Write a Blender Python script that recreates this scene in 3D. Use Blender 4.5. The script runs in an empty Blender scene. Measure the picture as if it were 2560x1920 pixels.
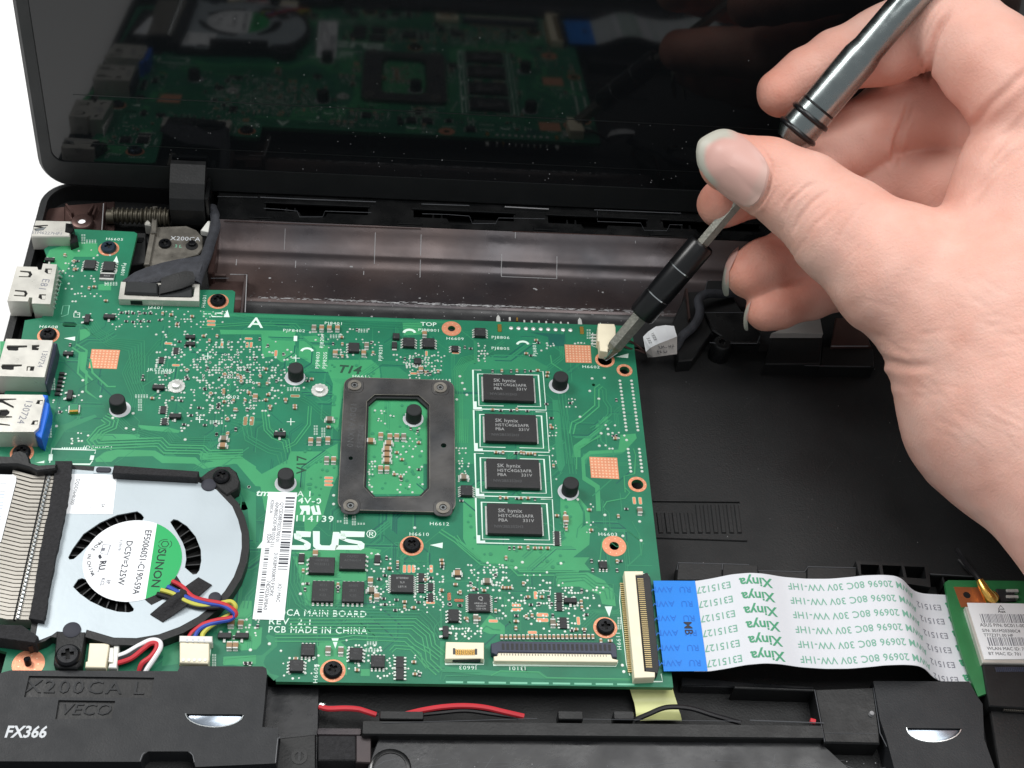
import bpy, bmesh, math, random
import numpy as np
from mathutils import Vector, Matrix

# ------------------------------------------------------------------ scene, camera, light
scene = bpy.context.scene
COL = scene.collection
SC = 0.001                                   # everything below is written in millimetres
OFF = np.array([0.0, -210.0, 14.0])          # moves the board to the middle of the world, table at z = 0
FOC, CX, CY = 3544.5, 1280.0, 960.0
PITCH, YAW, ROLL, HCAM = 0.860384, 0.142817, 0.141033, 277.13
_cp, _sp = math.cos(PITCH), math.sin(PITCH)
FW = np.array([math.sin(YAW)*_cp, math.cos(YAW)*_cp, -_sp])
_r = np.array([math.cos(YAW), -math.sin(YAW), 0.0]); _u = np.cross(_r, FW)
RR = math.cos(ROLL)*_r + math.sin(ROLL)*_u
UU = -math.sin(ROLL)*_r + math.cos(ROLL)*_u
CAM = np.array([0.0, 0.0, HCAM])

def W(p):
    return Vector((np.asarray(p, float) + OFF) * SC)

cd = bpy.data.cameras.new("camera"); cam = bpy.data.objects.new("camera", cd); COL.objects.link(cam)
cd.sensor_width = 36.0; cd.lens = FOC / 2560 * 36.0
cd.clip_start = 0.01; cd.clip_end = 50.0
M = Matrix.Identity(4)
for i in range(3):
    M[i][0] = RR[i]; M[i][1] = UU[i]; M[i][2] = -FW[i]
M.translation = W(CAM)
cam.matrix_world = M
scene.camera = cam

world = bpy.data.worlds.new("World"); scene.world = world; world.use_nodes = True
bg = world.node_tree.nodes["Background"]
bg.inputs[0].default_value = (0.93, 0.97, 1.0, 1); bg.inputs[1].default_value = 0.35

def area(name, loc, target, size, power, color=(1, 1, 1), sy=None):
    l = bpy.data.lights.new(name, 'AREA'); l.energy = power; l.color = color
    l.shape = 'RECTANGLE'; l.size = size; l.size_y = sy or size
    o = bpy.data.objects.new(name, l); COL.objects.link(o)
    o.location = W(loc)
    d = W(target) - W(loc); o.rotation_euler = d.to_track_quat('-Z', 'Y').to_euler()
    return o
area("softbox_key", (-380, 440, 520), (30, 215, 0), 0.24, 2.9, (1, 0.985, 0.96))
area("softbox_top", (200, 250, 780), (30, 220, 0), 0.60, 4.9, (1, 0.99, 0.975))

vs = scene.view_settings
vs.view_transform = 'Standard'; vs.look = 'None'; vs.exposure = 0.0; vs.gamma = 1.0
vs.use_curve_mapping = False
scene.render.resolution_x = 1024; scene.render.resolution_y = 768
scene.cycles.max_bounces = 8
scene.cycles.use_denoising = True
rnd = random.Random(7)

# ------------------------------------------------------------------ points on real planes
def ray(u, v):
    return (u-CX)/FOC*RR - (v-CY)/FOC*UU + FW
def at(u, v, z=0.0):                          # the point at height z (mm above the board) seen at a place of the photograph
    d = ray(u, v); return CAM + d*((z-HCAM)/d[2])
def deep(u, v, dist):
    return CAM + ray(u, v)*dist
FR = {'A': (0, 480), 'B': (500, 480), 'C': (1000, 680), 'D': (0, 880), 'E': (500, 900), 'F': (1100, 1000),
      'G': (0, 1440), 'H': (560, 1340), 'I': (1100, 1400), 'J': (1560, 480), 'K': (1560, 1040),
      'L': (1920, 1360, 2.9625), 'M': (120, 1280, 4.2538), 'N': (0, 1120, 4.6083), 'P': (0, 440, 3.95),
      'R': (1640, 1420, 4.2538), 'S': (2240, 1360, 6.9125), 'T': (560, 1660, 2.98919), 'V': (0, 0, 1/1.15732),
      'X': (0, 0, 2.592), 'Y': (853, 0, 2.592), 'Z': (1706, 0, 2.592)}
def q(f, x, y, z=0.0):
    a = FR[f]; s = a[2] if len(a) > 2 else 3.45625
    return at(a[0]+x/s, a[1]+y/s, z)
def uv(f, x, y):
    a = FR[f]; s = a[2] if len(a) > 2 else 3.45625
    return a[0]+x/s, a[1]+y/s
def q2(f, x, y, z=0.0):
    p = q(f, x, y, z); return (p[0], p[1])

# ------------------------------------------------------------------ materials
def lin(c):
    return tuple((x/255/12.92 if x/255 <= 0.04045 else ((x/255+0.055)/1.055)**2.4) for x in c)
MATS = {}
def mat(name, rgb, rough=0.5, metal=0.0, coat=0.0, spec=0.5, bump=0.0, bscale=800.0, var=0.0, vscale=60.0,
        sss=0.0, rgb2=None, aniso=0.0, detail=4.0, rvar=0.0, coat_rough=0.1, gain=1.0):
    m = bpy.data.materials.new(name); m.use_nodes = True; MATS[name] = m
    nt = m.node_tree; b = nt.nodes["Principled BSDF"]
    c = tuple(min(x*gain, 0.95) for x in lin(rgb))
    b.inputs["Base Color"].default_value = (*c, 1)
    b.inputs["Roughness"].default_value = rough; b.inputs["Metallic"].default_value = metal
    b.inputs["Coat Weight"].default_value = coat; b.inputs["Coat Roughness"].default_value = coat_rough
    b.inputs["Specular IOR Level"].default_value = spec
    if aniso: b.inputs["Anisotropic"].default_value = aniso
    tc = None
    if bump or var or rgb2 or rvar:
        tc = nt.nodes.new("ShaderNodeTexCoord")
    if var or rgb2:
        n = nt.nodes.new("ShaderNodeTexNoise"); n.inputs["Scale"].default_value = vscale; n.inputs["Detail"].default_value = detail
        nt.links.new(tc.outputs["Object"], n.inputs["Vector"])
        cr = nt.nodes.new("ShaderNodeValToRGB")
        cr.color_ramp.elements[0].position = 0.32; cr.color_ramp.elements[1].position = 0.68
        if rgb2:
            c2 = tuple(x*gain for x in lin(rgb2))
        else:
            c2 = tuple(min(1, x*(1+var)) for x in c); c = tuple(x*(1-var) for x in c)
        cr.color_ramp.elements[0].color = (*c, 1); cr.color_ramp.elements[1].color = (*c2, 1)
        nt.links.new(n.outputs["Fac"], cr.inputs["Fac"]); nt.links.new(cr.outputs["Color"], b.inputs["Base Color"])
    if rvar:
        n = nt.nodes.new("ShaderNodeTexNoise"); n.inputs["Scale"].default_value = vscale*2.3; n.inputs["Detail"].default_value = 6
        nt.links.new(tc.outputs["Object"], n.inputs["Vector"])
        mr = nt.nodes.new("ShaderNodeMapRange")
        mr.inputs["From Min"].default_value = 0.3; mr.inputs["From Max"].default_value = 0.7
        mr.inputs["To Min"].default_value = max(0.02, rough-rvar); mr.inputs["To Max"].default_value = rough+rvar
        nt.links.new(n.outputs["Fac"], mr.inputs["Value"]); nt.links.new(mr.outputs["Result"], b.inputs["Roughness"])
    if bump:
        n = nt.nodes.new("ShaderNodeTexNoise"); n.inputs["Scale"].default_value = bscale; n.inputs["Detail"].default_value = 3
        nt.links.new(tc.outputs["Object"], n.inputs["Vector"])
        bp = nt.nodes.new("ShaderNodeBump"); bp.inputs["Strength"].default_value = bump; bp.inputs["Distance"].default_value = 0.0004
        nt.links.new(n.outputs["Fac"], bp.inputs["Height"]); nt.links.new(bp.outputs["Normal"], b.inputs["Normal"])
    return m

mat('table', (250, 251, 253), 0.6)
mat('pcb', (24, 112, 82), 0.42, spec=0.45, var=0.14, vscale=90, bump=0.05, bscale=900)
mat('pcb_light', (56, 149, 98), 0.42, spec=0.5, var=0.07, vscale=120)
mat('pcb_mid', (38, 129, 90), 0.42, spec=0.5, var=0.06, vscale=120)
mat('pcb_dark', (11, 90, 78), 0.38, var=0.06, vscale=150)
mat('pcb_edge', (52, 118, 80), 0.6, var=0.15, vscale=300)
mat('silk', (214, 236, 224), 0.6)
mat('silk_dim', (120, 190, 160), 0.6)
mat('copper', (224, 150, 116), 0.42, metal=0.45, var=0.08, vscale=300, bump=0.1, bscale=1500)
mat('copper_dot', (240, 200, 165), 0.35, metal=0.4)
mat('tin', (214, 216, 212), 0.34, metal=0.4, var=0.1, vscale=700)
mat('solder', (214, 222, 214), 0.36, metal=0.4)
mat('steel', (206, 204, 196), 0.36, metal=0.35, var=0.08, vscale=120, bump=0.06, bscale=600, rvar=0.1)
mat('steel_dark', (136, 132, 124), 0.38, metal=0.7, var=0.25, vscale=150, rvar=0.12, bump=0.08, bscale=700)
mat('gold', (235, 186, 96), 0.25, metal=0.95)
mat('contact', (196, 176, 126), 0.4, metal=0.5)
mat('fin', (158, 154, 146), 0.4, metal=0.4, var=0.1, vscale=150)
mat('ic', (34, 36, 38), 0.55, var=0.12, vscale=400, bump=0.12, bscale=2500)
mat('ic_ram', (30, 30, 32), 0.5, var=0.10, vscale=300, bump=0.12, bscale=2600)
mat('ic_print', (150, 152, 152), 0.7)
mat('ic_print_dim', (74, 76, 78), 0.7)
mat('cap_tan', (150, 118, 84), 0.5, var=0.15, vscale=900)
mat('cap_grey', (116, 108, 92), 0.5, var=0.15, vscale=900)
mat('cream', (238, 229, 202), 0.45, var=0.03, vscale=300)
mat('white_plastic', (228, 228, 222), 0.45)
mat('black_plastic', (24, 25, 26), 0.46, spec=0.4, bump=0.12, bscale=1600, var=0.12, vscale=120, rvar=0.08)
mat('black_matte', (24, 25, 26), 0.6, spec=0.35, bump=0.3, bscale=2200, rgb2=(30, 31, 32), vscale=35, detail=8, rvar=0.12)
mat('black_gloss', (12, 13, 14), 0.28, rvar=0.12, vscale=80)
mat('speaker_black', (31, 33, 36), 0.56, spec=0.4, bump=0.18, bscale=2400, var=0.10, vscale=90, rvar=0.06)
mat('rubber', (27, 30, 32), 0.7, var=0.15, vscale=500, bump=0.15, bscale=1500)
mat('foam', (40, 40, 42), 0.95, var=0.25, vscale=1500, bump=0.7, bscale=3000)
mat('dark_blue_plastic', (52, 58, 76), 0.45, var=0.06, vscale=200)
mat('screw_black', (26, 27, 30), 0.3, metal=0.55, rvar=0.1, vscale=500)
mat('screw_blue', (74, 90, 106), 0.3, metal=0.85)
mat('hole', (8, 8, 9), 0.8)
mat('fan_plate', (182, 193, 199), 0.44, metal=0.3, var=0.06, vscale=28, rvar=0.12, detail=8, bump=0.04, bscale=900)
mat('paper', (240, 243, 246), 0.55)
mat('paper_grey', (202, 206, 210), 0.55)
mat('ink', (46, 48, 58), 0.7)
mat('ink_soft', (120, 122, 132), 0.7)
mat('label_green', (22, 168, 92), 0.4)
mat('ink_green', (70, 150, 112), 0.6)
mat('ink_green_soft', (112, 168, 146), 0.6)
mat('ink_dark_green', (18, 54, 40), 0.7)
mat('ribbon', (208, 211, 217), 0.45)
mat('ribbon_blue', (0, 126, 224), 0.42, var=0.06, vscale=80)
mat('ribbon_blue_ink', (0, 106, 204), 0.5)
mat('flex_yellow', (214, 218, 150), 0.4, var=0.06, vscale=150)
mat('wire_red', (196, 48, 58), 0.55, var=0.08, vscale=200)
mat('wire_white', (238, 238, 240), 0.4)
mat('wire_black', (24, 24, 27), 0.42)
mat('wire_blue', (46, 78, 176), 0.55)
mat('wire_yellow', (200, 198, 84), 0.55)
mat('usb_blue', (28, 104, 214), 0.42)
mat('chrome', (210, 214, 214), 0.18, metal=1.0)
mat('driver_steel', (150, 158, 158), 0.26, metal=1.0, aniso=0.4, rvar=0.05, vscale=200)
mat('driver_rough', (140, 140, 132), 0.45, metal=0.85, bump=0.3, bscale=2500, var=0.15, vscale=1200)
mat('oring', (16, 17, 19), 0.3)
mat('nail', (208, 164, 154), 0.44, spec=0.42)
_nt = MATS['nail'].node_tree; _at = _nt.nodes.new('ShaderNodeAttribute'); _at.attribute_name = 'tip'; _mx = _nt.nodes.new('ShaderNodeMix'); _mx.data_type = 'RGBA'
_mx.inputs[6].default_value = (*lin((210, 166, 156)), 1); _mx.inputs[7].default_value = (*lin((188, 186, 174)), 1); _nt.links.new(_at.outputs['Fac'], _mx.inputs[0]); _nt.links.new(_mx.outputs[2], _nt.nodes['Principled BSDF'].inputs['Base Color'])
mat('shell_dark', (52, 52, 57), 0.32, metal=0.45, rgb2=(84, 70, 67), vscale=24, rvar=0.2, bump=0.05, bscale=500, detail=6)
mat('shell_brown', (104, 78, 72), 0.38, metal=0.6, rgb2=(64, 50, 48), vscale=40, rvar=0.12, detail=6)
mat('palm_gloss', (22, 23, 25), 0.30, rgb2=(33, 34, 37), vscale=45, rvar=0.18, bump=0.05, bscale=700, detail=8)
mat('dust_and_highlight', (150, 150, 152), 0.8)  # dust specks and mould lines, also some highlights painted along edges
mat('sleeve', (50, 52, 58), 0.75, bump=0.5, bscale=2500, var=0.25, vscale=500)
mat('glass', (19, 21, 23), 0.05, spec=0.46)
mat('bezel', (24, 26, 27), 0.45, spec=0.4, bump=0.08, bscale=1600, rvar=0.06)
mat('wifi_green', (44, 116, 68), 0.4, var=0.1, vscale=200)
mat('wifi_copper', (176, 106, 66), 0.4, metal=0.5, var=0.08, vscale=300)
mat('tag_grey', (176, 172, 168), 0.6, var=0.05, vscale=200)
mat('speaker_silver', (150, 160, 172), 0.22, metal=0.8, var=0.2, vscale=200)
mat('marker', (14, 66, 46), 0.6)
mat('bracket', (88, 90, 93), 0.30, metal=0.8, rgb2=(108, 106, 104), vscale=60, rvar=0.1, bump=0.05, bscale=700)
mat('highlight_grey', (86, 88, 92), 0.45)  # grey of the highlights painted along black plastic edges
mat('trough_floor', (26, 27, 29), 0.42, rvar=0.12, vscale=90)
mat('scratch', (92, 95, 100), 0.6)
mat('scuff', (176, 176, 178), 0.8)
mat('coil', (84, 80, 70), 0.4, metal=0.7, var=0.2, vscale=300)
mat('edge_dust', (58, 58, 58), 0.9)

# ------------------------------------------------------------------ building helpers
class MB:
    """collects shapes (mm); build() links them as ONE mesh object"""
    def __init__(s): s.v = []; s.f = []; s.m = []; s.mats = []; s.sm = []
    def mi(s, name):
        if name not in s.mats: s.mats.append(name)
        return s.mats.index(name)
    def add(s, verts, faces, m, smooth=False):
        o = len(s.v); s.v += [tuple(map(float, p)) for p in verts]; k = s.mi(m)
        for f in faces: s.f.append([i+o for i in f]); s.m.append(k); s.sm.append(smooth)
        return s
    def box(s, x0, x1, y0, y1, z0, z1, m, bev=0.0, rot=0.0, c=None):
        if bev <= 0:
            v = [(x, y, z) for z in (z0, z1) for x, y in ((x0, y0), (x1, y0), (x1, y1), (x0, y1))]
            f = [(3, 2, 1, 0), (4, 5, 6, 7), (0, 1, 5, 4), (1, 2, 6, 5), (2, 3, 7, 6), (3, 0, 4, 7)]
        else:
            b = min(bev, (x1-x0)*.45, (y1-y0)*.45, (z1-z0)*.9)
            ring = lambda i, z: [(x0+i, y0+b, z), (x0+b, y0+i, z), (x1-b, y0+i, z), (x1-i, y0+b, z), (x1-i, y1-b, z), (x1-b, y1-i, z), (x0+b, y1-i, z), (x0+i, y1-b, z)] if i < b else \
                [(x0+b, y0+b*1.001, z), (x0+b*1.001, y0+b, z), (x1-b*1.001, y0+b, z), (x1-b, y0+b*1.001, z), (x1-b, y1-b*1.001, z), (x1-b*1.001, y1-b, z), (x0+b*1.001, y1-b, z), (x0+b, y1-b*1.001, z)]
            v = ring(0, z0) + ring(0, z1-b) + ring(b*.55, z1)
            f = [list(range(7, -1, -1)), list(range(16, 24))]
            for r in (0, 8):
                for i in range(8): j = (i+1) % 8; f.append((r+i, r+j, r+8+j, r+8+i))
        if rot:
            cx, cy = c if c else ((x0+x1)/2, (y0+y1)/2); ca, sa = math.cos(rot), math.sin(rot)
            v = [(cx+(x-cx)*ca-(y-cy)*sa, cy+(x-cx)*sa+(y-cy)*ca, z) for x, y, z in v]
        return s.add(v, f, m)
    def prism(s, poly, z0, z1, m, bev=0.0, m_side=None):
        n = len(poly)
        ar = sum(poly[i][0]*poly[(i+1) % n][1]-poly[(i+1) % n][0]*poly[i][1] for i in range(n))
        if ar < 0: poly = poly[::-1]
        v = [(x, y, z0) for x, y in poly]
        if bev > 0:
            v += [(x, y, z1-bev) for x, y in poly]
            ins = []
            for i in range(n):
                a = np.array(poly[i-1]); b = np.array(poly[i]); c = np.array(poly[(i+1) % n])
                d1 = (b-a)/(np.linalg.norm(b-a)+1e-9); d2 = (c-b)/(np.linalg.norm(c-b)+1e-9)
                nrm = np.array([-(d1[1]+d2[1]), d1[0]+d2[0]]); L = np.linalg.norm(nrm)
                ins.append(tuple(b + nrm/(L+1e-9)*bev) if L > 1e-6 else tuple(b))
            v += [(x, y, z1) for x, y in ins]
            L_ = [0, n, 2*n]
        else:
            v += [(x, y, z1) for x, y in poly]; L_ = [0, n]
        f = [list(range(L_[-1], L_[-1]+n)), list(range(n-1, -1, -1))]
        s.add(v, f, m)
        o = len(s.v)-len(v); k = s.mi(m_side or m)
        for r in L_[:-1]:
            for i in range(n):
                j = (i+1) % n; s.f.append([o+r+i, o+r+j, o+r+n+j, o+r+n+i]); s.m.append(k); s.sm.append(False)
        return s
    def flat(s, poly, z, m):
        n = len(poly)
        ar = sum(poly[i][0]*poly[(i+1) % n][1]-poly[(i+1) % n][0]*poly[i][1] for i in range(n))
        if ar < 0: poly = poly[::-1]
        return s.add([(x, y, z) for x, y in poly], [list(range(n))], m)
    def strip(s, pts, w, z, m):                # a flat painted line
        P = [np.array(p[:2], float) for p in pts]; vl, vr = [], []
        for i, p in enumerate(P):
            d = (P[min(i+1, len(P)-1)]-P[max(i-1, 0)]); d = d/(np.linalg.norm(d)+1e-9); nn = np.array([-d[1], d[0]])
            k = 1.0
            if 0 < i < len(P)-1:
                d1 = P[i]-P[i-1]; d1 = d1/(np.linalg.norm(d1)+1e-9); k = 1/max(0.5, abs(d1@d))
            vl.append((*(p+nn*w/2*k), z)); vr.append((*(p-nn*w/2*k), z))
        n = len(P)
        return s.add(vr+vl, [(i, i+1, n+i+1, n+i) for i in range(n-1)], m)
    def lathe(s, prof, m, n=24, c=(0, 0), smooth=True, capb=False):    # prof: (r, z) from bottom to top; z axis at c
        v = [(c[0]+r*math.cos(2*math.pi*i/n), c[1]+r*math.sin(2*math.pi*i/n), z) for r, z in prof for i in range(n)]
        f = [(k*n+i, k*n+(i+1) % n, (k+1)*n+(i+1) % n, (k+1)*n+i) for k in range(len(prof)-1) for i in range(n)]
        f.append([(len(prof)-1)*n+i for i in range(n)])
        if capb: f.append([i for i in range(n-1, -1, -1)])
        return s.add(v, f, m, smooth)
    def ring(s, r0, r1, z0, z1, m, n=28, c=(0, 0)):
        v = []
        for r, z in ((r1, z0), (r1, z1), (r0, z1), (r0, z0)):
            v += [(c[0]+r*math.cos(2*math.pi*i/n), c[1]+r*math.sin(2*math.pi*i/n), z) for i in range(n)]
        f = [(k*n+i, k*n+(i+1) % n, (k+1)*n+(i+1) % n, (k+1)*n+i) for k in range(3) for i in range(n)]
        return s.add(v, f, m)
    def tube(s, pts, r, m, n=8, cap=True):
        P = [np.array(p, float) for p in pts]; R_ = r if hasattr(r, '__len__') else [r]*len(P)
        v = []; prev = None
        for i, p in enumerate(P):
            d = P[min(i+1, len(P)-1)]-P[max(i-1, 0)]; d = d/(np.linalg.norm(d)+1e-9)
            if prev is None:
                a = np.cross(d, (0, 0, 1.0)); a = a if np.linalg.norm(a) > 1e-3 else np.cross(d, (1.0, 0, 0))
            else: a = prev-d*(prev@d)
            a = a/np.linalg.norm(a); b = np.cross(d, a); prev = a
            v += [tuple(p+R_[i]*(math.cos(2*math.pi*k/n)*a+math.sin(2*math.pi*k/n)*b)) for k in range(n)]
        f = [(i*n+k, i*n+(k+1) % n, (i+1)*n+(k+1) % n, (i+1)*n+k) for i in range(len(P)-1) for k in range(n)]
        f = [x[::-1] for x in f]
        if cap: f += [list(range(n)), [(len(P)-1)*n+k for k in range(n-1, -1, -1)]]
        return s.add(v, f, m, True)
    def sheet(s, rows, m, smooth=True):        # grid of points
        R, Cn = len(rows), len(rows[0]); v = [p for r in rows for p in r]
        return s.add(v, [(i*Cn+j, i*Cn+j+1, (i+1)*Cn+j+1, (i+1)*Cn+j) for i in range(R-1) for j in range(Cn-1)], m, smooth)
    def mesh(s, name, org=(0, 0, 0)):
        me = bpy.data.meshes.new(name)
        o = np.asarray(org, float)
        me.from_pydata([tuple((np.asarray(p)-o)*SC) for p in s.v], [], s.f)
        for k in s.mats: me.materials.append(MATS[k])
        me.polygons.foreach_set("material_index", s.m); me.polygons.foreach_set("use_smooth", s.sm)
        me.update()
        if any(s.sm): me.set_sharp_from_angle(angle=math.radians(38))
        return me
    def build(s, name, parent=None, org=None):
        if org is None: org = WL.get(parent.name, (0, 0, 0)) if parent else np.array(s.v).mean(0)
        return link(name, s.mesh(name, org), parent, org)

WL = {}
def link(name, me, parent=None, loc=(0, 0, 0), rz=0.0, local=False, scale=None):
    o = bpy.data.objects.new(name, me); COL.objects.link(o)
    loc = np.asarray(loc, float)
    if parent is None: o.location = W(loc)
    elif local:
        o.parent = parent; o.location = Vector(loc*SC)
    else:
        o.parent = parent; o.location = Vector((loc-np.asarray(WL[parent.name]))*SC)
    if not local: WL[o.name] = tuple(loc)
    o.rotation_euler = (0, 0, rz)
    if scale: o.scale = scale
    return o
def thing(name, label, cat, loc, group=None, kind=None):
    o = bpy.data.objects.new(name, None); COL.objects.link(o); o.location = W(loc); WL[o.name] = tuple(loc)
    o.empty_display_size = 0.005
    return tag(o, label, cat, group, kind)
def tag(o, label=None, cat=None, group=None, kind=None):
    if label: o['label'] = label
    if cat: o['category'] = cat
    if group: o['group'] = group
    if kind: o['kind'] = kind
    return o
TXT = {}
def text_mesh(body, size, m, ext=0.0, align='CENTER', bold=0.0, sx=1.0, sp=1.0, shear=0.0):
    key = (body, size, m, ext, align, bold, sx, sp, shear)
    if key in TXT: return TXT[key]
    cu = bpy.data.curves.new("text", 'FONT'); cu.body = body; cu.size = size*SC; cu.align_x = align; cu.align_y = 'CENTER'
    cu.extrude = ext*SC; cu.offset = bold*SC; cu.space_character = sp; cu.shear = shear; cu.resolution_u = 2
    ob = bpy.data.objects.new("text", cu)
    me = bpy.data.meshes.new_from_object(ob); bpy.data.objects.remove(ob); bpy.data.curves.remove(cu)
    me.materials.clear(); me.materials.append(MATS[m])
    if sx != 1.0:
        for v in me.vertices: v.co.x *= sx
    TXT[key] = me; return me
def text(name, body, size, m, parent, loc, rz=0.0, **k):
    return link(name, text_mesh(body, size, m, **k), parent, loc, rz)
def plate(outline, holes, z0, z1, m, m_side=None, bev=0.0, mb=None):
    """solid sheet with real holes through it"""
    from mathutils.geometry import delaunay_2d_cdt
    mb = mb or MB()
    loops = [list(outline)]+[list(h) for h in holes]
    V = []; faces = []
    for L in loops:
        ar = sum(L[i][0]*L[(i+1) % len(L)][1]-L[(i+1) % len(L)][0]*L[i][1] for i in range(len(L)))
        if ar < 0: L.reverse()
        faces.append(list(range(len(V), len(V)+len(L)))); V += [Vector((p[0], p[1])) for p in L]
    vo, eo, fo, _, _, _ = delaunay_2d_cdt(V, [], faces, 2, 1e-6)
    if len(holes):
        # keep triangles outside the holes
        def inside(p, L):
            c = False; j = len(L)-1
            for i in range(len(L)):
                if (L[i][1] > p[1]) != (L[j][1] > p[1]) and p[0] < (L[j][0]-L[i][0])*(p[1]-L[i][1])/(L[j][1]-L[i][1]+1e-12)+L[i][0]: c = not c
                j = i
            return c
        keep = []
        for f in fo:
            cx = sum(vo[i][0] for i in f)/len(f); cy = sum(vo[i][1] for i in f)/len(f)
            if inside((cx, cy), loops[0]) and not any(inside((cx, cy), h) for h in loops[1:]): keep.append(f)
        fo = keep
    mb.add([(p[0], p[1], z1) for p in vo], [list(f) for f in fo], m)
    mb.add([(p[0], p[1], z0) for p in vo], [list(f)[::-1] for f in fo], m_side or m)
    for k, L in enumerate(loops):
        n = len(L); v = [(x, y, z0) for x, y in L]+[(x, y, z1) for x, y in L]
        fs = [(i, (i+1) % n, n+(i+1) % n, n+i) for i in range(n)]
        if k: fs = [f[::-1] for f in fs]
        mb.add(v, fs, m_side or m)
    return mb
def circ(c, r, n=24, a0=0.0):
    return [(c[0]+r*math.cos(a0+2*math.pi*i/n), c[1]+r*math.sin(a0+2*math.pi*i/n)) for i in range(n)]
def rrect(x0, x1, y0, y1, r, n=6):
    out = []
    for cx, cy, a in ((x1-r, y0+r, -90), (x1-r, y1-r, 0), (x0+r, y1-r, 90), (x0+r, y0+r, 180)):
        out += [(cx+r*math.cos(math.radians(a+90*i/n)), cy+r*math.sin(math.radians(a+90*i/n))) for i in range(n+1)]
    return out
def smooth_path(P, n=8):
    P = [np.array(p, float) for p in P]; out = []
    for i in range(len(P)-1):
        p0 = P[max(i-1, 0)]; p1 = P[i]; p2 = P[i+1]; p3 = P[min(i+2, len(P)-1)]
        for k in range(n):
            t = k/n
            out.append(0.5*((2*p1)+(-p0+p2)*t+(2*p0-5*p1+4*p2-p3)*t*t+(-p0+3*p1-3*p2+p3)*t**3))
    out.append(P[-1]); return out
# ================================================================== the setting: table
tb = MB(); tb.box(-900, 900, -500, 900, -34, -14, 'table', bev=3)
t = tb.build('table', org=(0, 200, -14)); tag(t, 'white table top under the open laptop', 'table', kind='structure')

def pr(f, pts, ztop, zbot, m, bev=0.25, mb=None):
    mb = mb or MB(); return mb.prism([q2(f, x, y, ztop) for x, y in pts], zbot, ztop, m, bev)

# ================================================================== laptop base
base = thing('laptop', 'opened black laptop, its base tray and glossy screen around the green circuit board', 'laptop', (55, 200, -14))
FL = -7.0
mb = MB()
outer = rrect(-96.0, 205, 100, 307.5, 9, 8)
inner = rrect(-94.2, 203, 102, 305.5, 7.5, 8)
mb.prism(outer, -14, FL, 'black_matte', 0.0)
plate(outer, [inner], FL-0.01, -2.2, 'black_plastic', mb=mb)
mb.build('bottom_shell', base)
# thin inner lip of the rim
mb = MB(); plate(rrect(-94.6, 203.4, 101.6, 305.9, 7.9, 8), [rrect(-93.8, 202.6, 102.4, 305.1, 7.2, 8)], -2.2, -1.2, 'black_plastic', mb=mb)
mb.build('rim_lip', base)

# --- hinge trough: one profile swept along x
prof = [(256.0, -6.3), (262, -6.3), (266.2, -6.2), (267.6, -5.5), (268.8, -5.4), (270.2, -5.9), (273, -6.35), (277, -6.6), (280.5, -6.5), (282.5, -6.2), (284.2, -5.2), (285.2, -4.2), (287.5, -3.3), (289.6, -2.0), (291.2, -0.8), (292.6, 0.2)]
prof = [(p[0], p[1]) for p in smooth_path([(a, b) for a, b in prof], 3)]
xs = [-47.0, -20, 0, 30, 60, 90, 109]
kf = [i for i, p in enumerate(prof) if p[0] <= 267.4][-1]
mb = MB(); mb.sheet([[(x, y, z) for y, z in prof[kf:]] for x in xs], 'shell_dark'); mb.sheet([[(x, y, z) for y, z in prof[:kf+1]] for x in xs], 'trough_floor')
mb.sheet([[(x, y, z-1.0) for y, z in prof] for x in xs[::-1]], 'black_matte')
tr = mb.build('hinge_trough', base)
def prof_z(y):
    for a, b in zip(prof[:-1], prof[1:]):
        if a[0] <= y <= b[0]: return a[1]+(b[1]-a[1])*(y-a[0])/(b[0]-a[0]+1e-9)
    return prof[-1][1]
def rib(x, y0, y1, w=0.22, m='dust_and_highlight'):
    mb = MB(); ys = np.linspace(y0, y1, 10); mb.sheet([[(x-w/2, y, prof_z(y)+0.06) for y in ys], [(x+w/2, y, prof_z(y)+0.06) for y in ys]][::-1], m, False); mb.build('mould_line', tr, org=WL[tr.name])
for f, x, ya, yb in (('B', 312, 540, 625), ('B', 825, 555, 645), ('B', 1512, 305, 628), ('B', 1905, 318, 728), ('B', 1415, 630, 705), ('B', 740, 270, 545), ('Y', 1115, 1500, 1560), ('Y', 1885, 1530, 1650)):
    p = q(f, x, ya, -4); p2 = q(f, x, yb, -6); rib((p[0]+p2[0])/2, min(p2[1], p[1]), min(291, max(p[1], p2[1])), 0.2 if ya != 270 else 0.12)
p = q('C', 875, 20, -6.5); p2 = q('C', 1355, 60, -6.5)
rib(p[0], p2[1], p2[1]+6); rib(p2[0], p2[1], p2[1]+6); mb = MB(); mb.box(p[0], p2[0], p2[1]-.1, p2[1]+.1, prof_z(p2[1])+.02, prof_z(p2[1])+.07, 'dust_and_highlight')
mb.build('mould_line', tr, org=WL[tr.name])
# worn white scuffs along the ridge of the trough and dust specks
mb = MB(); r2 = random.Random(3)
for i in range(640):
    x = -36+r2.random()*122
    if i >= 420: x = -32+r2.betavariate(1.6, 1.4)*110; y = 268.5+r2.gauss(0, .2)-.008*(x+30)*0; w, d = r2.uniform(.5, 2.2), r2.uniform(.10, .24)
    elif i < 250: y = 268.4+r2.gauss(0, 0.5); w, d = r2.uniform(.2, 1.2), r2.uniform(.06, .16)
    else: y = r2.uniform(258, 284); w = d = r2.uniform(.10, .32)
    if 408 <= i < 420: w, d = r2.uniform(.6, 1.1), r2.uniform(.4, .7)
    z = prof_z(y)+0.05; n = 6
    mb.add([(x+w/2*math.cos(k*math.pi/3), y+d/2*math.sin(k*math.pi/3), prof_z(y+d/2*math.sin(k*math.pi/3))+.05) for k in range(n)], [list(range(n))], 'scuff' if i >= 420 else 'dust_and_highlight')
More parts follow.
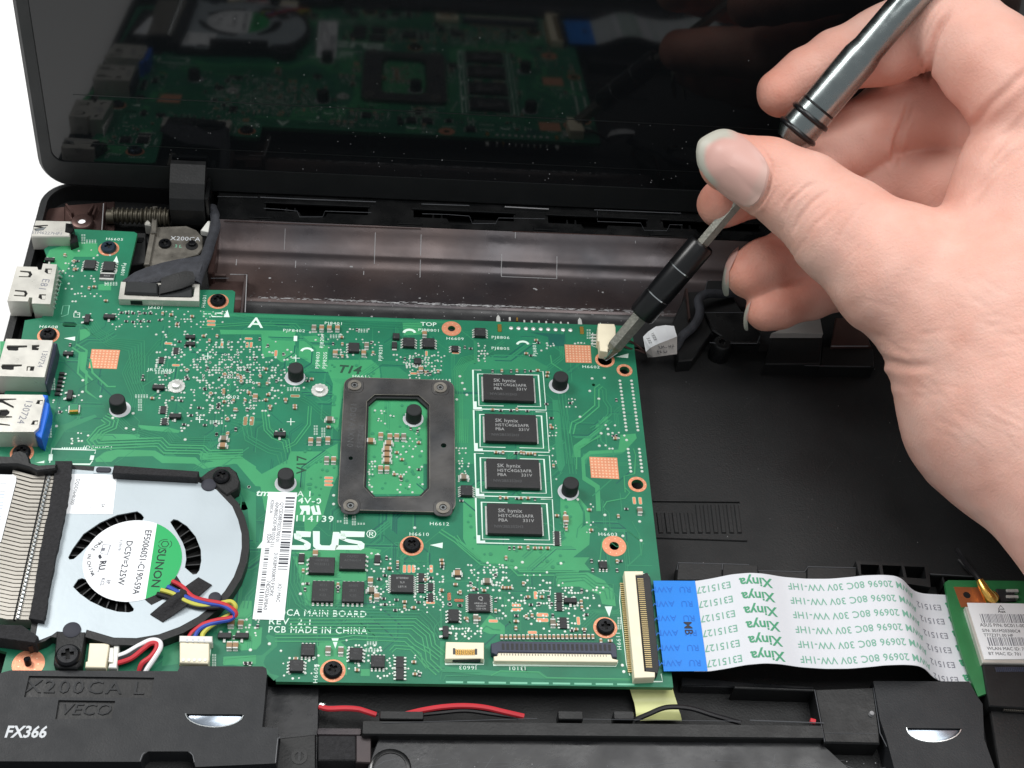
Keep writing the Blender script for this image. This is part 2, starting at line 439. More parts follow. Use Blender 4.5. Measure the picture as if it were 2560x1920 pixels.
tag(mb.build('dust_specks', tr, org=WL[tr.name]), kind='stuff')

# --- black slotted bar between trough and lid
holes = []
for x0 in (-33.5, 8.0, 46.5, 80.0):
    holes.append([(x0, 299.4), (x0, 296.6), (x0+9.5, 296.6), (x0+10.2, 294.4), (x0+16.6, 294.4), (x0+17.2, 296.6), (x0+28.6, 296.6), (x0+28.6, 299.4)])
mb = plate([(-47, 292.7), (150, 292.7), (150, 304.6), (-47, 304.6)], holes, -1.6, 0.35, 'black_gloss')
bar = mb.build('rear_bar', base)
mb = MB(); mb.box(-47, 150, 292.8, 305, -6.9, -4.2, 'black_matte'); mb.build('bar_floor', base)
for x0 in (-33.5, 8.0, 46.5, 80.0):
    mb = MB(); mb.box(x0-.6, x0+29.2, 299.4, 300.1, -1.5, 1.0, 'black_gloss', bev=.15)
    for dx in (5.4, 7.8): mb.box(x0+dx, x0+dx+.5, 296.7, 299.3, -4, -.6, 'black_gloss')
    mb.build('clip_slot', base)
    mb = MB(); mb.box(x0-4.5, x0+2.5, 293.3, 294.6, .36, .8, 'black_gloss', bev=.15); mb.build('bar_tab', base)

# --- left hinge compartment: coated brown shell, screw boss, ribs
mb = MB()
mb.prism([q2('P', x, y, -4.5) for x, y in ((480, 320), (640, 300), (640, 520), (380, 520), (430, 400))], FL, -4.5, 'shell_brown', .2)
mb.prism([q2('P', x, y, -4.0) for x, y in ((640, 290), (1130, 250), (1130, 560), (640, 560))], FL, -4.0, 'shell_brown', .2)
mb.build('corner_pocket', base)
c = q('P', 805, 440, -2.0)
mb = MB(); mb.lathe([(3.4, FL), (3.2, -3.0), (2.9, -2.2), (2.6, -2.0), (1.2, -2.0), (1.0, -2.6)], 'shell_brown', 28, c[:2])
mb.lathe([(1.0, -2.58), (1.0, -2.55)], 'table', 20, c[:2]); mb.build('screw_boss', base)
for (x0, y0, x1, y1) in ((650, 270, 715, 365), (920, 275, 865, 360), (950, 290, 915, 380), (1035, 255, 1005, 530)):
    a, b = q('P', x0, y0, -2), q('P', x1, y1, -2)
    mb = MB(); d = (b-a)[:2]; L = np.linalg.norm(d); ang = math.atan2(d[1], d[0]); cc = (a+b)/2
    mb.box(cc[0]-L/2, cc[0]+L/2, cc[1]-.35, cc[1]+.35, FL, -2.0, 'shell_brown', bev=.2, rot=ang); mb.build('stiffening_rib', base)
mb = MB()
mb.prism([q2('P', x, y, -3.0) for x, y in ((1270, 560), (1440, 560), (1440, 860), (1260, 880))], FL, -3.0, 'black_plastic', .3)
mb.prism([q2('P', x, y, -2.2) for x, y in ((1330, 600), (1420, 600), (1400, 640), (1325, 640))], -3.0, -2.4, 'black_gloss', .1)
mb.build('hinge_well', base)
# divider between hinge well and trough, with the brown notch by the board tab
mb = MB(); a = q('B', 100, 460, -1); b = q('B', 165, 740, -3)
mb.box(a[0]-.2, a[0]+1.6, b[1], 292, FL, -1.2, 'shell_brown', bev=.4); mb.build('trough_wall', base)
a = q('B', 90, 742, -3); b = q('B', 385, 715, -3); c2 = q('B', 410, 1045, -4)
mb = MB(); mb.box(a[0], b[0], c2[1]-4, b[1], FL, -5.6, 'shell_brown', bev=.2); mb.box(b[0], b[0]+.9, c2[1]-4, b[1]+.4, FL, -2.4, 'shell_dark', bev=.3)
mb.box(a[0], b[0]*.45+a[0]*.55, b[1]-.5, b[1]+.3, FL, -3.2, 'shell_dark', bev=.2); mb.build('board_notch', base)

# --- right rear: dark clutter under the hand
mb = MB(); mb.prism([q2('J', x, y, -2.5) for x, y in ((420, 1120), (540, 860), (700, 850), (720, 760), (860, 760), (1010, 1010), (1180, 1220), (1180, 1300), (760, 1220), (590, 1450), (470, 1460))], FL, -2.5, 'black_plastic', .4)
mb.prism([q2('J', x, y, -1.8) for x, y in ((690, 1040), (1040, 1040), (1180, 1230), (1150, 1310), (930, 1310), (760, 1200))], -2.6, -1.4, 'black_gloss', .3)
mb.build('cable_block', base)
mb = MB(); mb.prism([q2('J', x, y, -2.2) for x, y in ((525, 850), (545, 850), (570, 1110), (555, 1120))], FL, -1.2, 'shell_brown', .1); mb.build('cable_wall', base)
c = q('J', 850, 1300, -1.5); mb = MB(); mb.lathe([(3.0, FL), (2.6, -1.9), (2.2, -1.3), (1.0, -1.3), (0.9, -2.2)], 'black_gloss', 24, c[:2]); mb.build('screw_boss', base)
mb = MB(); mb.prism([q2('J', x, y, -2) for x, y in ((1280, 1250), (1720, 1240), (1700, 1480), (1220, 1480))], FL, -2.2, 'black_plastic', .4); mb.prism([q2('J', x, y, -2) for x, y in ((1720, 1320), (2160, 1340), (2170, 1500), (1700, 1490))], FL, -2.6, 'black_plastic', .4); mb.build('rear_ledge', base)
mb = MB(); mb.prism([q2('J', x, y, -.5) for x, y in ((1270, 1225), (1720, 1225), (1690, 1070), (1500, 1130))], -2.2, -.3, 'tag_grey', .2); mb.build('grey_pad', base)
mb = MB(); mb.prism([q2('J', x, y, -1.5) for x, y in ((1790, 1330), (2140, 1330), (2050, 1080), (1830, 1080))], -2.6, -1.6, 'shell_brown', .4); mb.build('brown_plate', base)

# --- floor of the tray: vent slats and ribs
for i in range(11):
    x0 = 300+i*67
    mb = MB(); a = q2('K', x0, 760 if i > 4 else 830, FL+.5); b = q2('K', x0+22+i, 1005, FL+.5)
    w = .55; mb.prism([(a[0]-w, a[1]), (a[0]+w, a[1]), (b[0]+w, b[1]), (b[0]-w, b[1])], FL, FL+.4, 'black_matte', .2); mb.build('vent_slat', base)
mb = MB(); mb.prism([q2('K', x, y, FL+.5) for x, y in ((250, 1030), (1065, 1060), (1065, 1078), (250, 1050))], FL, FL+.45, 'black_matte', .2)
mb.prism([q2('K', x, y, FL+.5) for x, y in ((250, 725), (1000, 735), (1000, 742), (250, 735))], FL, FL+.5, 'black_plastic', .1); mb.build('vent_frame', base)
mb = MB(); r2 = random.Random(31)
for i in range(260):
    x, y = r2.uniform(68, 165), r2.uniform(185, 255); r = r2.uniform(.05, .13); a = r2.uniform(0, 3)
    mb.flat(circ((x, y), r, 5, a), FL+.02+i*.0001, 'edge_dust' if i < 225 else 'dust_and_highlight')
for i in range(26):
    x, y, a, L = r2.uniform(70, 160), r2.uniform(188, 252), r2.gauss(.5, .6), r2.uniform(2, 9)
    mb.strip([(x, y), (x+L*math.cos(a), y+L*math.sin(a))], .05, FL+.05+i*.0001, 'edge_dust')
tag(mb.build('dust_specks', base), kind='stuff')
# front wall of the tray, stepped, with the three-cell rib
mb = MB(); zt = -2.5
for pts in (((465, 1265), (850, 1275), (850, 1420), (455, 1420)), ((850, 1275), (1160, 1290), (1160, 1420), (850, 1420)), ((1160, 1335), (1580, 1345), (1580, 1430), (1160, 1420)), ((1580, 1300), (2010, 1310), (2010, 1420), (1580, 1420))):
    pr('K', pts, zt, FL, 'black_plastic', .3, mb); zt -= .02
mb.build('front_wall', base)
def paint_highlight(f, pts, z, nm='painted_highlight', r=.10, m='highlight_grey'):  # thin paler tube along an edge: a highlight put in as colour
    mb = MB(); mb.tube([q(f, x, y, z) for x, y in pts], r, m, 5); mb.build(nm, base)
paint_highlight('K', ((458, 1330), (468, 1268), (850, 1277), (1080, 1285)), -2.45); paint_highlight('K', ((850, 1277), (848, 1330)), -2.45); paint_highlight('K', ((1160, 1337), (1380, 1342), (1560, 1347), (1590, 1302), (2005, 1312)), -2.45)
paint_highlight('L', ((1200, 222), (1530, 242)), -1.95); paint_highlight('L', ((780, 1065), (830, 1400), (880, 1500)), -1.1); paint_highlight('L', ((345, 1080), (420, 1465)), -1.1); paint_highlight('L', ((420, 1400), (800, 1405)), -1.15, r=.06)
paint_highlight('J', ((690, 1042), (1035, 1042)), -1.35); paint_highlight('J', ((740, 1300), (790, 1305)), -1.3); paint_highlight('J', ((920, 1308), (1150, 1310), (1175, 1245)), -1.3); paint_highlight('J', ((1790, 1332), (2110, 1332)), -1.5, r=.16, m='dust_and_highlight'); paint_highlight('J', ((1560, 1500), (2130, 1508)), -2.5); paint_highlight('J', ((700, 850), (722, 770), (760, 760)), -2.4)
paint_highlight('B', ((520, 45), (900, 62), (1520, 85)), .9, r=.13); paint_highlight('Y', ((0, 1300), (225, 1308)), .9, r=.1); paint_highlight('Y', ((520, 1322), (830, 1332)), .9, r=.12); paint_highlight('Y', ((1060, 1340), (1345, 1355)), .9, r=.16, m='dust_and_highlight'); paint_highlight('Y', ((1640, 1360), (2200, 1382)), .9, r=.12)
paint_highlight('B', ((150, 38), (500, 45)), .8, r=.06); paint_highlight('Y', ((525, 1385), (690, 1390), (830, 1400), (850, 1448), (1000, 1448), (1020, 1412), (1320, 1418)), .4, r=.07); paint_highlight('Y', ((1660, 1370), (1660, 1435), (1940, 1445), (1965, 1492), (2110, 1495), (2130, 1455), (2212, 1458)), .4, r=.07); paint_highlight('B', ((550, 140), (700, 150), (840, 165), (860, 215), (1060, 215), (1080, 165), (1480, 178)), .4, r=.07)
paint_highlight('V', ((1620, 1556), (1780, 1562)), -.75, r=.12); paint_highlight('V', ((1240, 1553), (1600, 1558)), -.8, r=.06); paint_highlight('V', ((825, 1562), (1160, 1552)), -.8, r=.06); paint_highlight('T', ((385, 740), (402, 560), (420, 545)), 2.2, r=.12); paint_highlight('G', ((1210, 1600), (1230, 1545), (1250, 1525)), 2.15, r=.12); paint_highlight('G', ((1680, 1610), (1668, 1550), (1640, 1520)), 2.15, r=.12); paint_highlight('A', ((880, 330), (895, 100)), -1.9, r=.12, m='dust_and_highlight')
paint_highlight('B', ((260, 712), (405, 715), (390, 1040)), -2.2, r=.14, m='dust_and_highlight'); paint_highlight('B', ((95, 745), (250, 745)), -3, r=.1); paint_highlight('B', ((210, 250), (1060, 285), (1910, 318)), .25, r=.1, m='shell_brown'); paint_highlight('Y', ((1110, 1500), (1890, 1530), (2212, 1540)), .25, r=.12, m='shell_brown')
mb = MB(); plate([q2('L', x, y, -1.5) for x, y in ((650, 125), (1190, 150), (1205, 320), (680, 240))], [[q2('L', x, y, -1.5) for x, y in p] for p in (((685, 150), (822, 155), (835, 235), (690, 225)), ((845, 156), (988, 162), (1005, 245), (858, 236)), ((1010, 164), (1160, 170), (1172, 258), (1028, 248)))], FL, -1.5, 'black_plastic', mb=mb); mb.build('cell_rib', base)
mb = MB(); pr('L', ((1200, 215), (1540, 235), (1540, 250), (1200, 230)), -2, FL, 'black_plastic', .2, mb); pr('L', ((1285, 230), (1300, 230), (1320, 300), (1305, 300)), -2.4, FL, 'black_plastic', .2, mb); mb.build('stiffening_rib', base)
mb = MB(); mb.tube([q('S', 1080, 280, -5), q('S', 1420, 600, -3.5), ], .5, 'wire_black'); mb.build('antenna_channel', base)

# --- front: wire channel, ridge bar, glossy palm plate
mb = MB(); mb.prism([q2('V', x, y, -3.5) for x, y in ((560, 1480), (690, 1485), (685, 1700), (548, 1700))], FL, -3.5, 'palm_gloss', .3); mb.build('speaker_bay', base)
mb = MB(); a = q('V', 690, 1592, -3.0); b = q('V', 1830, 1590, -3.0)
mb.prism([q2('V', x, y, -3) for x, y in ((818, 1592), (1770, 1598), (1900, 1720), (770, 1720))], FL, -3.2, 'palm_gloss', .3); mb.build('palm_plate', base)
mb = MB(); a = q('V', 690, 1557, -.8); b = q('V', 1775, 1560, -.8)
mb.box(a[0]+9, b[0], a[1]-3.0, a[1]+.3, FL, -.9, 'black_plastic', bev=.4)
mb.box(a[0]-.5, a[0]+9, a[1]-2.4, a[1]-.6, FL, -2.6, 'shell_dark', bev=.4)
mb.build('ridge_bar', base)
for x0, x1 in ((820, 915), (1205, 1260), (1325, 1370)):
    a = q('V', x0, 1548, -1.0); b = q('V', x1, 1556, -1.0)
    mb = MB(); mb.box(a[0], b[0], b[1], a[1]+1.2, -4, -.6, 'black_plastic', bev=.3); mb.build('wire_clip', base)
mb = MB(); pr('T', ((705, 520), (985, 520), (985, 720), (705, 720)), -3.0, FL, 'foam', .3, mb); mb.build('foam_pad', base)
mb = MB(); pr('T', ((985, 530), (1040, 530), (1100, 490), (1100, 740), (985, 735)), -2.8, FL, 'shell_dark', .3, mb); mb.build('plate_lip', base)
c = q('T', 1245, 730, -2.6); mb = MB(); mb.lathe([(4.6, FL), (4.4, -3.15), (4.0, -2.95), (3.4, -2.95), (3.0, -4.8), (1.6, -4.8), (1.5, -4.0)], 'black_gloss', 28, (c[0], c[1]-1.2)); mb.build('screw_boss', base)
mb = MB(); pr('T', ((410, 550), (690, 520), (690, 790), (385, 790)), -2.6, FL, 'black_plastic', .5, mb); mb.build('latch_cover', base)
c = q('T', 562, 690, -2.4); mb = MB(); mb.ring(1.0, 1.7, -2.7, -2.45, 'black_gloss', 20, c[:2]); mb.box(c[0]-.3, c[0]+.3, c[1]-1, c[1]+1, -2.65, -2.4, 'palm_gloss'); mb.build('latch_post', base)
# scratches on the palm plate
mb = MB(); r2 = random.Random(11)
for i in range(260):
    x, y = r2.uniform(0, 118), r2.uniform(118, 134); a = r2.gauss(0.16, .3); L = r2.uniform(1.0, 9.0) if i < 170 else .2; w = r2.uniform(.012, .035) if i < 170 else .09
    mb.add([(x+sx*L/2*math.cos(a)-sy*w*math.sin(a), y+sx*L/2*math.sin(a)+sy*w*math.cos(a), -3.17) for sx, sy in ((-1, -1), (1, -1), (1, 1), (-1, 1))], [(0, 1, 2, 3)], 'scratch' if i < 240 else 'dust_and_highlight')
tag(mb.build('scratch_marks', base), kind='stuff')
# block beside the right loudspeaker
mb = MB(); pr('L', ((345, 1075), (780, 1060), (830, 1400), (830, 1480), (420, 1470)), -1.2, FL, 'black_plastic', .4, mb)
pr('L', ((-250, 1050), (345, 1075), (345, 1090), (-250, 1070)), -1.6, FL, 'black_plastic', .2, mb); mb.build('cable_block', base)
mb = MB(); pr('R', ((270, 1150), (1000, 1215), (1680, 1260), (1680, 1290), (1000, 1270), (270, 1250)), -3.6, FL, 'palm_gloss', .3, mb); mb.build('front_step', base)
mb = MB(); c = q('L', 765, 1260, -1); mb.lathe([(.6, -1.3), (.5, -.4), (.2, -.2)], 'dust_and_highlight', 12, c[:2]); mb.build('guide_pin', base)

# ================================================================== lid with the glossy screen
TL = np.array([0, 0.1305, 0.9914]); NL = np.array([0, -0.9914, 0.1305]); OL = np.array([0, 303.0, 0])
def lidp(x, s, n): return tuple(OL+np.array([x, 0, 0])+s*TL+n*NL)
def lid_map(mb): mb.v = [lidp(*p) for p in mb.v]; return mb
out = rrect(-96.2, 205, -0.2, 196, 9, 8)
mb = MB(); n = len(out)
levels = ((-6.0, 2.2), (-4.6, .6), (-2.6, 0.0), (-.9, .25), (0.0, 1.3))
v = []
for z, i in levels:
    for x, y in rrect(-96.2+i, 205-i, -0.2+i, 196-i, 9-min(i, 2), 8): v.append((x, y, z))
f = [(k*n+i, k*n+(i+1) % n, (k+1)*n+(i+1) % n, (k+1)*n+i) for k in range(len(levels)-1) for i in range(n)]
f.append(list(range(n-1, -1, -1)))
mb.add(v, f, 'bezel', True)
plate(rrect(-94.9, 203.7, 1.1, 194.7, 7, 8), [rrect(-91.9, 200.5, 8.4, 190, 3.5, 8)], -.6, 0.0, 'bezel', mb=mb)
lid = lid_map(mb).build('lid', base)
mb = MB(); plate(rrect(-91.9, 200.5, 8.4, 190, 3.5, 8), [], -1.6, -0.35, 'glass', mb=mb); gl = lid_map(mb).build('screen_glass', lid)
mb = MB()
mb.box(-84, 196, 29.7, 29.95, -.349, -.32, 'bezel'); mb.box(-84, 196, 14.6, 14.75, -.349, -.33, 'bezel')
lid_map(mb).build('panel_border', lid)
mb = MB(); r2 = random.Random(5)
for i in range(110):
    x = r2.uniform(-60, 110); s = 9+abs(r2.gauss(0, 12)) if i < 75 else r2.uniform(9, 56); r = r2.uniform(.05, .15)*(1.5 if r2.random() < .06 else 1)
    mb.lathe([(r, -.349), (r*.6, -.349+r*.5)], 'dust_and_highlight', 6, (x, s))
tag(lid_map(mb).build('dust_specks', lid), kind='stuff')
# hinge cover of the lid (black block over the barrel)
a = q('P', 1690, 200, 3); b = q('P', 2035, 200, 3)
mb = MB()
pf = [(294.6, -5.5), (293.6, -3.5), (293.6, 2.0), (295.0, 5.0), (298.0, 8.0), (302.5, 11.0), (304.0, 11.0), (304.0, -5.5)]
x0, x1 = a[0], b[0]
mb.add([(x0, y, z) for y, z in pf]+[(x1, y, z) for y, z in pf], [list(range(7, -1, -1)), list(range(8, 16))]+[(i, (i+1) % 8, 8+(i+1) % 8, 8+i) for i in range(8)], 'black_plastic')
mb.build('hinge_cover', lid)
mb = MB(); mb.box(x1+.1, x1+1.4, 294.5, 303, -5, 6, 'black_gloss', bev=.3); mb.box(x1+.3, x1+1.2, 297.3, 298.7, 2, 3.4, 'tin', bev=.1); mb.build('hinge_cover_side', lid)

# ================================================================== hinge bracket and barrel
mb = MB(); mb.prism([q2('P', x, y, -2.4) for x, y in ((1500, 545), (1560, 500), (1840, 490), (1940, 530), (2000, 600), (2005, 720), (1960, 770), (1800, 810), (1640, 905), (1430, 905), (1470, 700))], -3.4, -2.4, 'steel_dark', .25); hg = mb.build('hinge', base)
mb = MB(); mb.prism([q2('P', x, y, -1.0) for x, y in ((1505, 300), (1560, 300), (1545, 560), (1490, 560))], -3.4, -.8, 'steel_dark', .25); mb.prism([q2('P', x, y, -2.2) for x, y in ((1490, 540), (1545, 540), (1480, 890), (1420, 890))], -3.4, -1.6, 'steel_dark', .25); mb.build('hinge_arm', hg)
a = q('P', 1130, 290, -1.5); b = q('P', 1690, 300, -1.5)
mb = MB(); L = b[0]-a[0]; pts = []; rs = []
for i in range(49):
    t = i/48; pts.append((a[0]+L*t, 294.6, -2.0)); big = 2.3 if t < .55 else 2.8
    rs.append(big if (i//2) % 2 == 0 else big-.6)
mb.tube(pts, rs, 'coil', 18); mb.build('hinge_barrel', hg)
mb = MB(); mb.tube([(a[0]-1.5, 294, -2), (a[0]+.5, 294, -2)], 2.0, 'coil', 14); mb.build('barrel_end', hg)
mb = MB(); mb.prism([q2('P', x, y, -2) for x, y in ((1430, 380), (1490, 380), (1490, 500), (1430, 490))], -5, -1.4, 'steel', .4); mb.build('hinge_stop', hg)
mb = MB(); mb.prism([q2('P', x, y, -1.5) for x, y in ((1980, 545), (2050, 450), (2080, 450), (2060, 560))], -3, -1.2, 'white_plastic', .2); mb.build('plastic_clip', hg)
text('engraved_text', "X200CA", 2.2, 'paper_grey', hg, (*q2('P', 1830, 622, -2.4), -2.36), sp=1.05)
text('engraved_text', "3 L", 1.6, 'silk_dim', hg, (*q2('P', 1760, 695, -2.4), -2.36))

def screw_mesh(r=2.1, m='screw_black', h=1.1):
    """pan head with a real cross recess"""
    mb = MB(); n = 32
    cross = []
    a, b = r*.16, r*.50
    for k in range(4):
        ca, sa = math.cos(k*math.pi/2), math.sin(k*math.pi/2)
        for x, y in ((b, -a), (b, a), (a, a)): cross.append((x*ca-y*sa, x*sa+y*ca))
    mb.lathe([(r, 0), (r*1.0, h*.45), (r*.93, h*.75), (r*.80, h*.95)], m, n); mb.f.pop(); mb.m.pop(); mb.sm.pop()
    m2 = MB(); plate(circ((0, 0), r*.80, n), [cross], h*.3, h*.95, m, mb=m2)
    mb.add(m2.v, m2.f, m)
    mb.flat(cross, h*.32, 'hole')
    return mb.mesh('screw')
SCREW = screw_mesh(); SCREW_S = screw_mesh(1.75, 'screw_black', .9); SCREW_B = screw_mesh(2.1, 'screw_blue', 1.3)
link('screw', SCREW_S, hg, (*q2('P', 1630, 675, -2.4), -2.4), .3)
mb = MB(); c = q2('P', 1895, 690, -2.4); mb.lathe([(1.7, -2.38), (1.6, -2.3)], 'hole', 20, c); mb.lathe([(1.1, -2.3), (1.0, -1.7), (.6, -1.6)], 'screw_black', 16, (c[0], c[1]+.6)); mb.build('plate_post', hg)

# ================================================================== display cable
dc = thing('display_cable', 'black cloth display cable plugged into a metal board connector', 'cable', q('P', 1600, 1100, 1))
sl = smooth_path([q('P', 2085, 300, 0), q('P', 2130, 400, 0), q('P', 2120, 520, -1), q('P', 2080, 650, -1), q('P', 2030, 790, 1), q('P', 1960, 960, 2.2), q('P', 1930, 1060, 2.2)], 8)
mb = MB()
rows = []
for i, p in enumerate(sl):
    d = sl[min(i+1, len(sl)-1)]-sl[max(i-1, 0)]; nn = np.array([-d[1], d[0], 0]); nn /= np.linalg.norm(nn)
    rows.append([tuple(p+nn*k*1.45+np.array([0, 0, .9*(1-k*k)])) for k in np.linspace(-1, 1, 7)])
mb.sheet(rows, 'sleeve'); mb.sheet([r[::-1] for r in [[(a, b, c-.8) for a, b, c in r] for r in rows]], 'sleeve'); mb.build('cable_sleeve', dc)
# cloth tape folded over the plug
top = [(1205, 1035), (1330, 950), (1450, 900), (1600, 855), (1760, 820), (1900, 800), (2030, 770)]
bot = [(1330, 1060), (1420, 1058), (1530, 1050), (1640, 1025), (1760, 1000), (1880, 985), (1960, 990)]
rows = []
for k in range(6):
    t = k/5; rows.append([tuple(q('P', a[0]*(1-t)+b[0]*t, a[1]*(1-t)+b[1]*t, 1.2+1.8*math.sin(t*math.pi*.75)+.25*math.sin(i*1.7+k))) for i, (a, b) in enumerate(zip(top, bot))])
mb = MB(); mb.sheet(rows[::-1], 'sleeve'); mb.sheet([[(a, b, c-.35) for a, b, c in r] for r in rows], 'sleeve'); mb.build('cloth_tape', dc)
mb = MB(); mb.prism([q2('P', x, y, 3.2) for x, y in ((1240, 1040), (1330, 1030), (1560, 1050), (1560, 1165), (1235, 1150))], 1.0, 3.2, 'rubber', .5)
mb.build('plug_body', dc)
rows = [[tuple(q('P', x, y, z)) for x, y, z in r] for r in (((1590, 1010, 3.2), (1700, 970, 4.2), (1830, 935, 4.8), (1905, 945, 4.6), (1925, 1000, 4.2)), ((1590, 1080, 3.2), (1700, 1060, 4.2), (1800, 1040, 4.5), (1880, 1020, 4.2), (1922, 1030, 3.8)), ((1570, 1165, 3.0), (1680, 1140, 3.2), (1790, 1110, 3.4), (1880, 1075, 3.4), (1918, 1060, 3.2)))]
mb = MB(); mb.sheet(rows[::-1], 'black_matte'); mb.sheet([[(a, b, c-.25) for a, b, c in r] for r in rows], 'black_matte')
mb.prism([q2('P', x, y, 2.6) for x, y in ((1560, 1060), (1900, 1060), (1900, 1195), (1560, 1190))], .9, 2.4, 'rubber', .4); mb.build('pull_tab', dc)
mb = MB(); plate([q2('P', x, y, 2.2) for x, y in ((1195, 1045), (1970, 1070), (1965, 1235), (1170, 1215))], [[q2('P', x, y, 2.2) for x, y in ((1240, 1075), (1925, 1095), (1910, 1195), (1225, 1175))]], 0.02, 2.2, 'steel', mb=mb)
for x in (1340, 1570, 1790):
    a = q('P', x-50, 1250, 1); mb.box(a[0], a[0]+3.0, a[1]-.05, a[1]+.3, .3, 1.7, 'black_plastic')
sh = mb.build('plug_shell', dc)
# ================================================================== main circuit board
board = thing('circuit_board', 'green laptop main board crowded with chips and connectors', 'circuit board', (0, 205, -1.2))
BO = [(-84.4, 286.4), (-68.3, 286.3), (-67.4, 285.6), (-67.9, 264.6), (-39.9, 265.6), (-39.1, 265.0), (-38.9, 257.5), (66.6, 257.9), (67.2, 257.3), (66.6, 149.6), (-20.2, 149.8), (-20.4, 151.4), (-25.0, 151.6), (-25.5, 147), (-78, 147), (-77.6, 156), (-92, 160), (-92.5, 205), (-91.0, 246), (-91.3, 252.1), (-87.2, 253.3), (-87.4, 270), (-91, 278.2)]
HOLES = {}
def hole(f, x, y, r):
    c = q2(f, x, y); HOLES[(f, x, y)] = circ(c, r, 16); return c
hole('C', 445, 490, 1.0); hole('C', 1770, 760, 1.9); hole('C', 1940, 850, 1.35); hole('F', 1705, 730, 1.5); hole('F', 1505, 1262, 1.15); hole('D', 2108, 1330, 1.25); hole('C', 1672, 975, .45)
hole('H', 1745, 545, .4)
sl_ = [q2('A', x, y) for x, y in ((540, 1135), (555, 1122), (640, 1125), (668, 1145), (650, 1165), (560, 1165), (540, 1155))]
mb = plate(BO, list(HOLES.values())+[sl_], -1.2, 0.0, 'pcb', 'pcb_edge')
pcb = mb.build('board_substrate', board)

# --- copper planes and traces under the solder mask (real, 0.02 mm proud)
Z1, Z2, Z3, ZS = .010, .022, .034, .062
mb = MB()
_lz = [0]
def lift(): _lz[0] += 1; return _lz[0]*.00006
def pl(f, pts, m='pcb_light', z=Z1): mb.flat([q2(f, x, y) for x, y in pts], z+lift(), m)
def tr_(f, pts, w=.35, m='pcb_mid', z=Z2): mb.strip([q2(f, x, y) for x, y in pts], w, z, m)
def bundle(f, pts, n, gap, w=.16, m='pcb_mid', z=Z2):
    P = [np.array(q2(f, x, y)) for x, y in pts]
    for k in range(n):
        o = (k-(n-1)/2)*gap; out = []
        for i, p in enumerate(P):
            d1 = P[i]-P[i-1] if i else P[1]-P[0]; d2 = P[i+1]-P[i] if i < len(P)-1 else d1
            d1 = d1/np.linalg.norm(d1); d2 = d2/np.linalg.norm(d2); nn = np.array([-(d1+d2)[1], (d1+d2)[0]]); nn = nn/np.linalg.norm(nn)
            out.append(p+nn*o/max(.5, abs(d1@d2)**.5))
        mb.strip(out, w, z+lift(), m)
# pours
pl('A', ((430, 500), (640, 430), (840, 440), (850, 560), (640, 560), (560, 700), (500, 640), (380, 600)), 'pcb_light')
pl('A', ((850, 800), (960, 790), (960, 850), (850, 850)), 'pcb_light', Z2)
pl('A', ((690, 1190), (770, 1180), (780, 1240), (690, 1290)), 'pcb_light')
pl('A', ((0, 1290), (60, 1290), (60, 1640), (0, 1640)), 'pcb_light')
pl('B', ((10, 1020), (270, 1050), (2212, 1118), (2212, 1140), (420, 1080), (280, 1075), (20, 1085)), 'pcb_mid')
pl('B', ((170, 1190), (830, 1200), (820, 1240), (830, 1480), (700, 1470), (640, 1420), (540, 1430), (530, 1230), (180, 1230)), 'pcb_light')
pl('B', ((860, 1250), (1000, 1240), (1110, 1300), (1100, 1560), (990, 1500), (850, 1420)), 'pcb_light')
pl('B', ((1110, 1450), (1480, 1450), (1550, 1510), (1560, 1620), (1430, 1659), (1150, 1659), (1100, 1540)), 'pcb_light')
pl('B', ((1560, 1510), (1720, 1515), (1800, 1580), (1800, 1640), (1580, 1640)), 'pcb_mid')
pl('B', ((1750, 1130), (1920, 1130), (1920, 1230), (1760, 1240)), 'pcb_light')
pl('E', ((1110, 60), (1540, 60), (1560, 130), (1330, 165), (1235, 260), (1190, 620), (1130, 560), (1150, 180)), 'pcb_light')
pl('E', ((780, 790), (1060, 790), (1190, 720), (1190, 1000), (1130, 1120), (1060, 1360), (910, 1540), (900, 1400), (560, 1300), (505, 1000), (620, 940), (760, 860)), 'pcb_light')
pl('E', ((1450, 350), (1930, 350), (1930, 1160), (1450, 1160)), 'pcb_light')
pl('E', ((0, 800), (350, 830), (420, 880), (560, 1010), (600, 1100), (480, 1090), (320, 900), (0, 860)), 'pcb_light')
pl('D', ((820, 705), (1210, 712), (1200, 752), (830, 752), (790, 780), (770, 760)), 'pcb_light')
pl('D', ((1190, 630), (1450, 650), (1560, 680), (1540, 700), (1430, 690), (1220, 670)), 'pcb_light')
pl('D', ((900, 865), (1010, 842), (1340, 852), (1420, 900), (1690, 910), (1740, 960), (2090, 910), (2212, 990), (2212, 1060), (2060, 960), (1760, 1010), (1680, 965), (1400, 960), (1320, 900), (1020, 905), (960, 950), (830, 950), (820, 925)), 'pcb_light')
pl('D', ((690, 0), (760, 0), (740, 150), (760, 170), (750, 330), (860, 420), (760, 360), (735, 340), (735, 190), (690, 150)), 'pcb_light')
pl('D', ((300, 880), (420, 860), (500, 640), (820, 540), (840, 560), (560, 680), (450, 860), (380, 990), (300, 990)), 'pcb_mid')
pl('D', ((2060, 1160), (2212, 1220), (2212, 1659), (2160, 1640), (2140, 1350)), 'pcb_mid')
pl('C', ((360, 1100), (0, 1100), (0, 1650), (250, 1659)), 'pcb_light')
pl('C', ((480, 820), (640, 760), (640, 1659), (470, 1650)), 'pcb_mid')
pl('C', ((790, 720), (1130, 740), (1280, 820), (1260, 850), (640, 840), (560, 870), (700, 750)), 'pcb_mid')
pl('C', ((1120, 520), (1420, 540), (1420, 640), (1290, 640), (1280, 560)), 'pcb_dark')
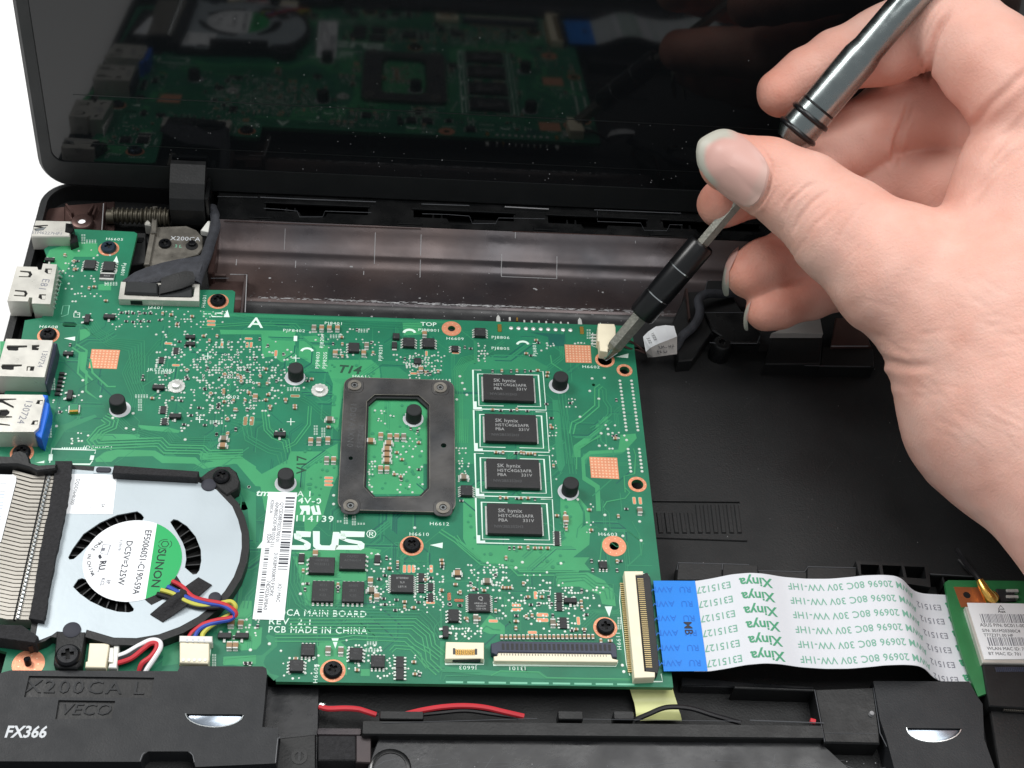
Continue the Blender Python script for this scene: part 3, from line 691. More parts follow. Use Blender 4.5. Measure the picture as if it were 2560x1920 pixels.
pl('C', ((1500, 1500), (1640, 1400), (1760, 1250), (1800, 1250), (1800, 1290), (1660, 1440), (1560, 1520), (1560, 1600), (1490, 1600)), 'pcb_light')
pl('C', ((1580, 1570), (1880, 1540), (2000, 1420), (2040, 1420), (1920, 1570), (1620, 1620), (1610, 1659), (1570, 1659)), 'pcb_mid')
pl('F', ((200, 850), (300, 850), (320, 1250), (980, 1270), (1260, 1080), (1250, 960), (1180, 850), (1200, 840), (1290, 950), (1300, 1080), (1290, 1250), (1150, 1360), (1290, 1360), (1200, 1480), (360, 1390), (250, 1300), (200, 1200)), 'pcb_light')
pl('F', ((1220, 500), (1290, 440), (1540, 430), (1560, 300), (1690, 290), (1700, 330), (1590, 450), (1300, 470), (1250, 520), (1260, 660), (1380, 740), (1390, 960), (1350, 960), (1340, 760), (1230, 690)), 'pcb_light')
pl('F', ((1000, 1500), (1280, 1490), (1420, 1560), (1500, 1659), (1480, 1659), (1260, 1540), (1010, 1540)), 'pcb_light')
pl('F', ((970, 0), (1020, 0), (1080, 560), (1040, 640), (1010, 560)), 'pcb_mid')
pl('F', ((1040, 850), (1180, 850), (1240, 980), (1230, 1090), (1130, 1220), (1080, 1180), (1040, 960)), 'pcb_light', Z2)
pl('H', ((580, 140), (1220, 100), (1360, 120), (1330, 190), (1230, 200), (1230, 380), (960, 600), (700, 600), (640, 300)), 'pcb_light')
pl('H', ((1000, 330), (1220, 320), (1220, 390), (1020, 390)), 'pcb_light', Z2)
pl('H', ((380, 850), (460, 880), (460, 950), (360, 1040), (340, 1100), (400, 1190), (480, 1210), (430, 1250), (380, 1200), (0, 1090), (0, 1040), (330, 1030), (410, 960), (360, 870)), 'pcb_mid')
pl('H', ((800, 920), (1000, 910), (1060, 960), (1060, 1200), (820, 1200)), 'pcb_light')
pl('H', ((1180, 1150), (1260, 1150), (1260, 1210), (1180, 1210)), 'pcb_light', Z2)
pl('H', ((160, 560), (240, 560), (240, 780), (330, 790), (320, 930), (280, 980), (150, 990), (40, 900), (40, 800)), 'pcb_light')
pl('I', ((330, 20), (1240, 20), (1300, 90), (650, 90), (580, 50)), 'pcb_light')
pl('I', ((1000, 160), (1250, 130), (1500, 250), (1520, 400), (1400, 380), (1380, 300), (1200, 230), (1010, 230)), 'pcb_light')
pl('I', ((0, 700), (40, 700), (40, 920), (500, 960), (860, 960), (930, 1010), (1640, 1030), (1640, 1045), (860, 1025), (440, 1000), (0, 960)), 'pcb_mid')
pl('I', ((430, 470), (560, 570), (560, 640), (430, 640), (330, 600)), 'pcb_light')
pl('G', ((1420, 560), (1550, 510), (1540, 760), (1400, 780)), 'pcb_mid')
pl('G', ((1930, 700), (2212, 690), (2212, 760), (1930, 770)), 'pcb_light')
# fine routing between the planes
r2 = random.Random(63)
for _ in range(330):
    x, y = r2.uniform(-88, 64), r2.uniform(153, 283)
    if y > 256 and x > -40 or y > 262 and x > -68: continue
    pts = [(x, y)]; d = r2.choice((0, 0, 2, 2, 1, 3))*math.pi/4
    for _k in range(r2.randint(2, 4)):
        L = r2.uniform(2, 9); nx, ny = pts[-1][0]+L*math.cos(d), pts[-1][1]+L*math.sin(d)
        if not (-90 < nx < 65.5 and 151 < ny < 256): break
        pts.append((nx, ny)); d += r2.choice((-1, 1))*math.pi/4
    if len(pts) > 1:
        w_ = r2.choice((.14, .14, .2, .32))
        for k in range(r2.choice((1, 1, 2, 3, 4))): mb.strip([(px+k*.42, py-k*.42) for px, py in pts], w_, .004+lift()*.4, r2.choice(('pcb_mid', 'pcb_mid', 'pcb_dark')))
# traces and bundles
bundle('B', ((300, 1075), (500, 1110), (850, 1120), (2100, 1180)), 3, .9)
bundle('B', ((20, 1165), (400, 1140), (820, 1150), (860, 1190)), 2, .8, .2, 'pcb_light')
bundle('A', ((780, 1130), (830, 1210), (960, 1300), (1180, 1330), (1200, 1659)), 6, .55)
bundle('A', ((640, 1330), (720, 1380), (700, 1560), (780, 1640)), 2, 1.4, .5, 'pcb_light')
bundle('A', ((1260, 1640), (1270, 1420), (1370, 1300), (1500, 1220)), 2, .8)
bundle('D', ((1200, 0), (1120, 180), (1200, 380), (1180, 500)), 7, .55)
bundle('D', ((780, 60), (800, 180), (930, 300), (1000, 300)), 1, 1, .5, 'pcb_light')
bundle('D', ((900, 560), (970, 600), (960, 640), (870, 680), (810, 760), (840, 800), (1380, 780), (1440, 840), (1740, 845), (1790, 890), (2100, 880)), 4, .75, .34, 'pcb_light', Z3)
bundle('D', ((1000, 560), (1100, 660), (1400, 760), (1450, 700), (1500, 770), (1800, 780), (1840, 850)), 5, .5, .15)
bundle('D', ((2100, 640), (2130, 720), (2212, 780)), 2, .6)
bundle('E', ((560, 440), (580, 600), (640, 660), (740, 700), (760, 800)), 3, .7, .25, 'pcb_light')
bundle('E', ((280, 530), (400, 560), (420, 680), (600, 780), (700, 800), (720, 900)), 3, .8, .25)
bundle('E', ((950, 400), (940, 560), (820, 720), (740, 760)), 2, .7, .25, 'pcb_light')
bundle('E', ((560, 60), (570, 0)), 3, .6)
bundle('E', ((880, 330), (940, 360), (1080, 480), (1150, 520)), 3, .7)
bundle('C', ((495, 1460), (500, 860), (560, 770), (660, 745)), 7, .42, .14, 'pcb_light')
bundle('C', ((540, 1480), (545, 1270)), 6, .5, .2, 'pcb_light', Z3)
bundle('C', ((1300, 720), (1310, 790), (1400, 850)), 1, .5, .3, 'pcb_light')
bundle('C', ((1480, 1400), (1500, 1310), (1560, 1280), (1700, 1160), (1700, 1010), (1740, 980)), 2, 1.0, .35, 'pcb_light', Z3)
bundle('C', ((1650, 1360), (1740, 1310), (1810, 1230), (1810, 1170), (1770, 1110), (1765, 1020), (1720, 990)), 2, .8, .3, 'pcb_mid', Z3)
bundle('C', ((1400, 1050), (1440, 1659)), 3, .9, .2)
bundle('C', ((1520, 1600), (1540, 1510), (1720, 1430), (1740, 1380)), 1, .5, .25, 'pcb_light', Z3)
bundle('F', ((1060, 0), (1140, 560), (1150, 640)), 3, .8, .22)
bundle('F', ((1180, 600), (1180, 440), (1300, 360), (1390, 300)), 1, .5, .3, 'pcb_light', Z3)
bundle('F', ((1600, 800), (1590, 660), (1680, 640), (1690, 480), (1670, 420)), 1, .5, .25, 'pcb_light', Z3)
bundle('F', ((1410, 930), (1440, 880), (1600, 850), (1640, 800), (1600, 760)), 1, .5, .25, 'pcb_light', Z3)
bundle('F', ((1470, 1120), (1460, 980), (1420, 940)), 1, .5, .2); bundle('F', ((1740, 1350), (1750, 1220), (1660, 1050)), 1, .5, .2)
bundle('F', ((1380, 1400), (1400, 1230), (1420, 1190)), 1, .5, .25, 'pcb_light'); bundle('F', ((1640, 1420), (1620, 1240), (1590, 1200)), 1, .5, .2)
bundle('F', ((0, 1130), (140, 1220), (360, 1410), (620, 1440), (680, 1500), (1200, 1500)), 2, .9, .35, 'pcb_light')
bundle('F', ((1200, 860), (1240, 940), (1235, 1060), (1190, 1110), (1180, 1190)), 1, .9, .2)
bundle('H', ((600, 150), (590, 400), (660, 560), (760, 640), (1700, 660), (1800, 760), (1870, 900)), 4, .75, .22)
bundle('H', ((560, 760), (1640, 760), (1760, 860), (1780, 960), (1880, 1040)), 4, .8, .28, 'pcb_light', Z3)
bundle('H', ((440, 880), (1000, 880), (1120, 860), (1280, 870), (1580, 880), (1640, 940), (1740, 1000), (1750, 1080), (1860, 1180)), 3, .9, .3, 'pcb_light', Z2)
bundle('H', ((1440, 1000), (1480, 960), (1620, 970), (1700, 1060), (1760, 1140)), 2, .7, .25, 'pcb_light')
bundle('H', ((1880, 1250), (1900, 1190), (2212, 1190)), 2, .7); bundle('H', ((660, 330), (640, 420), (700, 600)), 4, .6)
bundle('H', ((1510, 60), (1500, 180), (1560, 220), (1760, 220), (1780, 60)), 1, .6, .2); bundle('H', ((2000, 0), (2040, 60), (2212, 200)), 2, .8, .25, 'pcb_light')
bundle('I', ((440, 1000), (520, 960), (850, 970), (920, 1020), (1640, 1030)), 1, .5, .25, 'pcb_light', Z3)
bundle('I', ((1000, 230), (1020, 160), (1250, 150), (1340, 220), (1460, 240), (1470, 340)), 3, .7, .22, 'pcb_mid', Z3)
bundle('I', ((360, 610), (400, 570), (460, 600), (520, 605)), 1, .5, .25); bundle('I', ((1270, 360), (1300, 260), (1360, 240)), 1, .5, .2)
bundle('G', ((1930, 760), (1945, 710), (2212, 690)), 1, .5, .3, 'pcb_light'); bundle('G', ((2120, 280), (2140, 180), (2212, 100)), 2, .8, .25)
# dashed edge marks along the front edge of the board
for i in range(9): mb.strip([q2('I', 50+i*185, 1055+i*2.4), q2('I', 200+i*185, 1057+i*2.4)], .45, Z3, 'silk_dim')
for x, y in ((1040, 40),): pass
# vias under mask: small darker dots in the light pours
r2 = random.Random(21)
for f, x0, x1, y0, y1, n_ in (('E', 1130, 1190, 300, 700, 10), ('E', 900, 1160, 760, 1100, 14), ('E', 1460, 1920, 380, 1140, 46), ('F', 220, 320, 900, 1300, 6), ('F', 380, 1100, 1280, 1450, 14), ('F', 1040, 1230, 860, 1200, 8), ('B', 1120, 1540, 1470, 1600, 8), ('E', 920, 1060, 1100, 1300, 6)):
    for _ in range(n_):
        mb.flat(circ(q2(f, r2.uniform(x0, x1), r2.uniform(y0, y1)), r2.uniform(.22, .5), 8), Z3+.012+lift(), 'pcb_mid')
tag(mb.build('copper_traces', board), kind='stuff')

# --- white print on the board
sk = MB()
def ln(f, pts, w=.28, m='silk'): sk.strip([q2(f, x, y) for x, y in pts], w, ZS+lift()*.4, m)
def tri(f, pts):
    m_ = MB(); m_.flat([q2(f, x, y) for x, y in pts], ZS, 'silk'); m_.build('arrow_mark', board)
for f, pts in (('A', ((975, 610), (1025, 612), (1008, 552))), ('A', ((1932, 1082), (1985, 1083), (1965, 1018))), ('A', ((550, 1265), (650, 1250), (648, 1287))), ('E', ((1985, 1600), (2098, 1578), (2095, 1628))), ('H', ((928, 882), (992, 882), (962, 975))), ('I', ((1422, 402), (1488, 402), (1462, 492))), ('C', ((1865, 735), (1975, 705), (1970, 745))), ('D', ((310, 958), (385, 940), (382, 962)))): tri(f, pts)
# memory outlines
for k, (f, o, i_) in enumerate((('C', ((630, 848), (1235, 860), (1262, 1195), (636, 1185)), ((672, 882), (1195, 892), (1215, 1165), (682, 1155))),
                 ('C', ((636, 1196), (1265, 1212), (1288, 1560), (645, 1545)), ((690, 1232), (1222, 1245), (1240, 1525), (692, 1512))),
                 ('F', ((300, 462), (945, 482), (968, 845), (312, 830)), ((348, 500), (898, 514), (918, 808), (356, 798))),
                 ('F', ((308, 846), (970, 860), (990, 1250), (320, 1235)), ((358, 884), (922, 898), (945, 1212), (368, 1202))))):
    a, b, c_, d = o; gap = lambda p, r_, t: (p[0]+(r_[0]-p[0])*t, p[1]+(r_[1]-p[1])*t)
    ln(f, (gap(a, b, .12), a, d, c_, b, gap(a, b, .85)), .22)
    a, b, c_, d = i_
    ln(f, (gap(a, b, .4), a, d, gap(d, c_, .4)), .22); ln(f, (gap(a, b, .62), b, c_, gap(d, c_, .62)), .22)
    x, y = o[3]; ln(f, ((x+14, y-65), (x+14, y-8), (x+70, y-8)), .75)
ln('D', ((430, 960), (448, 838), (828, 850), (820, 880)), .25); ln('D', ((800, 940), (778, 972), (500, 968)), .25)
for i in range(11): ln('D', ((540+i*20, 825), (538+i*20, 845)), .28)
ln('D', ((440, 885), (436, 940)), .9); ln('D', ((800, 895), (790, 935)), .9)
ln('I', ((45, 860), (45, 900), (378, 903), (378, 860)), .25); ln('I', ((460, 880), (460, 908), (1520, 920), (1535, 880)), .25); ln('I', ((1672, 1030), (1672, 1052), (1922, 1052), (1910, 985)), .25); ln('I', ((1690, 100), (1800, 130), (1812, 165)), .2)
ln('I', ((1560, 200), (1552, 360), (1610, 900), (1640, 1000)), .2); ln('I', ((845, 270), (900, 268), (955, 272), (950, 305)), .2)
ln('A', ((530, 1060), (545, 985), (600, 982), (588, 1060), (530, 1080)), .15, 'silk_dim'); ln('A', ((448, 1060), (525, 790), (540, 790)), .2, 'silk_dim')
ln('A', ((640, 1045), (690, 1045), (688, 1085), (638, 1082), (640, 1045)), .15); ln('D', ((350, 800), (432, 515), (420, 510)), .22); ln('A', ((405, 1659), (470, 1380)), .2)
ln('G', ((1800, 780), (1830, 560)), .22); ln('C', ((1730, 440), (1720, 680)), .15); ln('C', ((1665, 525), (1660, 640), (1690, 650)), .2)
for f, x, y in (('B', 68, 1420), ('B', 828, 1438), ('E', 785, 535), ('D', 1725, 585)): ln(f, ((x-35, y), (x+35, y)), .2); ln(f, ((x, y-30), (x, y+30)), .2)
for f, x, y in (('B', 925, 1362), ('B', 1808, 1200), ('C', 1060, 612), ('C', 82, 512)):
    pts = [(x+48*math.cos(a), y+18-28*math.sin(a)) for a in np.linspace(.1, 3.04, 9)]; ln(f, pts, .65)
ln('B', ((826, 1245), (824, 1290)), .9)
ln('B', ((100, 1062), (105, 1078), (195, 1080)), .2); ln('B', ((130, 1048), (190, 1045)), .2)
for x0, x1, y in ((150, 190, 1050), (30, 60, 1055), (70, 95, 1055)): ln('B', ((x0, y), (x1, y)), .25)
# scattered designator blocks (print too small to read)
for f, x, y, n_, v_ in (('A', 970, 795, 5, 0), ('A', 720, 420, 4, 1), ('A', 800, 430, 4, 0), ('D', 460, 290, 5, 1), ('D', 430, 700, 5, 1), ('D', 1210, 470, 5, 1), ('D', 1235, 385, 5, 0), ('E', 1000, 620, 4, 1), ('E', 1065, 640, 4, 1), ('E', 1260, 1390, 4, 1), ('E', 1330, 1400, 4, 1), ('E', 1215, 1405, 2, 0), ('E', 1405, 1425, 3, 0), ('D', 1880, 610, 5, 0), ('E', 820, 255, 5, 0), ('C', 1630, 550, 4, 1), ('B', 1420, 1200, 4, 0), ('B', 1190, 1250, 5, 0), ('H', 1290, 930, 4, 0), ('H', 1290, 990, 5, 0), ('I', 1550, 560, 5, 1), ('G', 1850, 740, 5, 1), ('A', 1420, 1560, 6, 0), ('I', 525, 515, 3, 0)):
    for k in range(n_):
        for j in range(2 if n_ > 3 else 1):
            xx, yy = (x+(j*20-10), y+(k-n_/2)*22) if v_ else (x+(k-n_/2)*24, y+(j*16-8))
            for t_ in range(2): ln(f, ((xx-7, yy-5+t_*9), (xx+7, yy-5+t_*9)), .14)
tag(sk.build('silkscreen_lines', board), kind='stuff')
def sil(body, f, x, y, size, rz=0.0, m='silk', nm='printed_text', **k): return text(nm, body, size, m, board, (*q2(f, x, y), ZS), rz, **k)
sil('A', 'B', 482, 1135, 5.2, bold=.03, sx=1.12); sil('TOP', 'B', 1975, 1145, 1.9, bold=.02, sx=1.15)
sil('T14', 'B', 1285, 1537, 3.6, -.05, 'marker', 'stamped_text', bold=.12, shear=.25); sil('V17', 'E', 882, 905, 3.4, 1.62, 'marker', 'stamped_text', bold=.03)
sil('tm', 'E', 540, 1152, 2.6, bold=.05, shear=.2, sx=1.1); sil('A 1', 'E', 905, 1160, 2.3, bold=.02, sp=1.1); sil('4V-0', 'E', 948, 1220, 2.3, bold=.03, sx=1.15, sp=1.1)
sil('114139', 'E', 985, 1375, 2.5, bold=.02, sx=1.1, sp=1.15)
sil('0CA MAIN BOARD', 'H', 864, 672, 2.35, -.005, bold=.02, sx=.89, sp=1.12); sil('REV. 2.1', 'H', 575, 742, 2.35, bold=.02, sx=1.0, sp=1.2); sil('PCB MADE IN CHINA', 'H', 810, 817, 2.35, bold=.02, sx=.875, sp=1.14)
sil('®', 'E', 1480, 1510, 3.2)
for b_, f, x, y, rz in (('H6605', 'A', 990, 410, 0), ('H6608', 'A', 420, 1167, 0), ('H6613', 'E', 1395, 145, 0), ('H6615', 'E', 2092, 178, 0), ('H6612', 'E', 2068, 1418, 0), ('H6610', 'E', 1893, 1508, 0), ('H6603', 'F', 1450, 1163, 0), ('H6602', 'C', 1650, 822, 0), ('H6609', 'C', 475, 578, 0), ('PJP8801', 'C', 250, 505, 0), ('PJ8806', 'C', 868, 568, 0), ('PJ8805', 'C', 868, 662, 0), ('PJ8401', 'B', 1155, 1137, 0), ('PJP8402', 'B', 812, 1200, 0), ('JRST2001', 'D', 1395, 158, 0), ('JDEBUG1', 'D', 848, 828, 0), ('J6603', 'I', 240, 930, math.pi), ('J3101', 'I', 665, 936, math.pi), ('J4601', 'A', 1345, 1002, 0), ('PJP8403', 'B', 1018, 1455, math.pi/2), ('PJP8205', 'B', 1080, 1455, math.pi/2), ('PJP8201', 'B', 1562, 1390, math.pi/2), ('PJ8204', 'B', 1055, 1290, math.pi/2), ('PJ6801', 'C', 1165, 670, math.pi/2), ('H6604', 'H', 795, 1190, math.pi/2), ('H6611', 'I', 1545, 700, math.pi/2), ('H6601', 'A', 1765, 945, math.pi/2), ('PJ6801', 'A', 1065, 670, -math.pi/2), ('J6602', 'D', 2000, 390, 0)):
    sil(b_, f, x, y, 1.35, rz, 'silk', 'printed_text', sx=1.15, sp=1.15)
# the recognition mark: mirrored R joined to a slanted U, drawn as print
m_ = MB()
ul = lambda pts: m_.flat([q2('E', x, y) for x, y in pts], ZS+lift()*.3, 'silk')
ul(((862, 1260), (945, 1258), (952, 1282), (948, 1338), (920, 1338), (918, 1305), (900, 1305), (890, 1338), (862, 1338), (880, 1300), (866, 1282)))
ul(((955, 1270), (985, 1258), (1000, 1315), (1015, 1315), (1000, 1258), (1028, 1258), (1048, 1338), (975, 1340)))
m_.build('approval_mark', board)
# large maker's lettering
m_ = MB()
big = lambda pts: m_.flat([q2('E', x, y) for x, y in pts], ZS+lift()*.3, 'silk')
big(((490, 1628), (560, 1540), (600, 1560), (545, 1628)))
def letter_s(x0, x1):
    big(((x0+30, 1478), (x1, 1485), (x1-5, 1532), (x0+60, 1530), (x0+30, 1522))); big(((x0+10, 1500), (x0+62, 1500), (x0+80, 1535), (x0+60, 1558), (x0+15, 1545)))
    big(((x0+20, 1548), (x0+80, 1545), (x1-30, 1568), (x1-2, 1590), (x1-25, 1600), (x0+100, 1580))); big(((x1-60, 1588), (x1-2, 1590), (x1-6, 1630), (x1-40, 1646), (x1-62, 1610)))
    big(((x0-10, 1602), (x1-62, 1602), (x1-30, 1644), (x0-18, 1640)))
letter_s(800, 960); letter_s(1185, 1424)
big(((975, 1480), (1035, 1482), (1035, 1590), (1050, 1603), (1120, 1605), (1135, 1590), (1150, 1487), (1205, 1488), (1195, 1610), (1165, 1646), (1010, 1642), (978, 1612)))
m_.build('maker_lettering', board)

# --- copper pads, rings and jumpers
for f, pts in (('A', ((793, 1358), (1038, 1367), (1008, 1530), (766, 1522))), ('C', ((1422, 628), (1645, 636), (1656, 788), (1432, 782))), ('F', ((1290, 492), (1530, 500), (1548, 684), (1306, 672)))):
    m_ = MB(); m_.prism([q2(f, x, y) for x, y in pts], .01, .05, 'copper'); pad = m_.build('thermal_pad', board)
    m_ = MB(); P4 = [np.array(q2(f, x, y)) for x, y in pts]
    for i in range(8):
        for j in range(7):
            a, b = (i+.6)/8.2, (j+.6)/7.2; p = (P4[0]*(1-a)+P4[1]*a)*(1-b)+(P4[3]*(1-a)+P4[2]*a)*b
            m_.flat(circ(p, .26, 8), .056, 'copper_dot')
    tag(m_.build('pad_dots', pad, org=WL[pad.name]), kind='stuff')
def cring(f, x, y, r0, r1, nm='copper_ring', m='copper'):
    c = q2(f, x, y); m_ = MB(); m_.ring(r0, r1, .005, .06, m, 32, c); o = m_.build(nm, board)
    if r0 < 2.2:
        d_ = MB()
        for k in range(9): d_.flat(circ((c[0]+(r0+r1)/2*1.05*math.cos(k*.698), c[1]+(r0+r1)/2*1.05*math.sin(k*.698)), .16, 6), .066, 'copper_dot')
        tag(d_.build('ring_dots', o, org=WL[o.name]), kind='stuff')
    return c
for f, x, y in (('A', 940, 490), ('A', 1885, 945), ('A', 418, 1240), ('D', 190, 875), ('H', 1622, 85), ('H', 940, 1165), ('I', 1428, 585)):
    c = cring(f, x, y, 1.6, 2.75); blue = (f, x) == ('A', 940)
    link('screw', SCREW_B if blue else SCREW, board, (c[0], c[1], .06), rnd.uniform(0, 1.5))
cring('C', 445, 490, 1.0, 2.6); cring('C', 1770, 760, 1.9, 2.6); cring('C', 1940, 850, 1.35, 2.1); cring('F', 1705, 730, 1.5, 2.3); cring('F', 1505, 1262, 1.15, 2.9)
c = cring('G', 245, 760, .5, 3.4); m_ = MB(); m_.tube([(c[0], c[1], 0), (c[0]-.1, c[1]+.4, 1.5)], .75, 'screw_black', 10); m_.build('guide_pin', board)
for f, x, y in (('D', 1525, 300), ('E', 1035, 265)):
    c = q2(f, x, y); m_ = MB(); m_.lathe([(2.15, 0), (2.1, .25), (1.7, .3)], 'tin', 18, c, smooth=False); m_.lathe([(1.2, .3), (1.0, 1.0), (.4, 1.2)], 'tin', 18, c)
    for k in range(12): m_.flat(circ((c[0]+1.9*math.cos(k*.5236), c[1]+1.9*math.sin(k*.5236)), .3, 6), .31, 'solder')
    m_.build('threaded_insert', board)
jp = {}
def jumper(f, x, y, v_=0, s=1.0, m='copper'):
    key = (s, m)
    if key not in jp:
        m_ = MB(); w, h = 1.0*s, .34*s
        m_.prism(rrect(-w-.13, w+.13, -h-.13, h+.13, (h+.13)*.7, 4), 0, .03, 'silk_dim'); m_.prism(rrect(-w, w, -h, h, h*.6, 4), .02, .05, m); jp[key] = m_.mesh('solder_jumper')
    link('solder_jumper', jp[key], board, (*q2(f, x, y), .02), math.pi/2*v_)
for f, x, y, v_, s in (('E', 1112, 1020, 0, 1), ('E', 1112, 1050, 0, 1), ('E', 1112, 1080, 0, 1), ('A', 1825, 1118, 0, 1.05), ('A', 1825, 1148, 0, 1.05), ('A', 1455, 1310, 0, .9), ('A', 1520, 1498, 0, .9), ('B', 190, 1312, 1, .8), ('B', 420, 1268, 0, .9), ('B', 408, 1322, 1, .9), ('B', 442, 1322, 1, .9), ('B', 655, 1395, 1, 1), ('H', 1560, 285, 1, 1), ('H', 1600, 285, 1, 1), ('H', 1637, 285, 1, 1), ('H', 1790, 285, 1, 1), ('H', 1783, 575, 0, 1), ('H', 1945, 525, 1, 1), ('H', 2030, 557, 0, 1), ('I', 660, 392, 0, 1), ('I', 660, 430, 0, 1), ('I', 825, 305, 1, 1), ('I', 885, 475, 0, 1.3), ('I', 885, 520, 0, 1.3), ('I', 1195, 527, 1, 1), ('I', 798, 627, 0, 1), ('I', 460, 528, 0, 1), ('I', 165, 350, 0, 1), ('I', 80, 317, 1, 1), ('C', 480, 700, 0, .9), ('C', 228, 705, 1, .8), ('C', 120, 878, 0, .9), ('F', 1678, 870, 1, 1), ('F', 1730, 872, 1, 1)): jumper(f, x, y, v_, s)
for f, x, y, v_, s in (('E', 392, 528, 1, 1.35), ('E', 448, 528, 1, 1.35), ('E', 822, 312, 0, 1.1)): jumper(f, x, y, v_, s, 'cap_tan')

# --- solder pads: tiny tinned dots nobody could count
sp = MB()
def dot(f, x, y, r=.34):
    c = q2(f, x, y); sp.lathe([(r, .01), (r*.8, .10)], 'solder', 7, c, smooth=True)
r2 = random.Random(5)
def cloud(f, poly, n_, r=.34):
    seen = set(); xs_ = [p[0] for p in poly]; ys_ = [p[1] for p in poly]; k = 0; tries = 0
    while k < n_ and tries < n_*30:
        tries += 1; x, y = r2.uniform(min(xs_), max(xs_)), r2.uniform(min(ys_), max(ys_)); c = False; j = len(poly)-1
        for i in range(len(poly)):
            if (poly[i][1] > y) != (poly[j][1] > y) and x < (poly[j][0]-poly[i][0])*(y-poly[i][1])/(poly[j][1]-poly[i][1])+poly[i][0]: c = not c
            j = i
        if not c: continue
        gx_, gy_ = 27, 22; key = (round(x/gx_), round(y/gy_))
        if key in seen: continue
        seen.add(key); x, y = key[0]*gx_+(6 if key[1] % 2 else 0), key[1]*gy_+r2.choice((-3, 0, 0, 3)); k += 1
        dot(f, x, y, r*r2.choice((.7, .85, 1.0, 1.0)))
cloud('D', ((1330, 20), (2200, 0), (2200, 640), (1640, 650), (1560, 700), (1380, 560), (1340, 300)), 210, .36)
cloud('B', ((0, 1270), (300, 1260), (700, 1300), (830, 1440), (700, 1640), (0, 1640)), 90, .36)
cloud('E', ((0, 60), (760, 60), (700, 320), (600, 480), (0, 420)), 100, .36)
cloud('E', ((650, 20), (960, 160), (900, 250), (740, 240)), 16)
cloud('B', ((880, 1180), (1540, 1170), (1540, 1440), (1120, 1440), (990, 1300)), 46)
cloud('B', ((1640, 1400), (2080, 1390), (2120, 1600), (1800, 1640)), 44)
cloud('C', ((0, 680), (400, 720), (360, 860), (60, 860)), 34); cloud('C', ((640, 600), (760, 620), (740, 780), (660, 780)), 16)
cloud('E', ((1460, 420), (1700, 420), (1700, 560), (1480, 560)), 10); cloud('E', ((1460, 880), (1510, 880), (1500, 1140), (1455, 1120)), 16); cloud('E', ((1650, 620), (1920, 560), (1920, 1150), (1660, 1150)), 34)
cloud('H', ((1260, 140), (1460, 140), (1460, 640), (1260, 640)), 40); cloud('H', ((1640, 250), (1900, 220), (1900, 660), (1460, 660), (1640, 520)), 60)
cloud('I', ((230, 30), (560, 30), (560, 290), (230, 290)), 54, .36); cloud('I', ((440, 300), (1000, 260), (1000, 640), (440, 460)), 56); cloud('I', ((560, 100), (1080, 120), (1080, 260), (560, 270)), 24)
cloud('I', ((1060, 230), (1400, 250), (1380, 380), (1260, 500), (1060, 640)), 44); cloud('I', ((90, 560), (460, 560), (440, 690), (90, 690)), 26)
cloud('A', ((480, 500), (1000, 520), (1000, 840), (540, 720)), 34); cloud('A', ((560, 780), (900, 800), (860, 1080), (600, 1080)), 18); cloud('A', ((960, 1010), (1500, 1010), (1480, 1180), (980, 1180)), 40, .3); cloud('A', ((1480, 1020), (1980, 1020), (1900, 1180), (1500, 1180)), 34, .3)
cloud('A', ((1340, 1200), (1800, 1200), (2200, 1300), (2200, 1640), (1340, 1640)), 90, .36); cloud('D', ((460, 380), (740, 340), (740, 520), (460, 520)), 10); cloud('D', ((500, 700), (780, 700), (760, 800), (520, 800)), 9)
cloud('F', ((940, 200), (1000, 200), (1000, 720), (950, 720)), 14, .28); cloud('F', ((1250, 900), (1340, 900), (1340, 1150), (1270, 1150)), 8, .28); cloud('F', ((1420, 200), (1640, 220), (1640, 420), (1360, 420)), 10)
cloud('F', ((140, 390), (250, 390), (250, 700), (150, 700)), 26, .3); cloud('H', ((160, 720), (320, 720), (300, 900), (180, 880)), 12); cloud('H', ((1060, 900), (1460, 920), (1200, 1160), (1060, 1150)), 24); cloud('H', ((460, 970), (860, 1010), (760, 1240), (460, 1210)), 22); cloud('H', ((1380, 1000), (1700, 1030), (1700, 1220), (1320, 1230)), 26, .3)
cloud('C', ((1220, 600), (1330, 600), (1330, 680), (1220, 680)), 7); cloud('C', ((1420, 1090), (1520, 1090), (1500, 1170), (1420, 1170)), 8, .28); cloud('C', ((1400, 600), (1640, 600), (1640, 625), (1400, 625)), 4)
for i in range(15): dot('C', 1900+i*4, 940+i*30.5, .42); dot('C', 2000+i*4, 940+i*30.5, .42)
for i in range(7): dot('F', 1625+i*4, 425+i*32, .42); dot('F', 1722+i*4, 425+i*32, .42)
for i in range(9): dot('I', 530, 660, .1)
for f, x, y in (('C', 1660, 920), ('C', 1765, 915), ('C', 1640, 1028), ('C', 1718, 1096), ('C', 1556, 1252), ('C', 1738, 1394), ('C', 1722, 1502), ('C', 1796, 1356), ('C', 1800, 1402), ('C', 1958, 1452), ('C', 518, 902), ('C', 538, 960), ('C', 558, 1012), ('C', 578, 1062), ('C', 490, 1102), ('D', 870, 384), ('D', 975, 570), ('D', 1090, 660), ('D', 1155, 670), ('D', 1150, 530), ('D', 488, 640), ('D', 716, 245), ('D', 712, 345), ('D', 1600, 757), ('D', 2150, 1166), ('E', 424, 1098), ('E', 1155, 1170), ('E', 1155, 1245), ('E', 1855, 1450), ('F', 1425, 994), ('F', 1430, 1118), ('F', 1580, 1175), ('F', 1738, 1215), ('F', 1190, 860), ('F', 1725, 1050), ('F', 712, 1402), ('F', 1045, 1412), ('F', 656, 1450), ('I', 1575, 910), ('I', 1588, 965), ('H', 392, 932), ('H', 228, 985), ('H', 660, 500), ('H', 682, 415)): dot(f, x, y, .42)
tag(sp.build('solder_pads', board), kind='stuff')
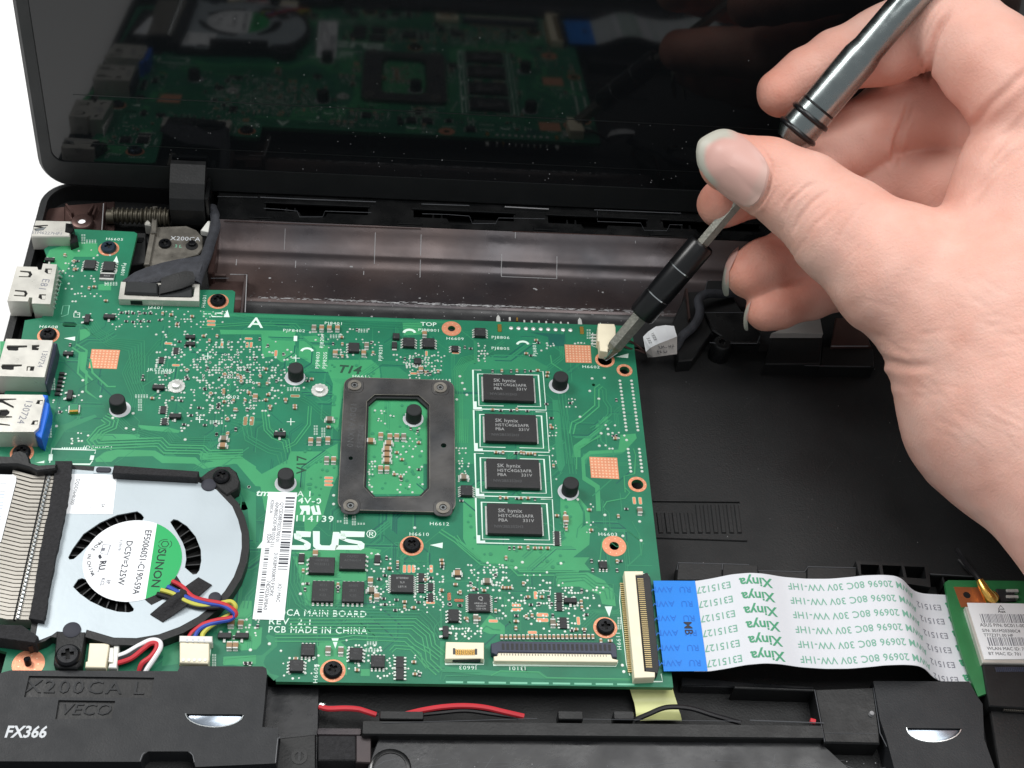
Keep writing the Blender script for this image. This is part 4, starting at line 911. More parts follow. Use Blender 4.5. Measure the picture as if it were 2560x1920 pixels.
# ================================================================== parts soldered to the board
def extent(f, x, y, w, h, z=0.0):
    a = q(f, x-w/2, y, z); b = q(f, x+w/2, y, z); c = q(f, x, y-h/2, z); d = q(f, x, y+h/2, z)
    return abs(b[0]-a[0]), abs(c[1]-d[1])
def ic(f, x, y, w, h, leads='', n_=4, ht=1.0, m='ic', lines=(), nm='chip', rz=0.0, dim='ic_print_dim', ts=1.0):
    """moulded package: body with chamfered edge, gull-wing leads, printed marking"""
    c = q2(f, x, y, ht); wm, hm = extent(f, x, y, w, h); hm -= ht*.35; c = (c[0], c[1]+ht*.15)
    mb = MB(); mb.box(-wm/2, wm/2, -hm/2, hm/2, .08, ht, m, bev=.12)
    mb.lathe([(.18, ht-.05), (.16, ht+.004)], 'ic_print_dim', 8, (-wm/2+.5, -hm/2+.45))
    o = link(nm, mb.mesh(nm), board, (c[0], c[1], .02), rz)
    if leads:
        for k in range(n_):
            for s in (-1, 1):
                if 'x' in leads or ('l' in leads and s < 0) or ('r' in leads and s > 0):
                    yy = (k-(n_-1)/2)*hm*.84/max(1, n_-1); lm = LEAD(hm*.84/max(1, n_-1)*.5)
                    link('lead', lm, o, (s*wm/2, yy, 0), 0 if s > 0 else math.pi, local=True)
                if 'y' in leads:
                    xx = (k-(n_-1)/2)*wm*.84/max(1, n_-1); lm = LEAD(wm*.84/max(1, n_-1)*.5)
                    link('lead', lm, o, (xx, s*hm/2, 0), s*math.pi/2, local=True)
    for i, (tx, s_) in enumerate(lines):
        me = text_mesh(tx, s_, dim); link('printed_text', me, o, (0, hm*.28-i*hm*.24, ht+.012), 0, local=True)
    return o
_lead = {}
def LEAD(w):
    w = round(max(.14, min(.5, w)), 2)
    if w not in _lead:
        mb = MB(); mb.box(-.05, .25, -w/2, w/2, .30, .42, 'tin'); mb.box(.15, .27, -w/2, w/2, .06, .42, 'tin'); mb.box(.2, .62, -w/2, w/2, .01, .12, 'solder'); _lead[w] = mb.mesh('lead')
    return _lead[w]
def smd(kind):
    mb = MB()
    if kind == 'R': mb.box(-.5, .5, -.27, .27, .03, .32, 'tin', bev=.05); mb.box(-.3, .3, -.275, .275, .1, .36, 'ic')
    if kind == 'c': mb.box(-.55, .55, -.3, .3, .03, .5, 'tin', bev=.06); mb.box(-.3, .3, -.31, .31, .05, .52, 'cap_tan')
    if kind == 'C': mb.box(-1.0, 1.0, -.65, .65, .03, .95, 'tin', bev=.1); mb.box(-.62, .62, -.66, .66, .06, .97, 'cap_grey'); mb.box(-1.35, 1.35, -.6, .6, .005, .10, 'solder', bev=.04)
    if kind == 'K': mb.box(-1.0, 1.0, -.65, .65, .03, .95, 'tin', bev=.1); mb.box(-.62, .62, -.66, .66, .06, .97, 'cap_tan'); mb.box(-1.3, 1.3, -.6, .6, .005, .10, 'solder', bev=.04)
    if kind == 'S':
        mb.box(-1.45, 1.45, -.65, .65, .15, 1.0, 'ic', bev=.14)
        for x, s in ((-.95, 1), (.95, 1), (0, -1)):
            mb.box(x-.25, x+.25, min(.6*s, 1.1*s), max(.6*s, 1.1*s), .25, .4, 'tin'); mb.box(x-.3, x+.3, min(1.0*s, 1.45*s), max(1.0*s, 1.45*s), .01, .3, 'solder', bev=.06)
    if kind == 'A':                            # resistor array
        mb.box(-.75, .75, -1.3, 1.3, .03, .42, 'ic', bev=.05)
        for k in range(4):
            for s in (-1, 1): mb.box(s*.9-.32, s*.9+.32, -1.1+k*.72-.17, -1.1+k*.72+.17, .01, .3, 'solder', bev=.05)
    if kind == 'D':                            # diode: black body, tinned ends
        mb.box(-.8, .8, -1.2, 1.2, .1, .95, 'ic', bev=.12); mb.box(-.7, .7, 1.15, 1.75, .02, .4, 'solder', bev=.06); mb.box(-.7, .7, -1.75, -1.15, .02, .4, 'solder', bev=.06)
    return mb.mesh({'R': 'resistor', 'c': 'capacitor', 'C': 'capacitor', 'K': 'capacitor', 'S': 'transistor', 'A': 'resistor_array', 'D': 'diode'}[kind])
SMD = {k: smd(k) for k in 'RcCKSAD'}
SN = {'R': 'resistor', 'c': 'capacitor', 'C': 'capacitor', 'K': 'capacitor', 'S': 'transistor', 'A': 'resistor_array', 'D': 'diode'}
def put(kind, f, x, y, v_=0, s=1.0):
    o = link(SN[kind], SMD[kind], board, (*q2(f, x, y, .3), .02), math.pi/2*v_)
    if s != 1.0: o.scale = (s, s, s)
    return o
# memory chips
RAM = {}
ram_spots = (('C', 940, 1003, 'topmost'), ('C', 958, 1352, 'second'), ('F', 633, 640, 'third'), ('F', 645, 1032, 'bottom'))
mb = MB(); mb.box(-6.9, 6.9, -4.1, 4.1, .12, .3, 'tin'); mb.box(-6.5, 6.5, -4.35, 4.35, .3, 1.25, 'ic_ram', bev=.12); RAMM = mb.mesh('memory_chip')
for f, x, y, w_ in ram_spots:
    c = q(f, x, y, 1.2); o = link('memory_chip', RAMM, board, (c[0], c[1]+.2, .02))
    for body, s_, xx, yy in (('SK hynix', 1.55, -3.9, 2.2), ('H5TC4G63AFR', 1.25, -3.9, .75), ('PBA', 1.25, -3.9, -.55), ('331V', 1.25, 1.9, -.55), ('· NW3B5352H3', 1.1, -5.6, -2.35)):
        link('printed_text', text_mesh(body, s_, 'ic_print' if s_ > 1.15 else 'ic_print_dim', align='LEFT', bold=.012, sp=1.05), o, (xx, yy, 1.262), local=True)
# power and controller chips
ic('H', 845, 255, 222, 150, 'l', 4, 1.1, lines=(('H0903B', .9), ('M230313', .9))); ic('H', 1110, 222, 225, 150, 'r', 4, 1.1, lines=(('CRM27', .9), ('AON6414', .9)))
ic('H', 855, 480, 190, 190, 'y', 5, 1.1, lines=(('4E12', .9), ('A309', .9), ('K33', .9))); ic('H', 1115, 485, 190, 190, 'y', 5, 1.1, lines=(('AM05', .9), ('2E31', .9), ('K30', .9)))
ic('H', 1540, 412, 195, 165, 'x', 9, .9, lines=(('BTB9800', .75), ('SL0', .75), ('LB714', .75)), dim='ic_print')
qc = ic('I', 340, 370, 185, 165, 'x', 9, .9, lines=(('', 1),)); 
for b_, s_, yy in (('Q', 1.5, 1.0), ('AR8161-AL', .62, -.3), ('NE2G19', .62, -1.0), ('1320 CN', .62, -1.7)): link('printed_text', text_mesh(b_, s_, 'ic_print', bold=.01), qc, (.3, yy, .915), local=True)
ic('I', 118, 480, 90, 115, 'x', 4, 1.0); ic('H', 725, 985, 118, 115, 'y', 4, 1.0, lines=(('S1 A80', .6), ('SGDD09', .6))); ic('H', 625, 1123, 118, 112, 'x', 4, 1.1, lines=(('B8C4', .6), ('1EM', .6))); ic('H', 1140, 1022, 112, 122, 'x', 4, 1.1, lines=(('1EM', .6), ('B8C', .6))); ic('H', 1330, 1085, 120, 115, 'y', 4, 1.0, lines=(('S1 A80', .6), ('SGDD', .6)))
ic('A', 775, 625, 100, 80, 'x', 4, .9); ic('A', 940, 640, 102, 85, 'x', 4, .9); ic('B', 1330, 1342, 95, 85, 'l', 4, .9); ic('B', 1805, 1298, 100, 85, 'x', 4, 1.0, lines=(('YG1', .6),)); ic('B', 1975, 1303, 105, 85, 'x', 4, 1.0, lines=(('YG1', .6),)); ic('C', 693, 520, 95, 78, 'x', 4, 1.0, lines=(('TX', .6),))
ic('B', 1880, 1460, 62, 58, 'y', 3, .9); ic('F', 230, 783, 100, 98, 'x', 5, 1.0, lines=(('4', .8),)); ic('C', 475, 660, 60, 52, 'x', 3, .8); ic('B', 1695, 1245, 60, 55, '', 0, .9)
ic('F', 1410, 1425, 70, 70, 'y', 3, .8)
# big current sense resistor top left
c = q2('A', 925, 728, .5); mb = MB(); mb.box(-1.9, 1.9, -1.3, 1.3, .03, .6, 'tin', bev=.1); mb.box(-1.85, 1.85, -.75, .75, .05, .64, 'ic'); o = link('sense_resistor', mb.mesh('sense_resistor'), board, (*c, .02)); link('printed_text', text_mesh('R025', .8, 'ic_print'), o, (0, 0, .645), local=True)
for f, x, y, v_ in (('A', 430, 590, 0), ('A', 945, 1085, 0), ('A', 590, 1402, 0), ('D', 1370, 312, 0), ('D', 1515, 562, 0), ('E', 690, 650, 0), ('I', 1125, 358, 0), ('M', 1880, 1325, 0), ('M', 2065, 1325, 0), ('A', 1645, 1258, 0), ('A', 1645, 1318, 0)): put('S', f, x, y, v_, 1.0 if f != 'A' or x > 900 and y < 1200 else .85)
for f, x, y, v_ in (('A', 755, 1105, 1), ('D', 605, 380, 1), ('I', 48, 630, 1)): put('S', f, x, y, v_)
for f, x, y, v_ in (('B', 1680, 1330, 0), ('H', 670, 195, 0), ('H', 1325, 205, 0), ('I', 155, 120, 0)): put('D', f, x, y, v_, .85)
for f, x, y, v_, s in (('A', 1520, 1370, 0, .8), ('A', 1395, 1452, 0, .8), ('D', 1410, 500, 0, .9), ('D', 1420, 600, 0, .8), ('H', 1520, 1095, 0, 1.15), ('H', 1520, 1190, 0, 1.15), ('I', 1065, 545, 0, 1.1), ('I', 1030, 320, 0, .9), ('I', 1030, 400, 0, .9), ('H', 1705, 360, 0, .9), ('H', 1705, 450, 0, .9), ('H', 1785, 440, 0, .8), ('H', 1785, 530, 0, .8), ('F', 1010, 1165, 0, .8), ('F', 1012, 1225, 0, .8)): put('A', f, x, y, v_, s)
for f, x, y, v_ in (('E', 1120, 520, 0), ('E', 1475, 705, 0), ('E', 1630, 725, 0), ('E', 1615, 775, 0), ('E', 1615, 825, 0), ('E', 1615, 875, 0), ('D', 1935, 755, 0), ('D', 1925, 815, 0), ('H', 2015, 330, 0), ('F', 205, 675, 0), ('I', 405, 190, 0), ('H', 1275, 475, 0)): put('K' if rnd.random() < .5 else 'C', f, x, y, v_)
for f, x, y in (('E', 957, 702), ('E', 1027, 702), ('E', 1105, 695), ('E', 1095, 868), ('E', 1155, 868), ('E', 1562, 658), ('E', 1640, 668), ('E', 1700, 668), ('E', 1760, 668), ('E', 1560, 945), ('E', 1615, 945), ('B', 985, 1180), ('B', 1052, 1180), ('B', 1118, 1180), ('B', 1188, 1180), ('B', 1168, 1395), ('B', 1415, 1395), ('B', 1440, 1330), ('B', 1940, 1228), ('M', 1940, 1190), ('M', 2050, 1190), ('M', 1930, 1425), ('M', 1995, 1425), ('H', 900, 990), ('H', 1010, 995), ('H', 1265, 390), ('H', 1320, 525), ('H', 790, 152), ('F', 1725, 960), ('I', 975, 545), ('E', 478, 325), ('H', 2175, 715), ('C', 180, 845)): put('K' if rnd.random() < .6 else 'C', f, x, y, 1, .9)
# small passives, each at its place
P_ = {'A': '640 600 c,670 595 R,640 670 c,655 668 c,770 830 c,815 820 c,1050 1040 R,1100 1045 R,1150 1045 R,1205 1045 R,1250 1045 R,1300 1045 R,1090 1115 R,1150 1120 R,1215 1115 R,1285 1115 R,1380 1105 R,1480 1060 c,1405 1050 c,1535 1130 R,1530 1145 c,1660 1075 c,1760 1245 c,1875 1245 c,1810 1285 c,1550 1290 R,1600 1330 R,2080 1600 c,2085 1640 c,1945 1580 c,1235 1590 R,1610 1600 R,1615 1540 c,2140 1540 R,1430 1580 R,915 940 c,560 545 c,605 1320 R',
 'D': '1235 240 R,1620 230 R,1940 195 c,1770 320 R,1820 360 c,1935 330 c,1935 350 c,2085 230 c,2085 255 c,1890 460 R,1885 480 R,2040 500 c,1965 580 c,1720 480 R,1650 545 R,2035 665 R,1870 710 R,1970 705 c,1490 400 c,1315 400 c,1565 420 R,2150 350 c,1440 620 R,1590 625 R,1770 630 R,1860 620 R,640 520 R,520 515 R',
 'B': '210 1575 c,355 1605 c,355 1635 c,325 1585 c,520 1590 c,570 1530 c,405 1540 R,475 1440 R,585 1325 R,720 1400 R,515 1270 R,1230 1420 c,1150 1310 R,1230 1315 c,1495 1390 c,1355 1190 R,1480 1300 R,1225 1255 c,2175 1360 R,1950 1560 c,1990 1570 R,1900 1545 c,1770 1440 R,1350 1640 c',
 'E': '40 245 R,95 290 c,160 380 R,155 410 R,205 265 c,205 290 c,300 430 c,310 600 R,235 515 c,235 640 c,145 640 R,425 285 c,605 400 c,605 420 c,740 340 c,740 355 c,820 395 c,820 415 c,590 300 c,570 345 c,510 210 c,580 205 c,660 180 R,930 180 R,965 165 c,1110 580 c,1820 590 R,1880 610 R,1890 715 c,1745 680 R,1745 860 c,1700 800 c,1890 945 R,1735 1010 c,1740 1030 R,1680 990 c,1590 790 R,410 430 R,290 350 c,390 350 c,65 70 R,210 360 c,700 600 R',
 'C': '560 650 R,610 660 R,1175 590 c,1195 610 R,800 855 R,880 855 c,960 855 R,1010 855 c,1080 855 R,1130 855 R,1190 850 c,1275 870 c,1270 900 c,870 1195 R,960 1195 R,1010 1190 c,800 1190 c,1100 1200 R,1265 1140 R,1310 1260 R,830 1560 c,890 1560 c,1000 1565 R,1070 1565 c,1130 1570 c,1470 1130 R,1870 1105 R,1870 1415 R,1860 1440 c,200 850 R,240 860 R,330 860 c,1300 1330 c,1090 705 c,1130 720 R,155 870 c',
 'F': '500 455 R,540 455 R,660 455 R,700 455 c,760 465 c,820 468 c,520 845 c,570 848 c,665 850 R,700 850 c,760 850 c,820 855 R,960 155 R,965 240 c,980 570 c,1080 980 c,1085 1035 K,1090 1065 c,1085 1095 R,1090 1115 c,600 1278 R,640 1278 R,690 1275 c,760 1275 c,820 1280 c,870 1280 c,930 1280 c,570 1365 c,1010 1000 c,1500 310 R,1515 330 c,1610 940 R,1540 1005 c,1310 1390 R,1320 1470 R,1530 1395 c,1560 1390 R,1530 1470 R,185 870 R,1290 950 c,1305 1125 c,190 650 c',
 'H': '1880 210 c,1885 240 c,1885 265 R,1405 190 R,1430 280 c,1500 270 R,1500 230 c,1340 370 R,1390 340 R,1380 540 R,1390 590 R,1560 570 c,1560 615 c,1490 550 R,1640 620 c,1680 570 R,1480 640 R,1790 500 R,1880 470 c,1740 380 c,1790 360 R,2035 490 c,2040 600 R,1950 590 R,1265 545 c,1290 450 R,720 410 R,985 440 R,985 470 R,985 420 c,700 460 R,290 780 R,685 300 c,2100 720 c,2190 720 c,1150 1160 c,620 1060 c,225 1105 R,190 1105 R,2000 420 c,2130 410 R,2180 460 R,1650 1195 c,1690 1195 R,1640 1090 c',
 'I': '480 130 R,545 240 c,575 240 c,605 240 c,720 205 c,290 250 c,380 265 c,480 345 R,480 440 c,175 280 c,170 390 R,85 380 R,225 505 c,305 505 c,340 510 c,240 520 R,660 480 R,655 530 c,655 590 c,745 325 R,760 320 c,785 385 R,855 380 R,965 380 R,975 480 R,1000 560 c,1225 410 c,1220 360 c,1225 265 R,1265 470 R,1245 600 c,1250 630 R,1390 700 c,1470 700 c,1140 610 R,1175 600 c,795 480 c,745 490 c,880 320 c,940 320 R',
 'G': '2000 410 K,2080 415 c,2120 750 R,2160 750 R,2020 530 R'}
for f, s_ in P_.items():
    for e in s_.split(','):
        x, y, k = e.split(); put(k, f, float(x), float(y), 1 if rnd.random() < .45 else 0, 1.0)
for i in range(22):
    x = 533+i*37.5; c = q2('I', x, 668-i*.2, .3); o = link('capacitor', SMD['c'], board, (*c, .02), math.pi/2); o.scale = (1.15, 1.05, 1)
# rubber pegs
mb = MB(); mb.lathe([(2.45, 0), (2.5, .35), (2.5, .55), (2.35, .62)], 'white_plastic', 28); PEGB = mb.mesh('peg_base')
mb = MB(); mb.lathe([(2.0, .0), (2.0, .8), (1.95, 3.1), (1.88, 3.45), (1.7, 3.6)], 'rubber', 28); PEGM = mb.mesh('rubber_peg')
mb = MB(); mb.lathe([(2.6, 0), (2.6, .04)], 'paper_grey', 28); PEGD = mb.mesh('peg_base')
for f, x, y, dx, dy in (('B', 822, 1605, .2, .3), ('D', 1038, 495, -.4, .2), ('E', 740, 1068, .1, .3), ('E', 1842, 510, .1, .1), ('C', 1372, 985, .2, .2), ('F', 1108, 795, .3, .2)):
    c = q2(f, x, y); o = link('rubber_peg', PEGM, board, (c[0]+dx, c[1]+dy, .06)); link('peg_base', PEGD, o, (-dx, -dy, -.02), local=True)
# top edge row: solder joints and pins of the underside connector
for i in range(9):
    c = q2('C', 960+i*64, 487+i*2.2); mb = MB(); mb.lathe([(.62, .01), (.55, .2), (.25, .35)], 'tin', 12, (0, 0)); link('pin_joint', mb.mesh('pin_joint'), board, (*c, .02))
for i in range(9):
    c = q2('C', 947+i*63, 425+i*3, -1.5); h = 2.2 if i < 2 else 1.0; mb = MB(); mb.box(c[0]-.25, c[0]+.25, c[1]-.6, c[1]+h*.35, -1.8, -1.4+h*.35, 'gold' if i == 1 else 'tin', bev=.1); mb.build('connector_pin', board)
for x, y in ((850, 405), (1555, 428)):
    c = q2('C', x, y, -1.0); mb = MB(); mb.prism([(c[0]-.6, c[1]-1.2), (c[0]+.6, c[1]-1.2), (c[0]+.5, c[1]+.7), (c[0], c[1]+1.6), (c[0]-.5, c[1]+.7)], -1.6, -1.0, 'tin', .1); mb.build('blade_pin', board)
for x, y in ((860, 487), (1570, 507)):
    c = q2('C', x, y); mb = MB(); mb.box(c[0]-.55, c[0]+.55, c[1]-1.3, c[1]+1.3, .005, .3, 'gold', bev=.12); mb.build('pin_joint', board)

# --- sockets on the left edge
def slot(mb, f, pts, z, m='hole'): mb.flat([q2(f, x, y, z) for x, y in pts], z+.015, m)
def cut_top(f, top, cuts, z, zb, m, tabs=()):
    """sheet-metal shell: the top has real openings, dark depth below"""
    mb = MB(); poly = [q2(f, x, y, z) for x, y in top]
    plate(poly, [[q2(f, x, y, z) for x, y in c] for c in cuts], z-.45, z, m, mb=mb)
    mb.prism(poly, zb, z-.5, m)
    for c in cuts: mb.flat([q2(f, x, y, z) for x, y in c], z-.47, 'hole')
    for c in tabs: mb.prism([q2(f, x, y, z) for x, y in c], z-.5, z-.1, m, .05)
    return mb
hd = cut_top('A', ((145, 642), (322, 648), (330, 672), (358, 672), (372, 618), (492, 626), (434, 968), (275, 962), (280, 912), (252, 910), (240, 945), (62, 940)),
    (((175, 678), (265, 685), (280, 712), (262, 738), (160, 735), (164, 726), (240, 728), (252, 712), (244, 698), (172, 690)), ((130, 845), (225, 852), (240, 878), (222, 905), (118, 898), (122, 888), (205, 893), (214, 878), (206, 865), (128, 858)), ((392, 660), (450, 662), (440, 708), (408, 706), (384, 690)), ((340, 882), (398, 884), (390, 930), (356, 928), (330, 912))), 4.6, -1.0, 'steel', (((412, 668), (446, 668), (440, 702), (414, 700)), ((360, 890), (396, 892), (388, 925), (362, 922))))
hdo = hd.build('video_socket', board)
link('stamped_text', text_mesh('E81', 2.7, 'ink_soft', sp=1.1), hdo, np.array((*q2('A', 378, 800, 4.6), 4.62))-np.array(WL[board.name]), math.radians(-97), local=True)
for i in range(9):
    a = q('A', 505-i*8.5, 690+i*38, 2.0); b = q('A', 540-i*8.5, 700+i*38, .1); mb = MB(); mb.tube([a, (a+b)/2+np.array([0, 0, .5]), b], .25, 'tin', 6); mb.build('socket_pin', board)
u1 = cut_top('A', ((52, 1268), (456, 1282), (450, 1320), (383, 1600), (-40, 1588)), (((62, 1325), (235, 1325), (235, 1342), (160, 1346), (158, 1368), (140, 1372), (72, 1368), (55, 1345)), ((275, 1322), (340, 1320), (338, 1338), (312, 1342), (338, 1350), (330, 1368), (275, 1365)), ((20, 1488), (190, 1490), (188, 1506), (120, 1510), (118, 1535), (95, 1538), (20, 1532), (8, 1508)), ((232, 1505), (300, 1506), (290, 1545), (228, 1545))), 5.6, -1.0, 'steel', (((240, 1512), (262, 1512), (256, 1542), (236, 1542)),))
o = u1.build('usb_socket', board); link('stamped_text', text_mesh('130724', 1.9, 'ink_soft'), o, np.array((*q2('A', 368, 1440, 5.6), 5.62))-np.array(WL[board.name]), math.radians(-95), local=True)
mb = MB(); mb.prism([q2('A', x, y, 4.6) for x, y in ((458, 1290), (492, 1300), (478, 1380), (405, 1659), (385, 1640))], 0, 4.4, 'dark_blue_plastic', .3); mb.build('socket_insulator', board)
u2 = cut_top('D', ((-60, 366), (368, 370), (384, 400), (332, 655), (292, 690), (-100, 690)), (((325, 415), (372, 414), (364, 452), (308, 448)), ((285, 592), (330, 590), (322, 630), (265, 628)), ((-20, 402), (140, 402), (142, 412), (30, 420), (120, 470), (118, 486), (20, 440), (-30, 430)), ((0, 498), (60, 496), (84, 515), (78, 535), (40, 560), (0, 560), (-10, 530)), ((-20, 548), (105, 555), (105, 566), (-20, 572)), ((-20, 612), (88, 628), (86, 638), (-20, 628))), 5.8, -1.0, 'steel', (((345, 420), (368, 420), (362, 448), (340, 446)), ((300, 598), (326, 598), (318, 626), (296, 624))))
o = u2.build('usb_socket', board); link('stamped_text', text_mesh('130724', 2.5, 'ink_soft'), o, np.array((*q2('D', 215, 515, 5.8), 5.82))-np.array(WL[board.name]), math.radians(-97), local=True)
mb = MB(); mb.prism([q2('D', x, y, 5.0) for x, y in ((362, 362), (410, 366), (412, 382), (392, 420), (428, 440), (420, 520), (360, 745), (320, 720), (290, 690), (292, 656), (340, 650))], 0, 4.9, 'usb_blue', .3); mb.build('usb_tongue', board)
mb = MB(); mb.prism([q2('D', x, y, .4) for x, y in ((352, 800), (432, 512), (420, 505), (345, 790))], .0, .3, 'silk_dim'); mb.build('socket_outline', board)
for i in range(6):
    a = q('D', 540-i*8, 175+i*35, 1); mb = MB(); mb.box(a[0]-.8, a[0]+.4, a[1]-.35, a[1]+.35, .0, .7, 'ic'); mb.box(a[0]+.3, a[0]+.9, a[1]-.2, a[1]+.2, .02, .4, 'solder'); mb.build('socket_pin', board)
for i in range(4):
    a = q('D', 405-i*12, 530+i*68, 1.2); b = q('D', 418-i*12, 540+i*68, .1); mb = MB(); mb.tube([a, b], .3, 'tin', 6); mb.build('socket_pin', board)
c = q2('D', 640, 490, .6); mb = MB(); mb.box(-1.4, 1.4, -1.2, 1.2, .03, .5, 'tin', bev=.1); mb.box(-1.0, 1.0, -1.25, 1.25, .05, 1.0, 'pcb_mid', bev=.1); mb.box(-1.05, 1.05, -1.3, -.7, .05, 1.02, 'gold', bev=.05); link('inductor', mb.mesh('inductor'), board, (*c, .02), .1)
# audio jack
jk = MB(); jk.prism([q2('P', x, y, 3.6) for x, y in ((352, 435), (705, 445), (690, 595), (305, 598))], -1.2, 3.6, 'steel', .3); jo = jk.build('jack_socket', board)
mb = MB(); mb.prism([q2('P', x, y, 3.7) for x, y in ((645, 462), (715, 468), (735, 530), (700, 570), (635, 555))], -1, 3.75, 'black_gloss', .3); mb.prism([q2('P', x, y, 2.4) for x, y in ((700, 560), (760, 580), (770, 640), (690, 670), (685, 600))], -.5, 2.4, 'black_gloss', .3); mb.build('jack_spring', board)
mb = MB(); slot(mb, 'P', ((330, 490), (470, 482), (475, 492), (400, 498), (455, 510), (430, 530), (345, 538), (335, 520), (400, 515), (330, 500)), 3.61); mb.flat([q2('P', x, y, 3.6) for x, y in ((345, 530), (460, 500), (430, 535), (350, 545))], 3.63, 'chrome'); mb.build('jack_cutout', board)
link('stamped_text', text_mesh('S1M6227HF1', 1.5, 'ink_soft'), jo, np.array((*q2('P', 465, 565, 3.6), 3.62))-np.array(WL[board.name]), -.02, local=True)

# --- white wire socket at the top right corner
c0 = q('C', 1780, 545, 2.0)
mb = MB(); mb.prism([q2('C', x, y, 3) for x, y in ((1712, 444), (1852, 448), (1864, 480), (1864, 660), (1795, 660), (1795, 690), (1728, 680), (1722, 600), (1705, 590), (1708, 480))], .05, 3.0, 'cream', .15); o = mb.build('wire_socket', board)
for i in range(4): a = q('C', 1678, 545+i*26, .2); mb = MB(); mb.box(a[0]-.9, a[0]+.9, a[1]-.28, a[1]+.28, .01, .35, 'tin', bev=.05); mb.build('socket_pin', board)
# --- small flat-cable socket
def fpc(name, f, body, latch, zb, zl, mlatch, mbody='cream'):
    mb = MB(); mb.prism([q2(f, x, y, zb) for x, y in body], .03, zb, mbody, .15); o = mb.build(name, board)
    mb = MB(); mb.prism([q2(f, x, y, zl) for x, y in latch], .2, zl, mlatch, .15); mb.build('latch', o, org=WL[o.name]); return o
s1 = fpc('cable_socket', 'I', ((52, 706), (380, 712), (380, 858), (350, 850), (45, 855)), ((95, 810), (345, 812), (372, 850), (340, 862), (110, 860), (75, 848)), 1.7, 1.4, 'ic')
s1.data.materials[0] = MATS['cream']
mb = MB(); mb.prism([q2('I', x, y, 1.9) for x, y in ((112, 758), (130, 758), (136, 775), (298, 778), (304, 762), (322, 764), (322, 815), (112, 812))], 1.5, 1.78, 'ic_print_dim', .05); mb.build('socket_cavity', s1, org=WL[s1.name])
for i in range(10): a = q('I', 140+i*17, 795, 1.85); mb = MB(); mb.box(a[0]-.12, a[0]+.12, a[1]-.7, a[1]+.7, 1.78, 1.9, 'gold'); mb.build('contact', s1, org=WL[s1.name])
# --- long flat-cable socket with the dark latch open
s2 = fpc('cable_socket', 'I', ((500, 790), (1480, 805), (1490, 850), (1540, 862), (1535, 882), (470, 872), (465, 832), (492, 828)), ((440, 722), (520, 698), (1500, 712), (1525, 740), (1530, 840), (1490, 838), (1478, 808), (505, 795), (490, 820), (445, 800)), 1.5, 1.9, 'dark_blue_plastic')
for i in range(38): a = q('I', 530+i*24.5, 815+i*.35, 1.55); mb = MB(); mb.box(a[0]-.1, a[0]+.1, a[1]-.25, a[1]+.25, 1.3, 1.53, 'steel_dark'); mb.build('contact', s2, org=WL[s2.name])
for i in range(24): a = q('I', 545+i*40, 745+i*.4, 1.9); mb = MB(); mb.box(a[0]-.3, a[0]+.3, a[1]-.9, a[1]+.7, 1.7, 1.93, 'ic'); mb.build('latch_groove', s2, org=WL[s2.name])
# --- big upright flat-cable socket
s3 = fpc('cable_socket', 'I', ((1592, 95), (1755, 95), (1755, 125), (1690, 130), (1768, 960), (1858, 968), (1858, 1012), (1680, 1020)), ((1690, 130), (1755, 120), (1790, 105), (1818, 150), (1895, 920), (1880, 985), (1858, 970), (1775, 962)), 2.6, 2.3, 'ic')
for i in range(44):
    t_ = i/43; a = q('I', 1700+75*t_, 165+760*t_, 2.3); mb = MB(); mb.box(a[0]+.1, a[0]+1.5, a[1]-.11, a[1]+.11, 2.3, 2.42, 'contact'); mb.build('contact', s3, org=WL[s3.name])
    a = q('I', 1580+70*t_, 205+760*t_, .3); mb = MB(); mb.box(a[0]-.7, a[0]+.8, a[1]-.13, a[1]+.13, .02, .45, 'contact'); mb.build('contact', s3, org=WL[s3.name])
# --- wire sockets below the fan
s4 = MB(); s4.prism([q2('M', x, y, 2.6) for x, y in ((440, 1392), (655, 1395), (612, 1655), (395, 1650), (400, 1590), (420, 1585))], .05, 2.6, 'cream', .2); o = s4.build('wire_socket', board)
s5 = MB(); s5.prism([q2('M', x, y, 2.6) for x, y in ((1405, 1385), (1715, 1395), (1715, 1570), (1700, 1610), (1400, 1600), (1400, 1400))], .05, 2.6, 'cream', .2); s5.prism([q2('M', x, y, 1.2) for x, y in ((1400, 1600), (1700, 1600), (1700, 1640), (1395, 1630))], .05, 1.2, 'cap_tan', .1); s5.build('wire_socket', board)
for i in range(5): a = q('M', 1440+i*58, 1575, 2.6); mb = MB(); mb.lathe([(.45, 2.4), (.4, 2.75)], 'white_plastic', 8, a[:2]); mb.build('socket_tooth', board)

# ================================================================== metal back plate over the processor
bp = thing('back_plate', 'dark metal frame plate screwed over the processor area, with open window', 'metal plate', (5, 214, 0))
o_ = rrect(-8.9, 18.8, 194.2, 235.2, 2.6, 6)
wa = [q2('E', x, y, 1.4) for x, y in ((1440, 360), (1510, 300), (1890, 305), (1985, 390), (1985, 1110), (1910, 1185), (1500, 1190), (1415, 1100))]
pa, pb = q2('E', 1302, 850, 1.4), q2('E', 2105, 740, 1.4)
mb = plate(o_, [wa, circ(pa, .55, 12), circ(pb, .7, 12)], .25, 1.5, 'bracket'); mb.build('plate_body', bp)
cx_, cy_ = np.mean([p[0] for p in wa]), np.mean([p[1] for p in wa])
mb = MB(); mb.tube([(x, y, 1.45) for x, y in o_+o_[:1]], .12, 'steel_dark', 6); mb.build('plate_edge_highlight', bp); mb = MB(); mb.tube([(x, y, 1.45) for x, y in wa+wa[:1]], .10, 'steel_dark', 6); mb.build('plate_edge_highlight', bp)  # paler steel tubes added to put highlights on the plate's edges
inner_ = [(cx_+(p[0]-cx_)*.93, cy_+(p[1]-cy_)*.955) for p in wa]
mb = plate(wa, [inner_], .05, .9, 'rubber'); mb.build('window_gasket', bp)
